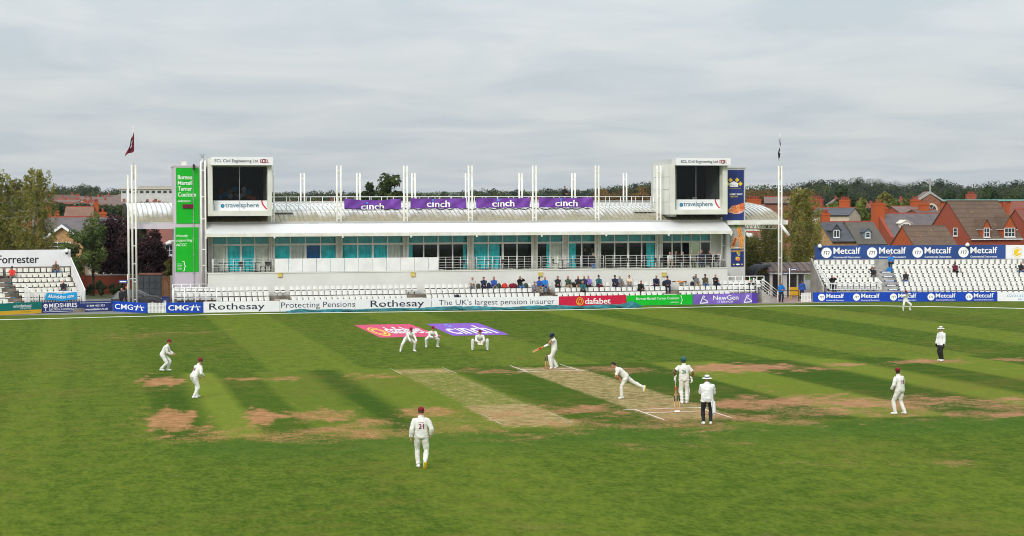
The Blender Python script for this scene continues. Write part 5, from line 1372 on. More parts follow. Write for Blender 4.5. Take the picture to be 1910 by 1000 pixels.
from mathutils import noise as mnoise
def sub_mesh(bd, mask, off, m, name, wrinkle=.015, flare=None):
    """clothing: a copy of the chosen skin, pushed outwards"""
    co, no = bd['co'], bd['no']
    f = [q for q in bd['fa'] if all(mask[i] for i in q)]
    if not f: return None
    used = sorted({i for q in f for i in q}); ix = {k: j for j, k in enumerate(used)}
    P = co[used]; Nn = no[used]
    sd_ = float(_wr.uniform(0, 50))
    w = np.array([mnoise.noise(Vector((q[0] * 11 + sd_, q[1] * 11, q[2] * 7))) + .6 * mnoise.noise(Vector((q[0] * 5 - q[2] * 14, q[1] * 20, q[2] * 14 + sd_))) for q in P]) if wrinkle > .001 else np.zeros(len(P))
    o = off[used] if hasattr(off, '__len__') else off
    P = P + Nn * (o + wrinkle * w)[:, None] if hasattr(o, '__len__') else P + Nn * (o + wrinkle * w)[:, None]
    me = bpy.data.meshes.new(name); me.from_pydata([tuple(p) for p in P], [], [tuple(ix[i] for i in q) for q in f])
    me.materials.append(M[m]); me.polygons.foreach_set('use_smooth', [True] * len(f)); me.update()
    return me
def person_meshes(pose, long_sleeve=True, hair=True, voxel=.016, hem=-.12, top_off=.018, leg_off=.016):
    bd = body_data(pose, voxel); n, par, tp = bd['names'], bd['par'], bd['tpar']
    me = bpy.data.meshes.new('body'); k = len(bd['co'])
    me.from_pydata([tuple(p) for p in bd['co']] + bd['fing'].v, [], bd['fa'] + [tuple(i + k for i in q) for q in bd['fing'].f])
    me.polygons.foreach_set('use_smooth', [True] * len(me.polygons)); me.update()
    out = {'body': me}
    top = ((n == 'torso') & (tp > hem)) | ((n == 'neck') & (par < .25)) | (n == 'upper') & ((par < .80) | long_sleeve) | ((n == 'fore') & (par < .94) & long_sleeve) | ((n == 'thigh') & (tp > hem) & (par < .3))
    o = np.where((n == 'torso') | (n == 'thigh'), top_off + .010 * np.clip(1 - tp * 1.6, 0, 1.3), top_off * .85)
    out['shirt'] = sub_mesh(bd, top, o, 'whites', 'shirt')
    leg = ((n == 'thigh') | ((n == 'shank') & (par < .97)) | ((n == 'torso') & (tp < .28)))
    o = np.where(n == 'shank', leg_off + .006 * np.clip(par, 0, 1), leg_off * .9)
    out['trousers'] = sub_mesh(bd, leg, o, 'whites', 'trousers')
    ft = (n == 'foot') | ((n == 'shank') & (par > .93))
    aL, aR = np.array(bd['info']['anL']), np.array(bd['info']['anR']); lf = np.linalg.norm(bd['co'] - aL, axis=1) < np.linalg.norm(bd['co'] - aR, axis=1)
    out['shoeL'] = sub_mesh(bd, ft & lf, .008, 'shoe_white', 'shoe', 0); out['shoeR'] = sub_mesh(bd, ft & ~lf, .008, 'shoe_white', 'shoe', 0)
    hx, hf, hz = bd['info']['headloc']
    hm = (n == 'head') & (hz > -.045) & ~((hf > .030) & (hz < .052)) & (np.abs(hx) < .083)
    if hair: out['hair'] = sub_mesh(bd, hm, .010, 'hair_brown', 'hair', .002)
    out['info'] = bd['info']
    return out
def head_frame(info):
    hx, hf, hu, h = info['hx'], info['hf'], info['hu'], info['head']
    # local: x = its left, -y = face, z = up
    return Matrix(((hx.x, -hf.x, hu.x, h.x), (hx.y, -hf.y, hu.y, h.y), (hx.z, -hf.z, hu.z, h.z), (0, 0, 0, 1)))
def cap_mesh(m):
    mb = MB(); mb.lathe([(.098, .028), (.103, .06), (.094, .10), (.066, .132), (.03, .143), (.004, .145)], (0, .004, 0), 18, m, .88, 1.06)
    n = 10; vs, fs = [], []
    for i in range(n + 1):
        a = math.pi * (.14 + .72 * i / n); c, s = math.cos(a), math.sin(a)
        for r, dz in ((1, 0), (1.0 + .66 * s ** 1.5, -.022)):
            for q in (0, .008): vs.append((.090 * r ** .35 * c, .004 - .105 * r * s, .032 + dz + q))
    for i in range(n):
        a = i * 4; b = a + 4
        fs += [(a, b, b + 2, a + 2), (a + 1, a + 3, b + 3, b + 1), (a + 2, b + 2, b + 3, a + 3)]
    mb.add(vs, fs, m); mb.sm = True
    return mb.mesh('cap')
def sunhat_mesh(m, band):
    mb = MB(); mb.lathe([(.19, .018), (.185, .032), (.14, .046), (.105, .05), (.10, .052)], (0, 0, 0), 22, m)
    mb.lathe([(.102, .045), (.104, .088)], (0, 0, 0), 22, band, .92, 1.05); mb.lathe([(.100, .072), (.099, .10), (.090, .132), (.06, .147), (.004, .150)], (0, 0, 0), 22, m, .92, 1.05); mb.sm = True
    return mb.mesh('sun_hat')
def beanie_mesh(m, pom=True):
    mb = MB(); mb.lathe([(.098, .01), (.102, .05), (.094, .10), (.066, .135), (.02, .15)], (0, 0, 0), 16, m, .88, 1.04)
    if pom: mb.lathe([(.004, .14), (.03, .15), (.034, .17), (.02, .195), (.003, .2)], (0, 0, 0), 10, m)
    mb.sm = True; return mb.mesh('woolly_hat')
def flatcap_mesh(m):
    mb = MB(); mb.lathe([(.095, .03), (.112, .06), (.10, .09), (.06, .108), (.004, .112)], (0, -.012, 0), 16, m, .9, 1.15); mb.sm = True; return mb.mesh('flat_cap')
def helmet_mesh(m):
    mb = MB(); mb.lathe([(.112, -.035), (.122, .02), (.118, .08), (.09, .13), (.045, .152), (.004, .156)], (0, .01, 0), 18, m, .88, 1.06)
    mb.add([(-.095, -.10, .03), (.095, -.10, .03), (.07, -.18, .018), (-.07, -.18, .018), (-.095, -.10, .045), (.095, -.10, .045), (.07, -.18, .03), (-.07, -.18, .03)], [(0, 1, 2, 3), (4, 7, 6, 5), (3, 2, 6, 7), (0, 3, 7, 4), (1, 5, 6, 2)], m)
    for z in (-.02, -.05, -.08, -.11):
        mb.tube([(-.098, -.02, z + .01), (-.085, -.11, z), (0, -.15, z), (.085, -.11, z), (.098, -.02, z + .01)], .006, 5, 'black_metal')
    mb.sm = True; return mb.mesh('helmet')
def face_parts(root, info, mw=None):
    F = head_frame(info)
    for s in (1, -1):
        mb = MB(); mb.lathe([(.002, -.008), (.012, -.004), (.012, .004), (.002, .008)], (s * .031, -.082, .004), 8); mb.build('eye', 'hair_dark', root).matrix_local = F
    mb = MB(); mb.box(-.024, .024, -.094, -.084, -.066, -.058); mb.build('mouth', 'skin_ruddy', root).matrix_local = F
def make_person(label, x, y, rz, pose, top='whites', legs='whites', shoes='shoe_white', skin='skin_fair', hat=None, hair='hair_brown', long_sleeve=True, voxel=.016, z=0, group=None, hem=-.12, back=None, name='person', top_off=.018):
    ms = person_meshes(pose, long_sleeve, hair is not None, voxel, hem, top_off)
    S = pose.get('scale', 1.0)
    root = thing(name, label, 'person', T(x, y, z, rz) @ Matrix.Scale(S, 4), group)
    ms['body'].materials.append(M[skin]); link('body', ms['body'], root)
    for k, m in (('shirt', top), ('trousers', legs), ('shoeL', shoes), ('shoeR', shoes), ('hair', hair)):
        if ms.get(k) is None or m is None: continue
        ms[k].materials.clear(); ms[k].materials.append(M[m])
        link({'shirt': 'shirt' if top == 'whites' else 'jacket', 'shoeL': 'shoe', 'shoeR': 'shoe'}.get(k, k), ms[k], root)
    if hat: link(hat.name.split('.')[0], hat, root).matrix_local = head_frame(ms['info'])
    face_parts(root, ms['info'])
    I = ms['info']
    if back:   # (number, name, colour): print on the back of the shirt
        num, nm, mm = back
        sp, lat, fwd, spn = I['sp'], I['lat'], I['fwd'], I['spine']
        mb = MB()
        def fn(p):
            s, q = p[0], p[2]
            return tuple(sp(q) + lat * s - fwd * (.150 - .55 * s * s + .012 * math.sin(q * 3.1)))
        w = .075 if len(num) > 1 else .04
        put_text(mb, num, w, -w, .42, .74, 0, mm, .015, fn=fn) if False else put_text(mb, num, -w, w, .42, .72, 0, mm, .015, fn=lambda p: fn((-p[0] * -1, p[1], p[2])) if BACKFLIP else fn((-p[0], p[1], p[2])))
        if nm: put_text(mb, nm, -.075, .075, .76, .83, 0, mm, 0, fn=lambda p: fn((p[0] if BACKFLIP else -p[0], p[1], p[2])))
        mb.build('shirt_print', None, root)
    return root, I
BACKFLIP = False
def local_part(root, mb, name, m=None, smooth=True): return mb.build(name, m, root, smooth)
CAPR = cap_mesh('cap_red'); HATW = sunhat_mesh('coat_white', 'helmet_navy'); HELN = helmet_mesh('helmet_navy'); HELT = helmet_mesh('helmet_teal')
def pad(root, I, side, w=.10):
    kn, an, fw = I['kn' + side], I['an' + side], I['fwd']
    d = (an - kn).normalized(); f = I['td' + side]; f = (f - d * f.dot(d)).normalized(); sx = d.cross(f)
    mb = MB()
    secs = []
    for t, ww, dp in ((-.42, .05, .035), (-.30, .078, .05), (0, .098, .07), (.3, .092, .062), (.7, .084, .058), (1.0, .075, .052), (1.06, .05, .03)):
        c = kn + d * (.43 * t if t > 0 else .40 * t) + f * (.062 if t >= 0 else .07); secs.append((c, sx * ww, f * dp))
    loft(mb, secs, 14)
    for k in range(3):
        c = kn + d * (.09 + .12 * k) - f * .01; mb.tube([c + sx * .09 + f * .03, c + sx * .075 - f * .06, c - sx * .075 - f * .06, c - sx * .09 + f * .03], .013, 5)
    mb.build('pad', 'glove_white', root, True)
def glove(root, wr, hd, pn, big=1.0, m='glove_white'):
    hd, pn = V(hd).normalized(), V(pn); pn = (pn - hd * pn.dot(hd)).normalized(); sd = hd.cross(pn); mb = MB()
    ellip(mb, wr + hd * .075 * big, sd * .062 * big, pn * .045 * big, hd * .095 * big, 12, 8)
    for o in (-.045, -.015, .015, .045): mb.tube([wr + hd * .07 * big + sd * o * big, wr + hd * .15 * big + sd * o * big + pn * .02, wr + hd * .175 * big + sd * o * big + pn * .055 * big], [.022 * big, .021 * big, .016 * big], 6)
    mb.tube([wr + hd * .04 + sd * .05 * big, wr + hd * .11 + sd * .085 * big + pn * .02], [.025 * big, .019 * big], 6); mb.tube([wr - hd * .07, wr + hd * .02], [.056, .05], 10)
    mb.build('glove', m, root, True)
def sole(root, I, side):
    an, td, up = I['an' + side], I['td' + side], I['up' + side]; sx = td.cross(up); mb = MB()
    loft(mb, [(an - td * .09 - up * .088, sx * .03, td * .0 + up * .012), (an - td * .05 - up * .09, sx * .046, up * .012), (an + td * .06 - up * .092, sx * .048, up * .012), (an + td * .17 - up * .09, sx * .046, up * .012), (an + td * .20 - up * .085, sx * .02, up * .01)], 10)
    mb.build('sole', 'sole_yellow', root, True)

# ---- players and umpires
GP = 'fielders in cricket whites'
p = gnd(786, 873)
r21, I = make_person('fielder numbered 21 walking away, nearest the camera, maroon cap', p.x, p.y, R(184), dict(pelvis=(0, 0, .95), spine=(.01, -.03, 1), footL=(.085, -.10, .09), footR=(-.10, .22, .20), toeR=(.05, -.55, -.8), handL=(.30, .02, .90), handR=(-.29, -.06, .97), elbL=(.5, 1, 0), elbR=(-.5, 1, 0), face=(-.25, -1, 0), scale=1.03), hat=CAPR, back=('21', 'KEOGH', 'number_red'), group=GP, top_off=.028)
sole(r21, I, 'R')
p = gnd(367, 742)
make_person('fielder numbered 14 stooping on the left, seen from behind', p.x, p.y, R(132), dict(pelvis=(0, .14, .90), spine=(0, -.55, 1), footL=(.13, -.10, .09), footR=(-.13, .22, .09), handL=(.24, -.26, .86), handR=(-.22, -.22, .92), elbL=(.6, .8, 0), elbR=(-.6, .8, 0), face=(0, -1, .1), hup=(0, -.25, 1), hunch=-.03), hat=CAPR, back=('14', '', 'number_red'), group=GP, top_off=.026)
p = gnd(310, 692)
make_person('fielder crouching with hands ready at the far left', p.x, p.y, R(88), dict(pelvis=(0, .16, .80), spine=(0, -.55, 1), footL=(.12, -.05, .09), footR=(-.12, .22, .11), kneeL=(.15, -1, .3), kneeR=(-.15, -1, .3), handL=(.06, -.36, .86), handR=(-.06, -.30, .82), elbL=(.6, .8, -.3), elbR=(-.6, .8, -.3), face=(0, -1, .05), hup=(0, -.2, 1)), hat=CAPR, group=GP)
p = gnd(761, 656)
make_person('fielder crouching wide, leftmost of the three behind the batsman', p.x, p.y, R(20), dict(pelvis=(.04, .16, .74), spine=(.12, -1.0, .74), footL=(.36, -.02, .09), footR=(-.42, .06, .09), kneeL=(.6, -1, .2), kneeR=(-.5, -1, .2), handL=(.36, -.48, .56), handR=(.0, -.56, .56), elbL=(.9, .3, -.2), elbR=(-.9, .3, -.2), face=(.05, -1, -.05), hup=(0, -.2, 1)), hat=CAPR, group=GP)
p = gnd(806, 648)
make_person('fielder crouching deep with joined hands, middle of the three behind the batsman', p.x, p.y, R(15), dict(pelvis=(-.02, .16, .60), spine=(.02, -.95, .75), footL=(.32, .04, .09), footR=(-.34, .0, .09), kneeL=(.7, -1, .4), kneeR=(-.7, -1, .4), handL=(.05, -.52, .62), handR=(-.03, -.52, .60), elbL=(.9, .3, -.2), elbR=(-.9, .3, -.2), face=(.1, -1, -.05), hup=(0, -.15, 1)), hat=CAPR, group=GP)
p = gnd(895, 653)
pk = dict(pelvis=(0, .20, .48), spine=(0, -.85, .85), footL=(.40, .0, .09), footR=(-.40, .0, .09), kneeL=(.8, -1, .5), kneeR=(-.8, -1, .5), handL=(.07, -.42, .46), handR=(-.07, -.42, .46), elbL=(.9, .2, -.2), elbR=(-.9, .2, -.2), hdirL=(0, -.5, -.6), hdirR=(0, -.5, -.6), face=(.05, -1, 0), hup=(0, -.1, 1))
rk, I = make_person('wicketkeeper squatting with pads and big gloves', p.x, p.y, R(5), pk, hat=CAPR, group=GP)
for s in 'LR': pad(rk, I, s); glove(rk, I['wr' + s], (0, -.5, -.6), (0, -1, .6), 1.25, 'cloth_cream')
p = gnd(1033, 688)
rb, Ib = make_person('batsman in a navy helmet playing a stroke beside the far stumps', p.x, p.y, R(-62), dict(pelvis=(0, .02, .97), spine=(-.06, -.02, 1), lat=(.9, -.45, 0), footL=(.05, -.13, .13), footR=(-.08, .20, .14), toeL=(.3, -.9, -.25), toeR=(.2, -.95, -.3), handL=(.10, -.40, 1.20), handR=(.00, -.42, 1.16), elbL=(.8, -.1, .8), elbR=(-.9, .2, -.2), face=(.1, -1, -.35), hup=(.08, -.35, 1), hdirL=(-.2, -1, -.3), hdirR=(-.2, -1, -.3)), hat=HELN, long_sleeve=False, hair=None, top_off=.026)
for s in 'LR': pad(rb, Ib, s); glove(rb, Ib['wr' + s], (-.2, -1, -.3), (0, 0, -1))
p = gnd(1159, 744)
ro, Io = make_person('bareheaded bowler following through with one leg flung back', p.x, p.y, R(-82), dict(pelvis=(0, .18, .92), spine=(.05, -1.0, .85), lat=(1, -.12, .1), footL=(.03, .02, .09), footR=(-.05, 1.0, .42), kneeL=(.1, -1, .1), kneeR=(-.1, -.3, -1), toeR=(-.1, -.15, -1), handL=(.02, -.18, .84), handR=(.0, -.02, .78), elbL=(.6, -.5, .0), elbR=(-.6, -.3, -.3), face=(.1, -1, -.35), hup=(0, -.55, 1), build=1.02), hair='hair_dark', long_sleeve=False, group=GP, skin='skin_ruddy')
sole(ro, Io, 'R'); 
p = gnd(1276, 753)
rn, In = make_person('batsman numbered 26 in a teal helmet waiting beside the near stumps', p.x, p.y, R(176), dict(pelvis=(0, 0, .97), spine=(.02, -.02, 1), footL=(.08, .06, .09), footR=(-.10, -.03, .09), handL=(.34, -.03, 1.04), handR=(-.29, -.08, .98), elbL=(.8, .8, 0), elbR=(-.9, .6, 0), hdirL=(.1, -.2, -1), face=(.3, -1, 0), scale=1.04), hat=HELT, long_sleeve=False, hair=None, skin='skin_brown', back=('26', '', 'number_green'), top_off=.026)
for s in 'LR': pad(rn, In, s); glove(rn, In['wr' + s], (.1 if s == 'L' else -.1, -.15, -1), (-1 if s == 'L' else 1, 0, 0))
mb = MB(); q = In['elL'].lerp(In['sh'][0], .22); q2 = In['elL'].lerp(In['sh'][0], .32); mb.tube([q, q2], .068, 12); local_part(rn, mb, 'armband', 'cloth_black')
p = gnd(1319, 792)
ru, Iu = make_person('umpire in a white coat and hat seen from behind, sweater tied at the waist', p.x, p.y, R(180), dict(pelvis=(0, 0, .95), spine=(0, .0, 1), footL=(.13, .0, .09), footR=(-.13, .0, .09), handL=(.0, -.26, 1.16), handR=(-.04, -.24, 1.12), elbL=(1, .2, -.5), elbR=(-1, .2, -.5), build=1.08), top='coat_white', legs='cloth_black', hat=HATW, hair='hair_grey', hem=-.22, top_off=.04)
mb = MB(); nS = 9
mb.grid(lambda s, q: (-.14 - .13 * s - .05 * q + .02 * math.sin(q * 7), .10 - .12 * s + .03 * math.sin(s * 8 + q * 3), .86 - .56 * q * (1 - .25 * s)), 8, 12)
mb.grid(lambda s, q: (-.13 - .15 * s - .04 * q, .15 - .10 * s + .03 * math.sin(s * 8 + q * 3), .86 - .46 * q * (1 - .2 * s)), 8, 12)
local_part(ru, mb, 'tied_sweater', 'coat_white')
p = gnd(1756, 673.5)
rf, If = make_person('distant umpire in a white coat, black gloves and hat, standing at square', p.x, p.y, R(-62), dict(pelvis=(0, 0, .95), spine=(0, -.03, 1), footL=(.11, -.02, .09), footR=(-.13, .05, .09), handL=(.28, -.10, .88), handR=(-.26, -.12, .86), build=1.05), top='coat_white', legs='cloth_black', hat=HATW, hair='hair_grey', hem=-.26, top_off=.036)
for s in 'LR': glove(rf, If['wr' + s], (0, -.1, -1), (0, 0, 0) if False else (1 if s == 'R' else -1, 0, 0), .85, 'cloth_black')
p = gnd(1677, 772.5)
make_person('fielder numbered 18 on the right, seen from behind, maroon cap', p.x, p.y, R(-140), dict(pelvis=(0, .04, .93), spine=(.04, -.12, 1), footL=(.16, -.06, .09), footR=(-.13, .16, .10), handL=(.26, -.16, .95), handR=(-.20, -.24, 1.02), elbL=(.7, .7, 0), elbR=(-.7, .7, 0), face=(-.35, -1, 0)), skin='skin_brown', hat=CAPR, hair='hair_dark', back=('18', '', 'number_red'), group=GP, top_off=.028)
p = gnd(1689, 579.5)
make_person('fielder on the boundary with hands to his face, in front of the long blue board', p.x, p.y, R(8), dict(pelvis=(.03, .06, .76), spine=(.0, -.08, 1), footL=(.36, .0, .11), footR=(-.24, -.12, .09), kneeL=(.6, -1, .2), kneeR=(-.4, -1, .2), handL=(.06, -.24, 1.30), handR=(-.10, -.20, 1.16), elbL=(1, -.2, .3), elbR=(-1, -.2, -.2), face=(0, -1, -.1)), skin='skin_brown', hat=CAPR, hair='hair_dark', group=GP, voxel=.02)

# ---- stumps, bats and ball
def wicket(px, py, label, base):
    pt = MUV @ V((0, py, 0)); root = thing('wicket', label, 'wicket', T(pt.x, pt.y, 0, TH))
    for dx in (-.096, 0, .096):
        mb = MB(); mb.lathe([(.019, 0), (.019, .40)], (dx, 0, 0), 10, 'bat_willow'); mb.lathe([(.0195, .402), (.0195, .62)], (dx, 0, 0), 10, 'helmet_navy'); mb.lathe([(.019, .622), (.019, .69), (.012, .711)], (dx, 0, 0), 10, 'bat_willow'); mb.build('stump', None, root, True)
    for s in (-1, 1):
        mb = MB(); mb.tube([(s * .098, 0, .722), (s * .004, 0, .722)], .011, 6); mb.build('bail', 'helmet_navy', root)
    if base:
        mb = MB(); mb.lathe([(.13, .008), (.13, .03), (.09, .05)], (0, -.02, 0), 14); mb.build('stump_base', 'white_paint', root)
wicket(0, 10.06, 'three wooden stumps beside the batsman playing a stroke', False)
wicket(0, -10.06, 'three wooden stumps with a white base beside the nearest umpire', True)
def bat(label, grip, tip, face):
    g_, t_ = V(grip), V(tip); d = (t_ - g_).normalized(); n_ = V(face); n_ = (n_ - d * n_.dot(d)).normalized(); sx = d.cross(n_)
    F = Matrix(((sx.x, n_.x, -d.x, g_.x), (sx.y, n_.y, -d.y, g_.y), (sx.z, n_.z, -d.z, g_.z), (0, 0, 0, 1)))
    root = thing('cricket_bat', label, 'bat', F)
    mb = MB(); mb.tube([(0, 0, .06), (0, 0, -.25)], .018, 8); mb.build('handle', 'print_yellow' if 'stroke' in label else 'glove_white', root, True)
    mb = MB(); w = .054
    vs, fs = [], []
    for z, ww, e in ((-.24, .02, .018), (-.30, w, .028), (-.60, w, .042), (-.76, w, .035), (-.80, w * .8, .02)):
        vs += [(-ww, -.01, z), (0, -.013, z), (ww, -.01, z), (ww, .008, z), (0, e, z), (-ww, .008, z)]
    for i in range(4):
        for k in range(6): fs.append((i * 6 + k, i * 6 + (k + 1) % 6, i * 6 + 6 + (k + 1) % 6, i * 6 + 6 + k))
    fs += [tuple(range(6)), tuple(range(24, 30))[::-1]]
    mb.add(vs, fs); mb.build('blade', 'bat_willow', root)
    mb = MB(); mb.box(-.045, .045, -.018, -.0135, -.46, -.31); mb.box(-.03, .03, .034, .046, -.46, -.31); mb.build('sticker', 'print_red', root)
W_ = rb.matrix_world
gp = W_ @ Ib['wrR']; gl_ = W_ @ Ib['wrL']; gp = (gp + gl_) / 2
hd = W_.to_3x3() @ V((-.2, -1, -.3)); gp = gp + hd.normalized() * .09
tipw = at(1001, 653, gp.y - .1)
bat('bat swung low by the batsman playing a stroke', gp - (tipw - gp).normalized() * .06, tipw, (0, 1, .3))
W_ = rn.matrix_world; gp = W_ @ (In['wrR'] if (W_ @ In['wrR']).x < (W_ @ In['wrL']).x else In['wrL'])
gp = gp + V((0, 0, -.10)); tp_ = V((gp.x + .03, gp.y + .05, max(0.02, gp.z - .86))); bat('bat hanging from the gloved hand of the batsman numbered 26', gp, tp_, (1, .25, 0))
pb = at(970, 669, 91.0)
mb = MB(); mb.lathe([(.002, -.036), (.018, -.031), (.031, -.018), (.036, 0), (.031, .018), (.018, .031), (.002, .036)], (0, 0, 0), 14); o = mb.build('cricket_ball', 'print_red', smooth=True); o.location = pb; tag(o, 'red ball in flight left of the far stumps', 'ball')

# ================================================================== YARD AND KIOSK
def tile_mat(name, c1, c2, course, bumpy=.5, moss=None):
    m = bpy.data.materials.new(name); m.use_nodes = True
    global t, B, OC
    t = m.node_tree; B = t.nodes['Principled BSDF']
    co = N('ShaderNodeTexCoord'); OC = co.outputs['Object']
    wv = N('ShaderNodeTexWave'); wv.wave_type = 'BANDS'; wv.bands_direction = 'Z'; wv.wave_profile = 'SAW'; wv.inputs['Scale'].default_value = 6.2832 / course / 20 * 1.0; wv.inputs['Distortion'].default_value = .15
    Lk(OC, wv.inputs['Vector'])
    c = mixc(noise(4, 5, .7), c2, c1); c = mixc(mapr(noise(.8, 4), .4, .75, 0, .5), c, tuple(x * .7 for x in c2))
    if moss: c = mixc(mapr(noise(1.6, 5, .7), .56, .7, 0, .8), c, moss)
    c = mixc(mth('MULTIPLY', mapr(wv.outputs['Fac'], .86, .98), .6), c, tuple(x * .3 for x in c2))
    Lk(c, B.inputs['Base Color']); B.inputs['Roughness'].default_value = .85
    bu = N('ShaderNodeBump'); bu.inputs['Strength'].default_value = bumpy; bu.inputs['Distance'].default_value = .05; Lk(wv.outputs['Fac'], bu.inputs['Height']); Lk(bu.outputs[0], B.inputs['Normal'])
    M[name] = m
tile_mat('slate', (0.095, 0.10, 0.115), (0.055, 0.06, 0.07), .22); tile_mat('slate_brown', (0.12, 0.105, 0.085), (0.075, 0.07, 0.06), .22, .4, (0.16, 0.15, 0.09)); tile_mat('slate_purple', (0.16, 0.135, 0.14), (0.10, 0.085, 0.09), .22)
tile_mat('tile_brown', (0.15, 0.09, 0.058), (0.08, 0.052, 0.036), .55, 1.0, (0.24, 0.15, 0.05)); tile_mat('tile_red', (0.23, 0.07, 0.045), (0.15, 0.05, 0.035), .25); tile_mat('tile_terracotta', (0.27, 0.13, 0.08), (0.14, 0.07, 0.045), .28, .7); tile_mat('tile_dull', (0.20, 0.135, 0.115), (0.14, 0.095, 0.085), .3)

def window(parent, x0, x1, z0, z1, y, panes=(2, 1), frame='window_white', sill=True):
    """frame proud of the wall, panes recessed; the wall faces -y"""
    mb = MB(); f = .07; mb.box(x0, x0 + f, y - .06, y, z0, z1); mb.box(x1 - f, x1, y - .06, y, z0, z1); mb.box(x0 + f, x1 - f, y - .06, y, z1 - f, z1); mb.box(x0 + f, x1 - f, y - .06, y, z0, z0 + f)
    n, k = panes; w = (x1 - x0 - 2 * f); h = z1 - z0 - 2 * f
    for i in range(1, n): xx = x0 + f + w * i / n; mb.box(xx - .03, xx + .03, y - .055, y, z0 + f, z1 - f)
    for j in range(1, k):
        zz = z0 + f + h * j / k
        for i in range(n): mb.box(x0 + f + w * i / n + .031, x0 + f + w * (i + 1) / n - .031, y - .05, y, zz - .025, zz + .025)
    wf = mb.build('window', frame, parent)
    mb = MB(); mb.box(x0 + f, x1 - f, y - .028, y - .004, z0 + f, z1 - f); mb.build('pane', 'window_dark', wf)
    if sill: mb = MB(); mb.box(x0 - .06, x1 + .06, y - .12, y, z0 - .09, z0 - .004); mb.build('sill', frame, wf)
    return wf
def chimney(parent, x, y, z0, z1, w=.55, d=.75, pots=2, m='brick_orange'):
    mb = MB(); mb.box(x - w, x + w, y - d / 2, y + d / 2, z0, z1 - .28); mb.box(x - w - .06, x + w + .06, y - d / 2 - .06, y + d / 2 + .06, z1 - .279, z1 - .16); mb.box(x - w - .02, x + w + .02, y - d / 2 - .02, y + d / 2 + .02, z1 - .158, z1)
    ch = mb.build('chimney', m, parent)
    for i in range(pots):
        xx = x + (i - (pots - 1) / 2) * (2 * w * .8 / max(1, pots)); mb = MB(); mb.lathe([(.13, 0), (.11, .1), (.12, .36), (.14, .42), (.10, .43)], (xx, y, z1), 8); mb.build('chimney_pot', 'ridge_red', ch, True)
    return ch
def house(label, xa, xb, yr, ye, Y, rot, W, wall, roof, ov=.25, base=None, name='house', cat='house', ridge='ridge_red', group=None):
    F = Matrix.Translation(at(xa, yr, Y)) @ Matrix.Rotation(rot, 4, 'Z')
    zr = F.translation.z
    gz = hgt(F.translation.x, F.translation.y)
    F = Matrix.Translation((F.translation.x, F.translation.y, gz)) @ Matrix.Rotation(rot, 4, 'Z')
    L = fp(F, xb, yr, 0).x; ze = fp(F, (xa + xb) / 2, ye, -W / 2).z; zr -= gz
    root = thing(name, label, cat, F, group)
    h = W / 2; sl = (zr - ze) / h
    mb = MB(); mb.prism([(-h + ov, -.5), (-h + ov, ze + ov * sl - .08), (0, zr - .10), (h - ov, ze + ov * sl - .08), (h - ov, -.5)], .12, L - .12, 0); mb.build('wall', wall, root)
    for s in (-1, 1):
        mb = MB(); mb.prism([(0, zr), (s * h, ze), (s * h, ze - .12), (0, zr - .12 - .0)], 0, L, 0)
        rf = mb.build('roof', roof, root)
    mb = MB(); mb.prism([(-.14, zr - .10), (-.10, zr + .06), (.10, zr + .06), (.14, zr - .10)], -.01, L + .01, 0); mb.build('ridge_tiles', ridge, root)
    mb = MB(); mb.box(0, L, -h - .10, -h - .003, ze - .12, ze + .0); mb.build('gutter', 'gutter_white' if 'red brick' in label else 'black_metal', root)
    return root, L, ze, zr, F, h, sl
def dormer(H, xc_px, yap, y0, y1, wpx, wall, roof, ww, panes, cheek='blue_wood', gut=True):
    """gabled dormer on the front slope: apex pixel row yap, window rows y0..y1"""
    root, L, ze, zr, F, h, sl = H
    # front of the dormer stands where its window foot meets the slope
    yl = -h * .78; c = fp(F, xc_px, y1, yl)
    for _ in range(4):
        zt = zr + sl * yl; yl += (c.z - .12 - zt) / sl * .9 if sl else 0; yl = max(-h - .02, min(-.3, yl)); c = fp(F, xc_px, y1, yl)
    x = c.x; zb = c.z; zw = fp(F, xc_px, y0, yl).z; za = fp(F, xc_px, yap, yl).z; w = wpx / (FPX / F.translation.y) / 2
    ez = zw + .12
    yb = min(-.05, (za - zr) / sl); ybe = min(-.05, (ez - zr) / sl)
    mb = MB(); mb.add([(x - w, yl, zb - .35), (x + w, yl, zb - .35), (x + w, yl, ez), (x, yl, za - .08), (x - w, yl, ez)], [(0, 1, 2, 3, 4)])
    mb.add([(x - w, yl, zb - .35), (x - w, yl, ez), (x - w, ybe, ez), (x + w, yl, zb - .35), (x + w, yl, ez), (x + w, ybe, ez)], [(0, 2, 1), (3, 4, 5)])
    dm_ = mb.build('dormer', wall, root)
    for s in (-1, 1):
        mb = MB(); o = .14; dz = (za - ez) / w * o
        e0, e1 = (x + s * (w + o), yl - o, ez - dz), (x, yl - o, za); e2, e3 = (x, yb, za), (x + s * (w + o), min(ybe, -.05), ez - dz)
        t_ = .08
        mb.add([e0, e1, e2, e3] + [(p[0], p[1], p[2] - t_) for p in (e0, e1, e2, e3)], [(0, 1, 2, 3), (7, 6, 5, 4), (0, 4, 5, 1), (2, 6, 7, 3), (3, 7, 4, 0)]); mb.build('dormer_roof', roof, dm_)
        if gut: mb = MB(); mb.box(x + s * (w + .02), x + s * (w + .16), yl - .16, min(ybe, -.1), ez - dz - .15, ez - dz - .085); mb.build('dormer_gutter', 'gutter_white', dm_)
    wh = ww / (FPX / F.translation.y) / 2
    window(root, x - wh, x + wh, zb, zw, yl - .004, panes)
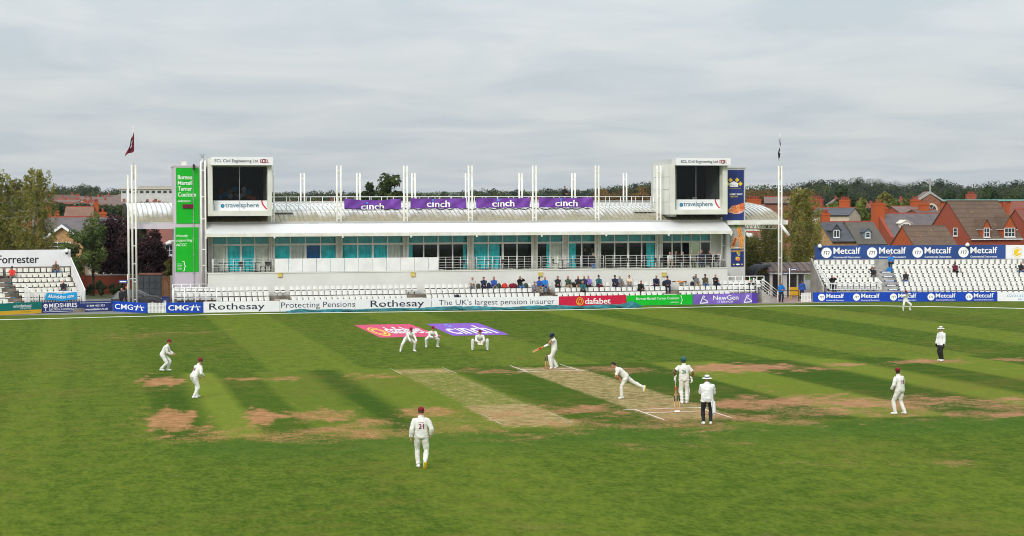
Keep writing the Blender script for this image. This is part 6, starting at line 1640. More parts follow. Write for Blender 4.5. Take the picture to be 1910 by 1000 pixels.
# ---- kiosk with a curved roof
FK = Matrix.Translation(gnd(1408, 557)) @ Matrix.Rotation(R(8), 4, 'Z'); FK = Matrix.Translation(at(1408, 545, 164.5)) @ Matrix.Rotation(R(8), 4, 'Z'); FK.translation.z = 0
kk = thing('kiosk', 'low grey kiosk with a curved felt roof between the terrace and right stand', 'kiosk', FK)
x0, x1 = fp(FK, 1436, 530, 0).x, fp(FK, 1519, 530, 0).x; zt = fp(FK, 1480, 511, 0).z
for a, b in ((1436, 1441), (1460, 1468), (1487, 1489), (1500, 1502), (1513, 1519)):
    mb = MB(); mb.box(fp(FK, a, 530, 0).x, fp(FK, b, 530, 0).x, 0, .25, 0, zt); mb.build('pier', 'grey_panel', kk)
mb = MB(); mb.box(x0, x1, 2.8, 3.0, 0, zt); mb.box(x0, x0 + .2, .26, 2.8, 0, zt); mb.build('back_wall', 'interior_grey', kk)
mb = MB(); mb.box(x0 - .1, x1 + .1, -.2, .3, zt + .002, zt + .28); mb.build('fascia', 'gutter_white', kk)
xr0 = fp(FK, 1406, 505, 0).x
arc = [(-.35 + 3.6 * i / 10, zt + .29 + .95 * math.sin(math.pi * (.08 + .55 * i / 10)) - .95 * math.sin(math.pi * .08)) for i in range(11)]
mb = MB(); mb.prism(arc + [(y, z - .12) for y, z in arc[::-1]], xr0 + 1.2, x1 + .3, 0); mb.build('roof', 'tile_dull', kk)
mb = MB()
for i in range(8): x = xr0 + 1.3 + (x1 - xr0 - 1.2) * i / 7.5; mb.prism([(y, z + .03) for y, z in arc] + [(y, z - .02) for y, z in arc[::-1]], x - .05, x + .05, 0)
mb.build('roof_battens', 'slate', kk)['kind'] = 'stuff'
# end arch of the kiosk roof, seen from the left
mb = MB(); n = 10; pts = [(xr0 + (x0 - xr0) * (1 - math.cos(math.pi * i / n / 2)), zt - .2 + 1.1 * math.sin(math.pi * i / n / 2)) for i in range(n + 1)]
mb.prism(pts + [(x, z - .22) for x, z in pts[::-1]], -.3, 3.2, 1); mb.build('porch_arch', 'slate', kk)
mb = MB(); mb.box(xr0 + .15, xr0 + .3, -.2, 3.0, 0, zt - .25); mb.build('porch_wall', 'wood_brown', kk)
# low black barrier, finger signs, yellow barrier
bb = thing('barrier', 'low black tube barrier across the gateway', 'barrier', Matrix.Identity(4))
a, b = gnd(1417, 563), gnd(1490, 562.5); z = .95
mb = MB(); mb.tube([(a.x, a.y, z), (b.x, b.y, z)], .035, 6); mb.tube([(a.x, a.y, .5), (b.x, b.y, .5)], .03, 6); mb.build('rail', 'black_metal', bb)
for s in (0, .5, 1): p = a.lerp(b, s); mb = MB(); mb.tube([(p.x, p.y, 0), (p.x, p.y, z)], .045, 6); mb.build('post', 'black_metal', bb)
def signpost(label, px, pyb, Y, ytop, arms, m='white_paint'):
    p = at(px, pyb, Y); root = thing('finger_post', label, 'signpost', T(p.x, p.y, 0)); zt = at(px, ytop, Y).z
    mb = MB(); mb.tube([(0, 0, 0), (0, 0, zt)], .05, 8); mb.build('post', m, root, True)
    for x0, x1, y0, y1 in arms:
        q0, q1 = at(x0, y0, Y), at(x1, y1, Y); mb = MB(); mb.box(q0.x - p.x, q1.x - p.x, -.1, -.055, q1.z, q0.z); sgn = mb.build('sign_arm', 'board_metblue', root)
        w = q1.x - q0.x; h = q0.z - q1.z; mb = MB(); mb.box(q0.x - p.x + w * .12, q1.x - p.x - w * .12, -.112, -.102, q1.z + h * .3, q0.z - h * .3); mb.build('sign_text', 'print_white', sgn)
signpost('slim white post with two blue finger signs in front of the kiosk', 1472.5, 558, 159.5, 500, [(1460, 1471, 508.5, 511.5), (1474, 1486, 501, 504)])
signpost('slim white post with blue finger signs beside the left mast', 239, 560, 147.5, 512, [(222, 238, 522.5, 528), (241.5, 255.5, 518.5, 521.5)])
p = at(1484, 545, 162); yb2 = thing('plastic_barrier', 'small orange plastic barrier beside the kiosk wall', 'barrier', T(p.x, p.y, 0, .2))
mb = MB(); mb.box(-.65, .65, -.05, .05, .25, 1.05); mb.build('panel', 'board_yellow', yb2)
for s in (-.5, .5): mb = MB(); mb.box(s - .05, s + .05, -.25, .25, 0, .25); mb.build('foot', 'board_yellow', yb2)

# ---- left yard: container, plank fence, brick wall, hedge, car
F = Matrix.Translation(at(258, 545, 160)) @ Matrix.Rotation(R(6), 4, 'Z'); F.translation.z = 0
ct = thing('shipping_container', 'dark grey steel container behind the parked car', 'container', F)
xw = fp(F, 301, 530, 0).x; zt = fp(F, 280, 512, 0).z
mb = MB(); mb.box(0, xw, .05, 3.0, .1, zt - .06); mb.build('body', 'container', ct)
for i in range(4):
    for j in range(4):
        mb = MB(); a, b = xw * i / 4 + .06, xw * (i + 1) / 4 - .06; c, d = .15 + (zt - .3) * j / 4, .15 + (zt - .3) * (j + 1) / 4 - .08; mb.box(a, b, .0, .048, c, d); mb.build('panel', 'container', ct)
mb = MB(); mb.box(-.05, xw + .05, -.02, 3.05, zt - .055, zt + .05); mb.build('roof', 'brick_brown', ct)
F = Matrix.Translation(at(302, 545, 157)) @ Matrix.Rotation(R(6), 4, 'Z'); F.translation.z = 0
pf = thing('plank_fence', 'brown upright plank fence beside the left tower', 'fence', F)
xw = fp(F, 318, 530, 0).x; zt = fp(F, 310, 514.5, 0).z
for i in range(6): mb = MB(); mb.box(xw * i / 6 + .008, xw * (i + 1) / 6 - .008, 0, .04, 0, zt - rnd.random() * .05); mb.build('plank', 'wood_brown', pf)
F = Matrix.Translation(at(150, 530, 176)) @ Matrix.Rotation(R(10), 4, 'Z'); F.translation.z = 0
bw = thing('brick_wall', 'old red brick garden wall under the purple tree', 'wall', F)
xw = fp(F, 246, 530, 0).x; zt = fp(F, 200, 514, 0).z
mb = MB(); mb.box(0, xw, 0, .3, 0, zt); mb.build('wall', 'brick', bw)
mb = MB(); mb.box(-.02, xw, -.05, .35, zt + .002, zt + .12); mb.build('coping', 'stone_grey', bw)
mb = MB(); mb.box(.0, .5, -.12, -.002, 0, zt + .25); mb.build('pier', 'brick', bw)
# parked car, seen from its side
F = Matrix.Translation(at(257, 561, 150.5)) @ Matrix.Rotation(R(5), 4, 'Z'); F.translation.z = 0
car = thing('parked_car', 'dark grey hatchback parked behind the boards beside the left mast', 'car', F)
prof = [(-2.05, .35), (-2.1, .75), (-1.95, 1.0), (-1.55, 1.38), (-.9, 1.52), (-.1, 1.5), (.55, 1.22), (.95, 1.0), (1.7, .90), (2.05, .72), (2.12, .35)]
mb = MB(); n = len(prof); vs_, fs_ = [], []
for y, k in ((-.88, .96), (-.80, 1.0), (.80, 1.0), (.88, .96)):
    for x, z in prof:
        inset = .22 * max(0, (z - .95) / .57) * (1 if y > 0 else -1); vs_.append((x * k, y - inset, .35 + (z - .35) * (.985 if abs(y) > .85 else 1)))
for r in range(3):
    for i in range(n - 1): fs_.append((r * n + i, r * n + i + 1, (r + 1) * n + i + 1, (r + 1) * n + i))
fs_ += [tuple(range(n))[::-1], tuple(range(3 * n, 4 * n))]
mb.add(vs_, fs_); mb.build('body', 'car_paint', car, False)
for pts in ([(-1.45, 1.02), (-1.3, 1.33), (-.82, 1.43), (-.55, 1.43), (-.55, 1.03)], [(-.47, 1.03), (-.47, 1.43), (-.12, 1.41), (.40, 1.18), (.55, 1.04)]):
    mb = MB(); mb.add([(x, -.905 + .22 * (z - .95) / .57, z) for x, z in pts], [tuple(range(5))]); mb.build('side_window', 'window_dark', car)
mb = MB(); mb.add([(.0, -.66, 1.475), (.0, .66, 1.475), (.75, .78, 1.12), (.75, -.78, 1.12)], [(0, 1, 2, 3)]); mb.build('windscreen', 'window_dark', car)
for x in (-1.3, 1.32):
    for y in (-.86, .70):
        mb = MB(); prof_ = [(.2, 0), (.33, .02), (.33, .18), (.2, .2)]
        mb.tube([(x, y - .04, .33), (x, y + .18, .33)], .33, 18); wh = mb.build('wheel', 'tyre', car, False)
        mb = MB(); mb.tube([(x, y - .055, .33), (x, y - .03, .33)], .2, 14); mb.build('rim', 'steel_dull', wh)
mb = MB(); mb.tube([(.45, -.88, 1.06), (.5, -1.05, 1.08)], .07, 8); mb.build('mirror', 'car_paint', car)
for y in (-.62, .5): mb = MB(); mb.box(2.0, 2.1, y, y + .2, .64, .76); mb.build('headlight', 'board_white', car)
p = at(309, 555, 148); wb_ = thing('wheelie_bin', 'small dark bin beside the left tower', 'bin', T(p.x, p.y, 0)); mb = MB(); mb.box(-.28, .28, -.3, .3, .08, .95); mb.build('body', 'board_navy', wb_); mb = MB(); mb.box(-.31, .31, -.34, .34, .952, 1.02); mb.build('lid', 'board_navy', wb_); mb = MB(); mb.box(-.1, -.04, -.32, -.302, .35, .7); mb.box(.04, .1, -.32, -.302, .35, .7); mb.build('sticker', 'print_white', wb_)

# ================================================================== HOUSES
a13 = R(13)
H1 = house('slate-roofed end house with one gabled dormer, nearest the right birch', 1527, 1574, 413.5, 450.5, 226, a13, 8.5, 'brick_buff', 'slate'); dormer(H1, 1560, 417.5, 429, 443, 16, 'slate', 'slate', 11.5, (2, 1), gut=False); chimney(H1[0], H1[1] * .36, .9, H1[3] - .6, H1[3] + 1.1, .52, .8, 3)
H2 = house('mossy slate house with a small blue dormer, second of the right row', 1574.6, 1628, 413, 456, 226, a13, 8.5, 'brick_buff', 'slate_brown'); dormer(H2, 1618.5, 425.5, 433, 443.5, 12.5, 'blue_wood', 'slate', 9, (1, 2), gut=False)
H3 = house('house with a purple slate roof and tall brick stack behind the blue sign', 1638, 1760, 397.5, 447, 238, a13, 9.5, 'brick', 'slate_purple'); dormer(H3, 1690, 410, 417, 428, 20, 'pale_render', 'pale_render', 14, (3, 1), gut=False)
chimney(H3[0], -.3, -.6, H3[3] - 4, H3[3] + 1.35, .75, 1.1, 2); chimney(H3[0], 1.25, 1.5, H3[3] - 1, H3[3] + .75, .65, .8, 4)
mb = MB(); h = H3[5]; mb.prism([(-h - .1, H3[2] - 1.6), (-h - .1, H3[2] + .35), (-.1, H3[3] + .35), (-.1, H3[3] - 2.4)], -.42, -.004, 0); mb.build('party_wall', 'brick', H3[0])
H4 = house('low house with a ribbed brown tile roof in front of the tall red house', 1682, 1763, 421, 466, 216, a13, 8.0, 'brick_orange', 'tile_brown', ridge='tile_brown')
H5 = house('tall red brick house with two gabled dormers on the right', 1766, 1861, 374.5, 446, 224, R(20), 10.5, 'brick', 'tile_brown', ridge='tile_brown')
dormer(H5, 1840, 408, 425, 442.5, 17, 'brick_orange', 'tile_brown', 12.5, (2, 2)); dormer(H5, 1883, 401, 425, 442, 28, 'brick_orange', 'tile_brown', 23, (3, 2))
# window in the gable of the tall red house
FG = H5[4] @ Matrix.Rotation(R(-90), 4, 'Z')
g_ = thing  # gable faces -x of the house: build the window in a turned frame
wnd_root = H5[0]
c = fp(FG, 1782.5, 440, .12); ww = 1.0
wf = window(wnd_root, c.x - .42, c.x + .42, c.z, fp(FG, 1782.5, 425, .12).z, .116, (1, 2)); wf.matrix_local = Matrix.Rotation(R(-90), 4, 'Z')
H5b = house('long red brick range running on to the right of the tall red house', 1893, 2010, 390, 448, 232, R(20), 9.5, 'brick', 'tile_red'); 
H7 = house('cream rendered house with a blue-grey slate roof and two stacks', 1524, 1596, 387.5, 401, 262, R(-22), 9, 'cream_render', 'slate'); chimney(H7[0], H7[1] * .70, .6, H7[3] - .8, H7[3] + 1.15, .75, .8, 5); chimney(H7[0], -.3, 1.0, H7[3] - 2, H7[3] + 1.3, .95, .9, 5, 'brick'); chimney(H7[0], -2.4, 1.0, H7[3] - 5, H7[3] + 1.1, .7, .9, 4, 'brick')
H8 = house('dark brown roofed terrace between the slate roofs and the church', 1662, 1722, 384.5, 400, 270, a13, 8, 'brick', 'tile_dull'); chimney(H8[0], H8[1] * .75, 0, H8[3] - .5, H8[3] + 1.0, .6, .8, 3)
H9 = house('small brick house with a banded stack below the church window', 1700, 1745, 391, 402, 262, a13, 8, 'brick_brown', 'slate_brown'); chimney(H9[0], H9[1] * .45, -.5, H9[3] - .5, H9[3] + .9, .7, .8, 2)
H10 = house('plain house with a red roof and gable at the right edge', 1886, 1960, 376, 410, 252, R(-20), 9, 'brick_buff', 'tile_red')
H11 = house('pale house with a long stack seen over the right link roof', 1392, 1420, 385, 398, 290, a13, 8, 'pale_render', 'tile_dull'); chimney(H11[0], H11[1] * .5, 0, H11[3] - 1, H11[3] + 1.2, 1.1, .8, 6); chimney(H11[0], -1.2, 0, H11[3] - 2, H11[3] + 1.0, .4, .7, 2)
H12 = house('dark flat-topped house with grey dormers beyond the right mast', 1425, 1478, 367, 379, 330, R(-8), 8, 'brick_brown', 'tile_dull')
H13 = house('brick house with an orange-red roof under the right link roof', 1392, 1436, 432, 455, 205, a13, 8, 'brick', 'tile_red')
# church
F = Matrix.Translation(at(1735, 395, 300)) @ Matrix.Rotation(R(6), 4, 'Z'); gz = hgt(F.translation.x, 300); F.translation.z = gz
ch = thing('church', 'brick church gable with a stone cross and round window', 'church', F)
w = (1752.5 - 1713) / 11.17 / 2; za = fp(F, 1735, 362, 0).z; ze = fp(F, 1735, 375.5, 0).z
mb = MB(); mb.prism([(-w, -1), (-w, ze), (0, za), (w, ze), (w, -1)], 0, 3, 1); mb.build('wall', 'brick_brown', ch)
for s in (-1, 1):
    mb = MB(); mb.prism([(0, za + .45), (s * (w + .35), ze + .2), (s * (w + .35), ze - .1), (0, za + .12)], .3, 3.3, 1); mb.build('roof', 'tile_dull' if s < 0 else 'copper_green', ch)
    mb = MB(); mb.prism([(0, za + .5), (s * (w + .4), ze + .25), (s * (w + .4), ze - .05), (0, za + .05)], -.1, .29, 1); mb.build('coping', 'stone_grey', ch)
mb = MB(); mb.box(-.1, .1, -.0, .2, za + .5, za + 2.6); mb.box(-.5, .5, .02, .18, za + 1.75, za + 1.97); mb.build('cross', 'stone_grey', ch)
mb = MB(); c = fp(F, 1737, 392, -.05); mb.lathe([(1.15, 0), (1.15, .12), (.85, .12), (.85, 0)], (0, 0, 0), 24); o = mb.build('round_window', 'cream_render', ch); o.matrix_local = T(c.x, 0, c.z) @ Matrix.Rotation(R(90), 4, 'X')
mb = MB(); mb.lathe([(.86, .01), (.86, .05)], (0, 0, 0), 20); g2 = mb.build('pane', 'window_dark', o)
mb = MB()
for k in range(6): mb.tube([(.2 * math.cos(R(60 * k)), .2 * math.sin(R(60 * k)), .08), (.86 * math.cos(R(60 * k)), .86 * math.sin(R(60 * k)), .08)], .06, 5)
mb.build('tracery', 'stone_grey', o)
F = Matrix.Translation(at(1757, 374, 320)) @ Matrix.Rotation(R(6), 4, 'Z'); F.translation.z = hgt(F.translation.x, 320)
hl = thing('church_hall', 'long brick hall with a pale green copper roof edge behind the tall red house', 'hall', F)
L = fp(F, 1925, 372, 0).x; zt = fp(F, 1840, 372, 0).z; zb = fp(F, 1840, 375.5, 0).z
mb = MB(); mb.box(0, L, 0, 14, -1, zb); mb.build('wall', 'brick_orange', hl); mb = MB(); mb.box(-.3, L + .3, -.4, 14.4, zb + .002, zt); mb.build('roof', 'copper_green', hl); chimney(hl, L * .41, 4, zt - .3, zt + 1.0, .85, .9, 4, 'brick')
for i in range(8): mb = MB(); x = L * (i + .5) / 8; mb.box(x - .3, x + .3, -.3, -.003, -1, zb - .1); mb.build('buttress', 'brick', hl)
# left
HL = house('slate-roofed villa with a gabled bay behind the left stand', 84, 232, 404.5, 450, 205, R(8), 9.5, 'cream_render', 'slate_purple'); root, L, ze, zr, F, h, sl = HL
chimney(root, L * .03, .5, zr - .8, zr + 1.0, .36, .7, 2); chimney(root, L * .72, .8, zr - .8, zr + .55, .4, .6, 1)
c = fp(F, 110, 450, -h - .6); xb_ = c.x; za = fp(F, 116, 420, -h - .6).z; ze2 = fp(F, 110, 449, -h - .6).z; wg = 2.0
mb = MB(); mb.prism([(xb_ - wg, -1), (xb_ - wg, ze2), (xb_ + .35, za - .1), (xb_ + wg + .7, ze2), (xb_ + wg + .7, -1)], -h - .6, -.5, 1); bay = mb.build('gable_bay', 'brick_buff', root)
for s in (-1, 1):
    e = xb_ + .35 + s * (wg + .6); mb = MB(); mb.prism([(xb_ + .35, za + .12), (e, ze2 - .1), (e, ze2 - .3), (xb_ + .35, za - .12)], -h - .98, -.6, 1); mb.build('bay_roof', 'slate', bay)
    mb = MB(); mb.prism([(xb_ + .35, za + .10), (e, ze2 - .12), (e, ze2 - .42), (xb_ + .35, za - .24)], -h - 1.04, -h - .985, 1); mb.build('bargeboard', 'window_white', bay)
cx = fp(F, 110, 460, -h - .6); window(root, xb_ - .9, xb_ + 1.3, fp(F, 110, 468, -h - .62).z, ze2 - .15, -h - .605, (3, 2)); window(root, .6, 1.7, fp(F, 85, 470, -h).z, fp(F, 85, 455, -h).z, -h + .24, (2, 2))
HT = house('house with a corrugated terracotta roof and tall brick stack on the left', 123, 176, 385.5, 403, 240, R(10), 8.5, 'cream_render', 'tile_terracotta'); chimney(HT[0], HT[1] * 1.06, .3, HT[3] - 2, HT[3] + .55, .3, .6, 2); chimney(HT[0], -1.2, .3, HT[3] - 2.5, HT[3] - .9, .3, .5, 2)
HP = house('red-tiled house half hidden by the purple tree', 274, 330, 424, 456, 192, R(10), 8.5, 'pale_render', 'tile_red'); root, L, ze, zr, F, h, sl = HP; window(root, L * .62, L * .92, fp(F, 305, 476, -h).z, fp(F, 305, 458, -h).z, -h + .245, (2, 2))
HS = house('red-tiled house end beside the left birches', 60, 80, 408, 450, 200, R(8), 9, 'cream_render', 'tile_red')
# long low school building on the left skyline
F = Matrix.Translation(at(226, 356, 620)) @ Matrix.Rotation(R(3), 4, 'Z'); F.translation.z = hgt(F.translation.x, 620)
sc = thing('school_building', 'long flat-roofed grey building on the left skyline', 'building', F)
L = fp(F, 335, 350, 0).x; z0, z1, z2 = [fp(F, 280, y, 0).z for y in (362, 351.5, 346.5)]; xm = fp(F, 256, 350, 0).x
mb = MB(); mb.box(0, L, 0, 14, -1, z1 - .3); mb.build('wall', 'grey_panel', sc); mb = MB(); mb.box(-.5, L, -.5, 14, z1 - .298, z1); mb.build('roof_edge', 'cream_render', sc); mb = MB(); mb.box(xm, L, 2, 13, z1 + .002, z2); mb.build('upper_storey', 'stone_grey', sc)
for i in range(10): mb = MB(); x = L * (i + .2) / 10; mb.box(x, x + L * .06, -.06, -.003, z0 + .3, z1 - .8); mb.build('window', 'window_dark', sc)
# small houses on the hillside and among the trees
ORD = ['first', 'second', 'third', 'fourth', 'fifth', 'sixth', 'seventh', 'eighth', 'ninth', 'tenth', 'eleventh', 'twelfth', 'thirteenth', 'fourteenth', 'fifteenth', 'sixteenth']
COLW = dict(pale_render='pale', brick='red brick', cream_render='cream', brick_brown='brown brick', board_white='white', tile_dull='dull brown', tile_red='red', tile_brown='brown')
def mini(label, px, Y, rot, L, W, he, hr, wall, roof, group, stack=True):
    x = (px - 955) / FPX * Y; z = hgt(x, Y); root = thing('house', label, 'house', T(x, Y, z, rot), group)
    h = W / 2
    mb = MB(); mb.prism([(-h + .3, -1.5), (-h + .3, he), (0, hr - .15), (h - .3, he), (h - .3, -1.5)], -L / 2 + .1, L / 2 - .1, 0); mb.build('wall', wall, root)
    for s in (-1, 1): mb = MB(); mb.prism([(0, hr), (s * h, he - .1), (s * h, he - .3), (0, hr - .2)], -L / 2 - .1, L / 2 + .1, 0); mb.build('roof', roof, root)
    if stack: mb = MB(); sx = rnd.choice([-.35, .3]) * L; mb.box(sx - .35, sx + .35, .2, .9, hr - .8, hr + .9); mb.build('chimney', 'brick', root)
    n = max(2, int(L / 3)); 
    for i in range(n):
        for zz in (1.0, 3.4):
            if zz + 1.2 > he: continue
            xx = -L / 2 + L * (i + .5) / n; mb = MB(); mb.box(xx - .7, xx + .7, -h + .22, -h + .297, zz, zz + 1.2); mb.build('window', 'window_white', root)
walls = ['pale_render', 'brick', 'cream_render', 'board_white', 'board_white']; roofs = ['tile_dull', 'tile_dull', 'tile_brown', 'tile_dull', 'tile_red']
Lh = 'small house among the rows on the far left hillside'
for Y, n, px0, px1, rown in ((430, 6, 232, 330, 'lowest'), (500, 10, 84, 330, 'second lowest'), (575, 12, 80, 335, 'middle'), (650, 13, 78, 335, 'second highest'), (720, 12, 84, 335, 'highest')):
    for i in range(n):
        wl_, rf_ = rnd.choice(walls), rnd.choice(roofs)
        mini(f'far {COLW[wl_]} house with {COLW[rf_]} roof, {ORD[i]} in the {rown} hillside row', px0 + (px1 - px0) * (i + .5 + rnd.uniform(-.2, .2)) / n, Y + rnd.uniform(-20, 20), rnd.choice([.1, .3, -.2, 1.45, 1.5]), rnd.uniform(9, 15), rnd.uniform(7.5, 9), rnd.uniform(4.8, 5.4), rnd.uniform(7.4, 8.4), wl_, rf_, 'houses on the far left hillside')
Lm = 'small pale house under the trees behind the roof rail'
for im, (px, Y, w_, r_) in enumerate(((1012, 470, 'board_white', 'tile_dull'), (1024, 480, 'board_white', 'tile_dull'), (1036, 475, 'pale_render', 'tile_dull'), (1048, 485, 'board_white', 'tile_dull'), (975, 520, 'brick', 'tile_red'), (990, 540, 'brick', 'tile_dull'))):
    mini(f'small {COLW[w_]} house behind the roof rail, ' + ['leftmost of the pale four', 'second of the pale four', 'third of the pale four', 'rightmost of the pale four', 'nearer the third banner', 'just left of the pale four'][im], px, Y, rnd.choice([1.5, .1]), 9, 8, 5.2, 8.6, w_, r_, 'houses behind the roof rail')
Lr = 'small red-roofed house in the trees above the right houses'
RPY = ((1125, 420), (1150, 430), (1180, 425), (1205, 435), (1530, 460), (1605, 470), (1618, 480), (1640, 430), (1690, 470), (1708, 450), (1660, 520), (1590, 520), (1560, 560), (1680, 540), (1440, 430), (1410, 480), (520, 520), (560, 540), (600, 560), (630, 500))
RP = [q[0] for q in RPY]
for px, Y in RPY:
    LRN = sorted(q for q in RP if (q > 1300) == (px > 1300))
    mini('small house in the trees ' + ('above the right roofs, ' if px > 1300 else 'behind the vaulted roof, ') + ORD[LRN.index(px)] + ' from the left', px, Y, rnd.choice([.2, .1, 1.5]), rnd.uniform(8, 13), 8, 5.2, 8.0, rnd.choice(['brick', 'board_white', 'brick', 'pale_render']), rnd.choice(['tile_red', 'tile_dull']), 'houses above the right roofs' if px > 1300 else 'houses behind the vaulted roof')

# ================================================================== TREES
def leaf_mat(name, dark, light, accent, ascale=.25):
    m = bpy.data.materials.new(name); m.use_nodes = True
    global t, B, OC
    t = m.node_tree; B = t.nodes['Principled BSDF']
    at_ = N('ShaderNodeAttribute'); at_.attribute_name = 'tint'
    co = N('ShaderNodeTexCoord'); OC = co.outputs['Object']
    c = mixc(at_.outputs['Fac'], dark, light); c = mixc(mapr(noise(ascale, 3), .52, .68, 0, .7), c, accent)
    Lk(c, B.inputs['Base Color']); B.inputs['Roughness'].default_value = .65; B.inputs['Specular IOR Level'].default_value = .2
    tr = N('ShaderNodeBsdfTranslucent'); Lk(c, tr.inputs[0]); ad = N('ShaderNodeMixShader'); ad.inputs[0].default_value = .38
    o = [n for n in t.nodes if n.type == 'OUTPUT_MATERIAL'][0]; Lk(B.outputs[0], ad.inputs[1]); Lk(tr.outputs[0], ad.inputs[2]); Lk(ad.outputs[0], o.inputs[0])
    M[name] = m
leaf_mat('leaf_birch', (0.10, 0.115, 0.018), (0.34, 0.31, 0.075), (0.24, 0.18, 0.03), .6); leaf_mat('leaf_birch_dark', (0.07, 0.09, 0.016), (0.22, 0.21, 0.05), (0.19, 0.13, 0.03), .5)
leaf_mat('leaf_willow', (0.08, 0.125, 0.035), (0.20, 0.25, 0.07), (0.22, 0.24, 0.06), .5); leaf_mat('leaf_purple', (0.022, 0.010, 0.012), (0.075, 0.032, 0.036), (0.06, 0.022, 0.016), .6)
leaf_mat('leaf_oak', (0.03, 0.05, 0.014), (0.10, 0.125, 0.03), (0.12, 0.12, 0.03), .15); leaf_mat('leaf_dark', (0.018, 0.04, 0.013), (0.055, 0.085, 0.024), (0.05, 0.075, 0.018), .2)
leaf_mat('leaf_lime', (0.09, 0.13, 0.02), (0.22, 0.25, 0.045), (0.2, 0.2, 0.04), .3); leaf_mat('leaf_autumn', (0.085, 0.05, 0.012), (0.24, 0.135, 0.03), (0.13, 0.10, 0.03), .1)
leaf_mat('leaf_wood', (0.022, 0.036, 0.016), (0.075, 0.095, 0.034), (0.095, 0.078, 0.026), .012); leaf_mat('leaf_wood_blue', (0.022, 0.038, 0.026), (0.06, 0.085, 0.05), (0.09, 0.075, 0.03), .01)
leaf_mat('leaf_shrub', (0.02, 0.035, 0.012), (0.06, 0.085, 0.025), (0.09, 0.08, 0.03), .5)
def leaves_obj(name, P, Nrm, size, m, parent=None, elong=1.5, tint=None, rs=nrs):
    n = len(P)
    a = rs.normal(size=(n, 3)); a -= (a * Nrm).sum(1)[:, None] * Nrm; a /= np.linalg.norm(a, axis=1)[:, None] + 1e-9
    b = np.cross(Nrm, a); sz = size * rs.uniform(.6, 1.35, n)[:, None]
    q = np.stack([P - a * sz * elong * .5, P + b * sz * .42 + a * sz * .05, P + a * sz * elong * .5, P - b * sz * .42 - a * sz * .05], 1).reshape(-1, 3)
    me = bpy.data.meshes.new(name); me.vertices.add(4 * n); me.vertices.foreach_set('co', q.ravel())
    me.loops.add(4 * n); me.loops.foreach_set('vertex_index', np.arange(4 * n, dtype=np.int32)); me.polygons.add(n); me.polygons.foreach_set('loop_start', np.arange(0, 4 * n, 4, dtype=np.int32)); me.update(calc_edges=True)
    tv = rs.uniform(0, 1, n) if tint is None else tint
    at_ = me.attributes.new('tint', 'FLOAT', 'FACE'); at_.data.foreach_set('value', tv.astype(np.float32))
    me.materials.append(M[m]); return link(name, me, parent)
def clump_points(cs, n, rs=nrs, shell=.55):
    """cs: (x, y, z, rx, ry, rz); leaves gather towards the outside of every clump"""
    out, nr, tn = [], [], []
    for (x, y, z, rx, ry, rz) in cs:
        d = rs.normal(size=(n, 3)); d /= np.linalg.norm(d, axis=1)[:, None]
        r = (shell + (1 - shell) * rs.uniform(0, 1, n) ** .7) * rs.uniform(.82, 1.12, n)
        out.append(np.array([x, y, z]) + d * r[:, None] * np.array([rx, ry, rz])); k = d * 1.0 + rs.normal(size=(n, 3)) * .5; k[:, 2] += .25
        nr.append(k / np.linalg.norm(k, axis=1)[:, None]); base = rs.uniform(.05, .85); tn.append(np.clip(base + rs.normal(0, .14, n), 0, 1))
    return np.concatenate(out), np.concatenate(nr), np.concatenate(tn)
def broad_tree(label, px, Y, ytop, wpx, m, name='tree', z0=None, nclump=26, nleaf=220, leaf=.2, trunk_m='bark', crown_from=.25, seed=1, group=None, flat=.9, stretch=1.0):
    rs = np.random.RandomState(seed); x = (px - 955) / FPX * Y; gz = hgt(x, Y) if z0 is None else z0; H = at(px, ytop, Y).z - gz; W = wpx / FPX * Y / 2
    root = thing(name, label, 'tree', T(x, Y, gz), group)
    cs = []; zc = H * (crown_from + (1 - crown_from) / 2); hz = H * (1 - crown_from) / 2
    for i in range(nclump):
        while True:
            d = rs.uniform(-1, 1, 3)
            if .25 < np.linalg.norm(d) < 1: break
        r = rs.uniform(.28, .46)
        k = (1 - r * .5)
        cs.append((d[0] * W * k, d[1] * W * k * flat, zc + d[2] * hz * k, W * r, W * r, min(hz, W * stretch) * r * rs.uniform(.8, 1.1)))
    tr = MB(); th = max(.10, H * .022); top = (rs.uniform(-.1, .1) * W, 0, H * .8)
    tr.tube([(0, 0, -.3), (.05 * W, 0, H * .2), (top[0] * .6, 0, H * .5), top], [th, th * .8, th * .5, th * .15], 8)
    for c in cs[:14]:
        s = rs.uniform(.25, .6); b0 = V((top[0] * s, 0, H * s)); e = V(c[:3]); tr.tube([b0, b0.lerp(e, .5) + V((0, 0, .06 * H)), e], [th * .4, th * .25, th * .06], 5)
    tr.build('trunk', trunk_m, root, True)
    P, Nn, tn = clump_points(cs, nleaf, rs); leaves_obj('crown', P, Nn, leaf, m, root, 1.4, tn, rs)
    return root
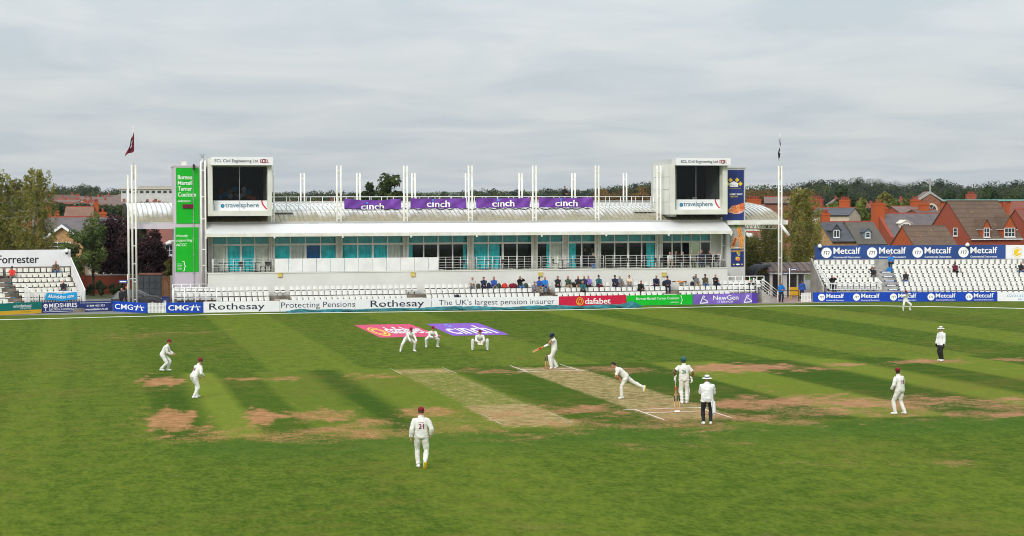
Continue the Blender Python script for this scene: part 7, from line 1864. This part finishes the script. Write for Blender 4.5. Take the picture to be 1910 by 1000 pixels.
def birch(label, px, Y, ytop, wpx, m, seed, lean=0, n=260, leaf=.13, drop=1.0):
    """light airy tree with hanging strands"""
    rs = np.random.RandomState(seed); x = (px - 955) / FPX * Y; H = at(px, ytop, Y).z; W = wpx / FPX * Y / 2
    root = thing('birch_tree', label, 'tree', T(x, Y, 0))
    tr = MB(); stem = [V((lean * s * s + .15 * math.sin(s * 5 + seed), .1 * math.sin(s * 4), H * s)) for s in [i / 8 for i in range(9)]]
    tr.tube([p if i else p - V((0, 0, .3)) for i, p in enumerate(stem)], [.16 * (1 - i / 9) + .015 for i in range(9)], 8)
    P, Nn, tn = [], [], []
    for k in range(n):
        s = rs.uniform(.28, .985) ; q = s * 8; j = min(7, int(q)); b0 = stem[j].lerp(stem[j + 1], q - j)
        a = rs.uniform(0, 2 * math.pi); prof = (math.sin(math.pi * min(1, (1 - s) * 1.15 + .06)) ** .6); r = W * prof * rs.uniform(.25, 1.0)
        e = b0 + V((math.cos(a) * r, math.sin(a) * r, rs.uniform(.2, .7) * (1 - s * .3)))
        if k % 4 == 0: tr.tube([b0 - V((0, 0, .4)), b0.lerp(e, .5) + V((0, 0, .15)), e], [.035, .022, .008], 4)
        Lh_ = rs.uniform(.5, 2.1) * drop * (.35 + .65 * (1 - s)) * 1.3; m_ = int(16 + Lh_ * 22); base = rs.uniform(.1, .85)
        u = rs.uniform(0, 1, m_); pts = np.array([e.x, e.y, e.z]) + np.stack([rs.normal(0, .10 + .05 * u), rs.normal(0, .10 + .05 * u), -u * Lh_ + rs.normal(0, .06, m_)], 1)
        P.append(pts); k_ = rs.normal(size=(m_, 3)); k_[:, 2] *= .5; Nn.append(k_ / np.linalg.norm(k_, axis=1)[:, None]); tn.append(np.clip(base + rs.normal(0, .2, m_), 0, 1))
    tr.build('trunk', 'birch_bark', root, True)
    leaves_obj('crown', np.concatenate(P), np.concatenate(Nn), leaf, m, root, 1.5, np.concatenate(tn), rs)
    return root
birch('tall weeping birch at the left edge of the picture', -12, 172, 313, 110, 'leaf_birch', 1, n=330)
birch('weeping birch with the tallest forked top, beside the villa', 62, 170, 318, 86, 'leaf_birch', 2, .5, n=340)
birch('shorter birch between the two weeping birches behind the left stand', 27, 174, 338, 92, 'leaf_birch_dark', 3, n=300)
birch('weeping birch between the right mast and the slate houses', 1494, 178, 352, 78, 'leaf_birch', 5, .1, n=360)
birch('lower birch half hidden behind the right mast', 1438, 182, 418, 62, 'leaf_birch_dark', 6, n=220)
birch('bushy birch between the right tower and the mast', 1404, 184, 438, 56, 'leaf_birch_dark', 7, n=220)
broad_tree('feathery pale green tree between the villa and the purple tree', 172, 172, 386, 58, 'leaf_willow', 'willow_tree', nclump=30, nleaf=260, leaf=.15, crown_from=.22, seed=11, stretch=1.4)
broad_tree('low pale green tree in front of the villa', 138, 170, 418, 60, 'leaf_willow', 'willow_tree', nclump=24, nleaf=260, leaf=.15, crown_from=.18, seed=12)
broad_tree('big dark purple-leaved tree beside the left mast', 222, 182, 401, 118, 'leaf_purple', 'purple_tree', nclump=46, nleaf=330, leaf=.2, crown_from=.10, seed=13)
broad_tree('smaller purple-leaved tree right of the left mast', 288, 180, 424, 72, 'leaf_purple', 'purple_tree', nclump=30, nleaf=260, leaf=.2, crown_from=.16, seed=14)
broad_tree('small green tree beside the left tower', 314, 166, 480, 26, 'leaf_birch_dark', 'small_tree', nclump=12, nleaf=160, leaf=.14, crown_from=.25, seed=15)
for i, (px, Y, yt, w) in enumerate(((187, 171, 521, 26), (212, 170.5, 525, 24), (225, 170, 526, 22), (166, 172, 530, 20))):
    broad_tree(['round dark shrub below the brick wall', 'dark shrub in the middle below the brick wall', 'straggly shrub nearest the left mast', 'leftmost low shrub below the brick wall'][i], px, Y, yt, w, 'leaf_shrub', 'shrub', nclump=12, nleaf=160, leaf=.1, crown_from=.02, seed=30 + i)
# single trees further off
far = [('tall oak with a rounded top standing behind the roof rail', 727, 265, 316, 62, 'leaf_oak', .35), ('pointed dark tree beside the oak behind the roof rail', 692, 268, 328, 38, 'leaf_dark', .3), ('low green tree left of the pointed tree behind the banner', 672, 290, 356, 26, 'leaf_oak', .3),
       ('dark evergreen tree above the cream house', 1570, 360, 342, 54, 'leaf_dark', .4), ('lime-green bushy tree beside the evergreen', 1551, 300, 367, 44, 'leaf_lime', .3), ('pale tree behind the cream gable', 1604, 300, 364, 40, 'leaf_lime', .35), ('golden birch above the tall brick stack', 1650, 330, 349, 40, 'leaf_birch', .3), ('rounded tree right of the golden birch', 1672, 345, 366, 40, 'leaf_lime', .3),
       ('small grey-green tree left of the church', 1694, 420, 362, 30, 'leaf_birch_dark', .3), ('bushy tree left of the evergreen near the stacks', 1528, 380, 362, 34, 'leaf_oak', .3), ('green tree behind the church cross', 1772, 420, 352, 44, 'leaf_dark', .4), ('olive tree above the long hall', 1800, 430, 351, 30, 'leaf_oak', .35), ('dark rounded tree above the long hall', 1846, 440, 346, 44, 'leaf_dark', .4), ('green tree at the right edge above the hall', 1892, 440, 352, 40, 'leaf_oak', .4),
       ('bushy tree above the terracotta roof', 215, 250, 392, 60, 'leaf_oak', .2), ('round tree among the left hillside houses', 140, 420, 376, 26, 'leaf_lime', .2), ('dark bush among the left hillside houses', 86, 380, 380, 26, 'leaf_dark', .2), ('green tree beside the tall left stack', 166, 262, 396, 26, 'leaf_oak', .2), ('green tree among the hillside houses near the left mast', 262, 330, 378, 40, 'leaf_oak', .2)]
for i, (lab, px, Y, yt, w, m_, cf) in enumerate(far): broad_tree(lab, px, Y, yt, w, m_, nclump=34, nleaf=130, leaf=.14 + Y * .0011, seed=50 + i, crown_from=cf * .5, stretch=1.2)
# ---- the far woods: masses in which no tree can be counted
def wood(name, label, outline, Y0, layers, m_choices, seed, rpx=(9, 17), dz=9, leaf=.5, nl=820):
    rs = np.random.RandomState(seed); by = {}
    for L in range(layers):
        Y = Y0 - L * 35
        px = outline[0][0]
        while px < outline[-1][0]:
            for (a, ya), (b, yb) in zip(outline[:-1], outline[1:]):
                if a <= px <= b: yt = ya + (yb - ya) * (px - a) / (b - a)
            yt += L * dz + rs.uniform(-2.5, 2.5); Yq = Y + rs.uniform(-15, 15); r = rs.uniform(*rpx) / FPX * Yq; top = at(px, yt, Yq)
            gz = hgt(top.x, Yq); cz = top.z - r * .95
            cs = [(top.x, Yq, cz, r, r, r * .95)] + [(top.x + rs.uniform(-.7, .7) * r, Yq + rs.uniform(-.7, .3) * r, cz - rs.uniform(.1, 1.0) * r, r * .6, r * .6, r * .6) for _ in range(3)] + [(top.x, Yq, (cz + gz) / 2, r * .9, r * .8, max(.5, (cz - gz) / 2))]
            by.setdefault(m_choices[rs.randint(len(m_choices))], []).extend(cs)
            px += rs.uniform(.55, 1.0) * (rpx[0] + rpx[1]) / 2
    objs = []
    for k, cs in by.items():
        P, Nn, tn = clump_points(cs, nl // 4, rs, .7); o = leaves_obj(name, P, Nn, leaf, k, None, 1.3, tn, rs); kind(o, 'stuff'); o['label'] = label[0] + {'leaf_autumn': ' in russet patches'}.get(k, label[1] if k.endswith('blue') else label[2]); o['category'] = 'wood'; objs.append(o)
RW = [(1383, 347), (1400, 345), (1440, 342), (1470, 344), (1500, 337), (1540, 335), (1580, 333), (1625, 332), (1650, 337), (1690, 341), (1715, 336), (1760, 334), (1785, 341), (1800, 346), (1830, 340), (1850, 336), (1880, 339), (1905, 335), (1950, 337)]
wood('far_wood', ('far dark wood on the right skyline', ', bluish crowns', ', green crowns'), RW, 760, 4, ['leaf_wood', 'leaf_oak', 'leaf_wood_blue', 'leaf_wood', 'leaf_dark', 'leaf_wood_blue'], 3, (9, 17), 8)
wood('far_wood', ('autumn trees below the right skyline', '', ''), [(1383, 352), (1440, 352), (1480, 356), (1530, 357)], 660, 2, ['leaf_autumn'], 4, (8, 14), 9)
wood('far_wood', ('far wood on the skyline behind the vaulted roof', ', bluish crowns', ', green crowns'), [(505, 357), (560, 356), (640, 357), (700, 360), (770, 360), (810, 357), (870, 358), (900, 353), (940, 353), (1000, 357), (1020, 351), (1060, 352), (1100, 353), (1130, 347), (1165, 345), (1190, 340), (1225, 337)], 720, 3, ['leaf_wood', 'leaf_wood_blue', 'leaf_oak'], 5, (8, 14), 7)
wood('far_wood', ('autumn trees behind the roof rail', '', ''), [(1115, 352), (1150, 352), (1190, 349), (1225, 347)], 600, 2, ['leaf_autumn', 'leaf_wood'], 6, (8, 14), 8)
wood('far_wood', ('far wood on the left skyline', ', bluish crowns', ', green crowns'), [(60, 352), (85, 356), (98, 347), (112, 344), (130, 346), (142, 347), (155, 342), (170, 349), (180, 347), (192, 357), (203, 351), (214, 351), (228, 355), (260, 358), (340, 358)], 880, 2, ['leaf_wood', 'leaf_wood_blue', 'leaf_oak'], 7, (7, 13), 8)
wood('far_wood', ('low trees along the gardens behind the right stand', '', ''), [(1500, 383), (1550, 384), (1600, 386), (1660, 384), (1720, 384)], 420, 1, ['leaf_oak', 'leaf_wood'], 8, (9, 15), 6, .5)
wood('far_wood', ('low trees between the left hillside houses', '', ''), [(78, 384), (130, 388), (200, 390), (260, 386), (330, 384)], 400, 2, ['leaf_oak', 'leaf_wood', 'leaf_dark'], 9, (7, 11), -7, .5)

# ================================================================== SPECTATORS, FURNITURE, BAGS
SIT = dict(pelvis=(0, .02, .54), spine=(0, .06, 1), footL=(.12, -.44, .09), footR=(-.12, -.42, .09), kneeL=(.15, -.6, 1), kneeR=(-.15, -.6, 1), toeL=(.1, -1, 0), toeR=(-.1, -1, 0))
VAR = dict(lap=dict(SIT, handL=(.05, -.34, .66), handR=(-.05, -.34, .66)), fold=dict(SIT, handL=(-.10, -.24, .84), handR=(.10, -.22, .80), elbL=(1, 0, -.6), elbR=(-1, 0, -.6)),
           face=dict(SIT, handL=(.06, -.20, 1.17), handR=(-.06, -.20, 1.17), elbL=(1, -.4, -.4), elbR=(-1, -.4, -.4), hdirL=(-.3, 0, .5), hdirR=(.3, 0, .5)), lean=dict(SIT, spine=(.04, -.35, 1), handL=(.10, -.46, .60), handR=(-.08, -.46, .62), face=(.1, -1, -.1), hup=(0, -.15, 1)),
           phone=dict(SIT, handL=(.04, -.32, .68), handR=(-.13, -.10, 1.22), elbR=(-1, -.3, -.3)), turn=dict(SIT, lat=(1, -.35, 0), handL=(.06, -.36, .68), handR=(-.10, -.30, .66), face=(-.7, -1, 0)),
           stand=dict(pelvis=(0, 0, .95), footL=(.11, 0, .09), footR=(-.11, .03, .09), handL=(.10, -.26, 1.10), handR=(-.08, -.26, 1.08), elbL=(.8, .4, -.3), elbR=(-.8, .4, -.3)), stand2=dict(pelvis=(0, 0, .95), footL=(.11, 0, .09), footR=(-.12, .04, .09), handL=(.28, -.04, .88), handR=(-.28, -.02, .88)))
PM = {}
def crowd(label, mw, var, top, legs, skin='skin_ruddy', hat=None, hair='hair_grey', shoes='shoe_dark', group=None):
    if var not in PM: PM[var] = person_meshes(VAR[var], True, True, .02, -.10, .034, .018)
    ms = PM[var]; root = thing('person', label, 'person', mw, group)
    if not ms['body'].materials: ms['body'].materials.append(M['skin_fair'])
    for k, nm, m_ in (('body', 'body', skin), ('shirt', 'jacket', top), ('trousers', 'trousers', legs), ('shoeL', 'shoe', shoes), ('shoeR', 'shoe', shoes), ('hair', 'hair', hair)):
        if m_ is None or ms.get(k) is None: continue
        o = link(nm, ms[k], root); o.material_slots[0].link = 'OBJECT'; o.material_slots[0].material = M[m_]
    if hat: link(hat.name.split('.')[0], hat, root).matrix_local = head_frame(ms['info'])
    return root
BEAN = beanie_mesh('cloth_black'); FLATB = flatcap_mesh('cloth_brown'); FLATK = flatcap_mesh('cloth_khaki'); CAPN = cap_mesh('cloth_navy'); CAPK = cap_mesh('cloth_cream'); FLATG = flatcap_mesh('cloth_grey'); HATK = sunhat_mesh('cloth_khaki', 'cloth_brown'); BEANG = beanie_mesh('cloth_green', False)
GS = 'spectators on the terrace'
def ters(label, px, k, var, top, legs, hat=None, hair='hair_grey', dz=0.0, dv=0.0, skin='skin_ruddy', rz=None, sc=1.03):
    u = U(px, 535, rowv[k]); crowd(label, MUV @ T(u, rowv[k] - .06 + dv, zrow[k] + dz, rnd.uniform(-.25, .25) if rz is None else rz) @ Matrix.Scale(sc, 4), var, top, legs, skin, hat, hair, group=GS)
for a in [('spectator in a pale grey sweater at the left end of the seated group', 881, 2, 'fold', 'cloth_pale', 'cloth_grey'), ('spectator in a navy coat and brown cap beside the dark rucksacks', 902, 2, 'lap', 'cloth_navy', 'cloth_navy', FLATB), ('spectator in a blue sweater left of the red bags', 921, 2, 'lap', 'cloth_blue', 'cloth_grey', None, 'hair_brown'),
          ('spectator in black looking through raised hands, right of the red bags', 970, 2, 'face', 'cloth_black', 'denim', None, 'hair_dark'), ('spectator in a dark suit and flat cap reclining on the aisle', 997, 1, 'lap', 'cloth_grey', 'cloth_grey', FLATG), ('spectator in a dark cap and khaki trousers beside the bright blue coat', 1006, 2, 'turn', 'cloth_blue', 'cloth_khaki', CAPN, None, -.1),
          ('spectator in a bright blue coat over blue trousers', 1016, 2, 'lap', 'cloth_bright', 'denim', None, 'hair_grey', -.05), ('broad spectator all in black left of the khaki trousers', 1040, 2, 'lap', 'cloth_black', 'cloth_black', None, 'hair_brown'), ('spectator in a dark green jacket and khaki trousers', 1059.5, 2, 'turn', 'cloth_darkgreen', 'cloth_khaki'),
          ('bald spectator in a black jacket behind the teal jacket', 1078, 2, 'lap', 'cloth_black', 'cloth_khaki', None, None), ('spectator in a teal jacket and pale cap in the middle row', 1087, 1, 'lap', 'cloth_teal', 'cloth_black', FLATK, None), ('grey-haired spectator in navy beside the lilac jacket', 1089.5, 2, 'lap', 'cloth_navy', 'cloth_navy'),
          ('spectator in a lilac jacket', 1097.5, 2, 'turn', 'cloth_purple', 'cloth_black'), ('spectator in a black bobble hat and a green scarf', 1116.5, 2, 'lap', 'cloth_teal', 'cloth_maroon', BEAN, None), ('spectator in a navy coat and cap left of the grey jacket', 1146.5, 2, 'lap', 'cloth_navy', 'cloth_navy', CAPN), ('spectator in a grey jacket and pale cap', 1156, 2, 'turn', 'cloth_grey', 'cloth_grey', CAPK, None),
          ('spectator in a cream sweater', 1173.5, 2, 'fold', 'cloth_cream', 'cloth_grey', None, 'hair_brown'), ('spectator in black leaning forward in the middle row', 1193, 1, 'lean', 'cloth_black', 'cloth_black', None, 'hair_brown'), ('spectator in navy with a tan cap bent over his lap', 1223, 2, 'lean', 'cloth_navy', 'cloth_navy', FLATK, None), ('spectator in a navy coat and woolly hat on the right aisle', 1245, 2, 'turn', 'cloth_navy', 'cloth_navy', BEAN, None, -.15),
          ('spectator in a grey coat leaning sideways, left of the dark-capped one', 1298, 2, 'phone', 'cloth_grey', 'cloth_khaki', None, 'hair_brown'), ('spectator in an olive coat, dark cap and jeans', 1315, 2, 'lap', 'cloth_olive', 'denim', CAPN), ('spectator in a black coat at the right end of the seated group', 1334.5, 2, 'fold', 'cloth_black', 'cloth_navy'), ('spectator in a green hat behind the far right handrail', 1401, 2, 'lap', 'cloth_black', 'cloth_grey', BEANG, None, -.45)]: ters(*a)
# scarf of the bobble-hat spectator is part of the jacket front
gb = 'people seated on the balcony'
zB_ = zBal + .1
def bal(label, px, var, top, legs, hat=None, hair='hair_grey', v=72.85, sc=1.0): crowd(label, MUV @ T(U(px, 480, v), v, zB_, rnd.uniform(-.2, .2)) @ Matrix.Scale(sc, 4), var, top, legs, 'skin_ruddy', hat, hair, group=gb)
for a in [('man in a pale jacket with a knee up, leftmost of the balcony group', 1250, 'turn', 'cloth_pale', 'cloth_khaki', None, None), ('man in a cream hat on the balcony', 1261, 'lap', 'cloth_black', 'cloth_black', HATK, None), ('white-haired man in black left of centre on the balcony', 1274, 'lap', 'cloth_black', 'cloth_black'), ('bald man sitting low in the middle of the balcony group', 1289.5, 'lap', 'cloth_grey', 'cloth_black', None, None, 72.95, .94),
          ('man in a navy sweater right of the low-sitting bald man', 1303, 'fold', 'cloth_navy', 'cloth_navy', None, None), ('tall red-faced man in navy at the back of the balcony group', 1309, 'lap', 'cloth_navy', 'cloth_navy', None, None, 73.3, 1.1), ('man in black third from the right column on the balcony', 1324, 'turn', 'cloth_black', 'cloth_black', None, 'hair_brown', 73.0, 1.08), ('man in black at the right end of the balcony', 1338, 'lap', 'cloth_black', 'cloth_grey', None, 'hair_brown')]: bal(*a)
crowd('man in jeans standing at the balcony rail under the seventh bay', MUV @ T(U(1106, 490, 72.9), 72.9, zB_ - .45, .5), 'stand2', 'cloth_black', 'denim', group=gb)
for px, lab, tp in ((1091, 'figure in dark clothes behind the glass, left of a pair', 'cloth_black'), (1104, 'figure in a dark grey top behind the glass, right of a pair', 'cloth_grey')): crowd(lab, MUV @ T(U(px, 470, VG_ + 1.2), VG_ + 1.2, zB_ - .1, 0), 'stand', tp, 'cloth_navy')
for px, py, b_, lab in ((439, 361, bL, 'commentator seated behind the left glazed box window'), (1284, 369, bR, 'commentator in the left half of the right glazed box'), (1318, 370, bR, 'commentator in the right half of the right glazed box')):
    v = b_[2] + 1.9; q = uvp(px, py, v); crowd(lab, MUV @ T(q.x, v, q.z - 1.32, 0), 'lap', 'cloth_navy', 'cloth_black', group='commentators')
q = uvp(1053, 347, 77.9); crowd('man in a black jacket standing on the roof behind a purple banner', MUV @ T(q.x, 77.9, q.z - 1.78, .3), 'stand', 'cloth_black', 'cloth_black', hair='hair_dark')
g_ = gnd(1457, 564.5); crowd('man in a bright blue jacket standing on the grass by the gateway', T(g_.x, g_.y, .02, .25), 'stand', 'cloth_bright', 'cloth_navy', shoes='shoe_dark')
g_ = at(1496, 545, 158.5); crowd('man in a navy jacket and cap behind the small picket fence', T(g_.x, g_.y, .02, .1), 'stand2', 'cloth_blue', 'cloth_navy', hat=CAPN, hair=None)
g_ = at(226.5, 560, 146.5); crowd('bald man in black nearer the royal-blue board, left of a pair', T(g_.x, g_.y, .02, 2.4), 'stand2', 'cloth_black', 'cloth_black', hair=None)
g_ = at(235.5, 560, 148.0); crowd('taller man in black beside the left mast, right of a pair', T(g_.x, g_.y, .02, 2.0) @ Matrix.Scale(1.05, 4), 'stand2', 'cloth_black', 'cloth_black', hair=None)
def ss(F, ry_, rz__, px, py, k, label, var, top, legs, hat=None, hair='hair_grey', skin='skin_ruddy'):
    p = fp(F, px, py, ry_[k]); crowd(label, F @ T(p.x, ry_[k] - .08, rz__[k], rnd.uniform(-.2, .2)) @ Matrix.Scale(1.03, 4), var, top, legs, skin, hat, hair, group='spectators in the raked stands')
ss(FLS, ly, lz, 22.5, 512, 5, 'spectator in a red jacket and dark cap in the left stand', 'lap', 'cloth_red', 'cloth_grey', CAPN, None); ss(FLS, ly, lz, 104, 502, 6, 'spectator in a brown jacket in the top row of the left stand', 'lap', 'cloth_brown', 'denim', None, None); ss(FLS, ly, lz, 118, 538, 2, 'spectator in a dark coat reading in the left stand', 'lap', 'cloth_black', 'denim', None, None)
ss(FRS, ry, rz_, 1552, 530, 1, 'spectator in black with hands to the face, low in the right stand', 'face', 'cloth_black', 'cloth_black', None, 'hair_dark'); ss(FRS, ry, rz_, 1629, 510, 3, 'spectator in black with a hand to the ear in the right stand', 'phone', 'cloth_black', 'cloth_grey', None, None); ss(FRS, ry, rz_, 1661, 488, 6, 'spectator in blue and pale blue at the top of the aisle', 'lap', 'cloth_bright', 'cloth_navy', None, 'hair_brown')
ss(FRS, ry, rz_, 1689, 520, 2, 'spectator in a black top with a white yoke beside the aisle', 'lap', 'cloth_black', 'denim', CAPK, None); ss(FRS, ry, rz_, 1781, 503, 4, 'spectator in a maroon top in the right stand', 'lap', 'cloth_maroon', 'cloth_black', None, 'hair_dark', 'skin_brown'); ss(FRS, ry, rz_, 1904, 503, 4, 'spectator in a dark coat at the right edge', 'lap', 'cloth_black', 'denim', None, None)
# ---- bags and wraps left on the seats
def bag(label, px, k, w, d, h, m_, name='bag', dz=.44, rz=0, F=None):
    if F is None: mw = MUV @ T(U(px, 535, rowv[k]), rowv[k] - .12, zrow[k] + dz, rz)
    else: mw = F
    root = thing(name, label, 'bag', mw)
    mb = MB(); mb.grid(lambda s, q: ((math.cos(2 * math.pi * s)) * w / 2 * (math.sin(math.pi * (.08 + .86 * q)) ** .45), math.sin(2 * math.pi * s) * d / 2 * (math.sin(math.pi * (.08 + .86 * q)) ** .45), h * (.5 - .5 * math.cos(math.pi * q)) + .02 * math.sin(12 * s)), 14, 8); mb.build('body', m_, root, True)
    mb = MB(); mb.tube([(-w * .2, 0, h * .93), (-w * .12, -.02, h * 1.12), (w * .12, -.02, h * 1.12), (w * .2, 0, h * .93)], .014, 5); mb.build('strap', 'cloth_black', root, True)
    mb = MB(); mb.box(-w * .28, w * .28, -d * .56, -d * .40, h * .15, h * .5); mb.build('pocket', m_, root)
for a in [('dark brown rucksack right of the pale grey sweater', 891.5, 2, .34, .25, .38, 'cloth_olive'), ('navy rucksack left of the blue sweater', 911, 2, .34, .25, .44, 'cloth_navy'), ('dark green bag right of the blue sweater', 930, 2, .36, .25, .38, 'cloth_darkgreen'), ('round red bag on the back row', 940.5, 2, .5, .3, .38, 'cloth_red'), ('long red and dark bag on the back row', 956, 2, .72, .3, .36, 'cap_red'), ('dark rucksack right of the raised hands', 980, 2, .42, .3, .36, 'cloth_darkgreen'), ('small brown bag at the foot of the bright blue coat', 1022, 1, .34, .25, .34, 'cloth_brown'), ('black rucksack right of the khaki trousers', 1069, 2, .34, .26, .4, 'cloth_black'), ('black bag beside the woolly-hatted spectator on the aisle', 1238, 2, .36, .26, .42, 'cloth_black'), ('dark coat heaped at the grey coat', 1290, 2, .34, .3, .34, 'cloth_navy'), ('dark bag on the front row behind the white boards', 852, 0, .42, .3, .34, 'cloth_navy')]: bag(*a)
root = thing('blanket', 'striped brown and red blanket draped over seats right of the aisle', 'blanket', MUV @ T(U(1266, 530, 70.9), 70.85, zrow[2] + .78))
mb = MB(); mb.grid(lambda s, q: (-.75 + 1.5 * s, -.22 + .44 * q, .06 + .07 * math.sin(s * 9) * math.cos(q * 4) - .10 * abs(q - .5)), 24, 6); mb.build('cloth', 'orange_cloth', root, True)
bag('blue rucksack on the top step of the right aisle', 0, 0, .5, .35, .55, 'cloth_bright', F=FRS @ T(fp(FRS, 1656, 495, ry[6]).x, ry[5] + .2, rz_[5] + .0))
root = thing('cushion', 'pale cushion on a seat beside the maroon top', 'cushion', FRS @ T(fp(FRS, 1792, 504, ry[4]).x, ry[4] - .2, rz_[4] + .5)); mb = MB(); mb.grid(lambda s, q: (-.24 + .48 * s, -.2 + .4 * q, .05 * math.sin(math.pi * s) * math.sin(math.pi * q)), 8, 8); mb.grid(lambda s, q: (-.24 + .48 * s, .2 - .4 * q, -.05 * math.sin(math.pi * s) * math.sin(math.pi * q)), 8, 8); mb.build('pad', 'cloth_khaki', root, True)
# ---- dark tables and chairs on the balcony
def chair_parts(root):
    mb = MB(); mb.box(-.22, .22, -.22, .22, .43, .47); mb.build('seat', 'dark_furniture', root); mb = MB(); mb.box(-.22, .22, .2, .24, .5, .86); mb.build('backrest', 'dark_furniture', root)
    for x in (-.19, .19):
        for y in (-.19, .2): mb = MB(); mb.tube([(x, y, 0), (x, y, .43)], .02, 5); mb.build('leg', 'black_metal', root)
def table_parts(root):
    mb = MB(); mb.box(-.45, .45, -.38, .38, .72, .76); mb.build('tabletop', 'dark_furniture', root); mb = MB(); mb.tube([(0, 0, .04), (0, 0, .72)], .04, 6); mb.build('pedestal', 'black_metal', root); mb = MB(); mb.box(-.28, .28, -.28, .28, 0, .04); mb.build('base', 'black_metal', root)
c0 = thing('balcony_chair', 'dark chair', 'chair'); chair_parts(c0); t0_ = thing('balcony_table', 'dark table', 'table'); table_parts(t0_)
first = {'c': True, 't': True}
def place(proto, key, mw, label, group):
    if first[key]: first[key] = False; r = proto
    else:
        r = proto.copy(); C.objects.link(r)
        for ch in list(proto.children): c = ch.copy(); C.objects.link(c); c.parent = r
    r.matrix_world = mw; r['label'] = label; r['group'] = group
bayn = ['first', 'fourth', 'fifth', 'sixth', 'seventh', 'eighth']
spots = [(418, 0), (448, 0), (476, 0), (500, 0), (838, 1), (866, 1), (905, 2), (935, 2), (968, 2), (1020, 3), (1050, 3), (1078, 3), (1140, 4), (1172, 4), (1206, 4), (1236, 5)]
for i, (px, b) in enumerate(spots):
    u = U(px, 490, 73.2); pos = ['leftmost', 'second', 'third', 'fourth'][sum(1 for q in spots[:i] if q[1] == b)]
    if i % 2 == 0: place(t0_, 't', MUV @ T(u, 73.25, zB_), f'dark balcony table in front of the {bayn[b]} window bay, {pos} piece there', 'balcony tables')
    else: place(c0, 'c', MUV @ T(u, 73.3, zB_, rnd.uniform(-.5, .5)), f'dark chair on its own in front of the {bayn[b]} window bay, {pos} piece there', 'balcony chairs')
    if i % 2 == 0:
        place(c0, 'c', MUV @ T(u - .62, 73.3, zB_, 1.57), f'dark chair on the left of the {pos} table of the {bayn[b]} window bay', 'balcony chairs'); place(c0, 'c', MUV @ T(u + .62, 73.25, zB_, -1.57), f'dark chair on the right of the {pos} table of the {bayn[b]} window bay', 'balcony chairs')

# ================================================================== HAZE: thin even air that blues the farthest hills
m = bpy.data.materials.new('haze_air'); m.use_nodes = True; t = m.node_tree; t.nodes.clear()
pvn = t.nodes.new('ShaderNodeVolumePrincipled'); pvn.inputs['Color'].default_value = (0.80, 0.88, 1.0, 1); pvn.inputs['Density'].default_value = 0.00004; pvn.inputs['Anisotropy'].default_value = 0.0
o = t.nodes.new('ShaderNodeOutputMaterial'); t.links.new(pvn.outputs[0], o.inputs['Volume'])
mb = MB(); mb.box(-5200, 5200, -150, 6400, -2.0, 130); hz = mb.build('haze', m); kind(hz, 'stuff')
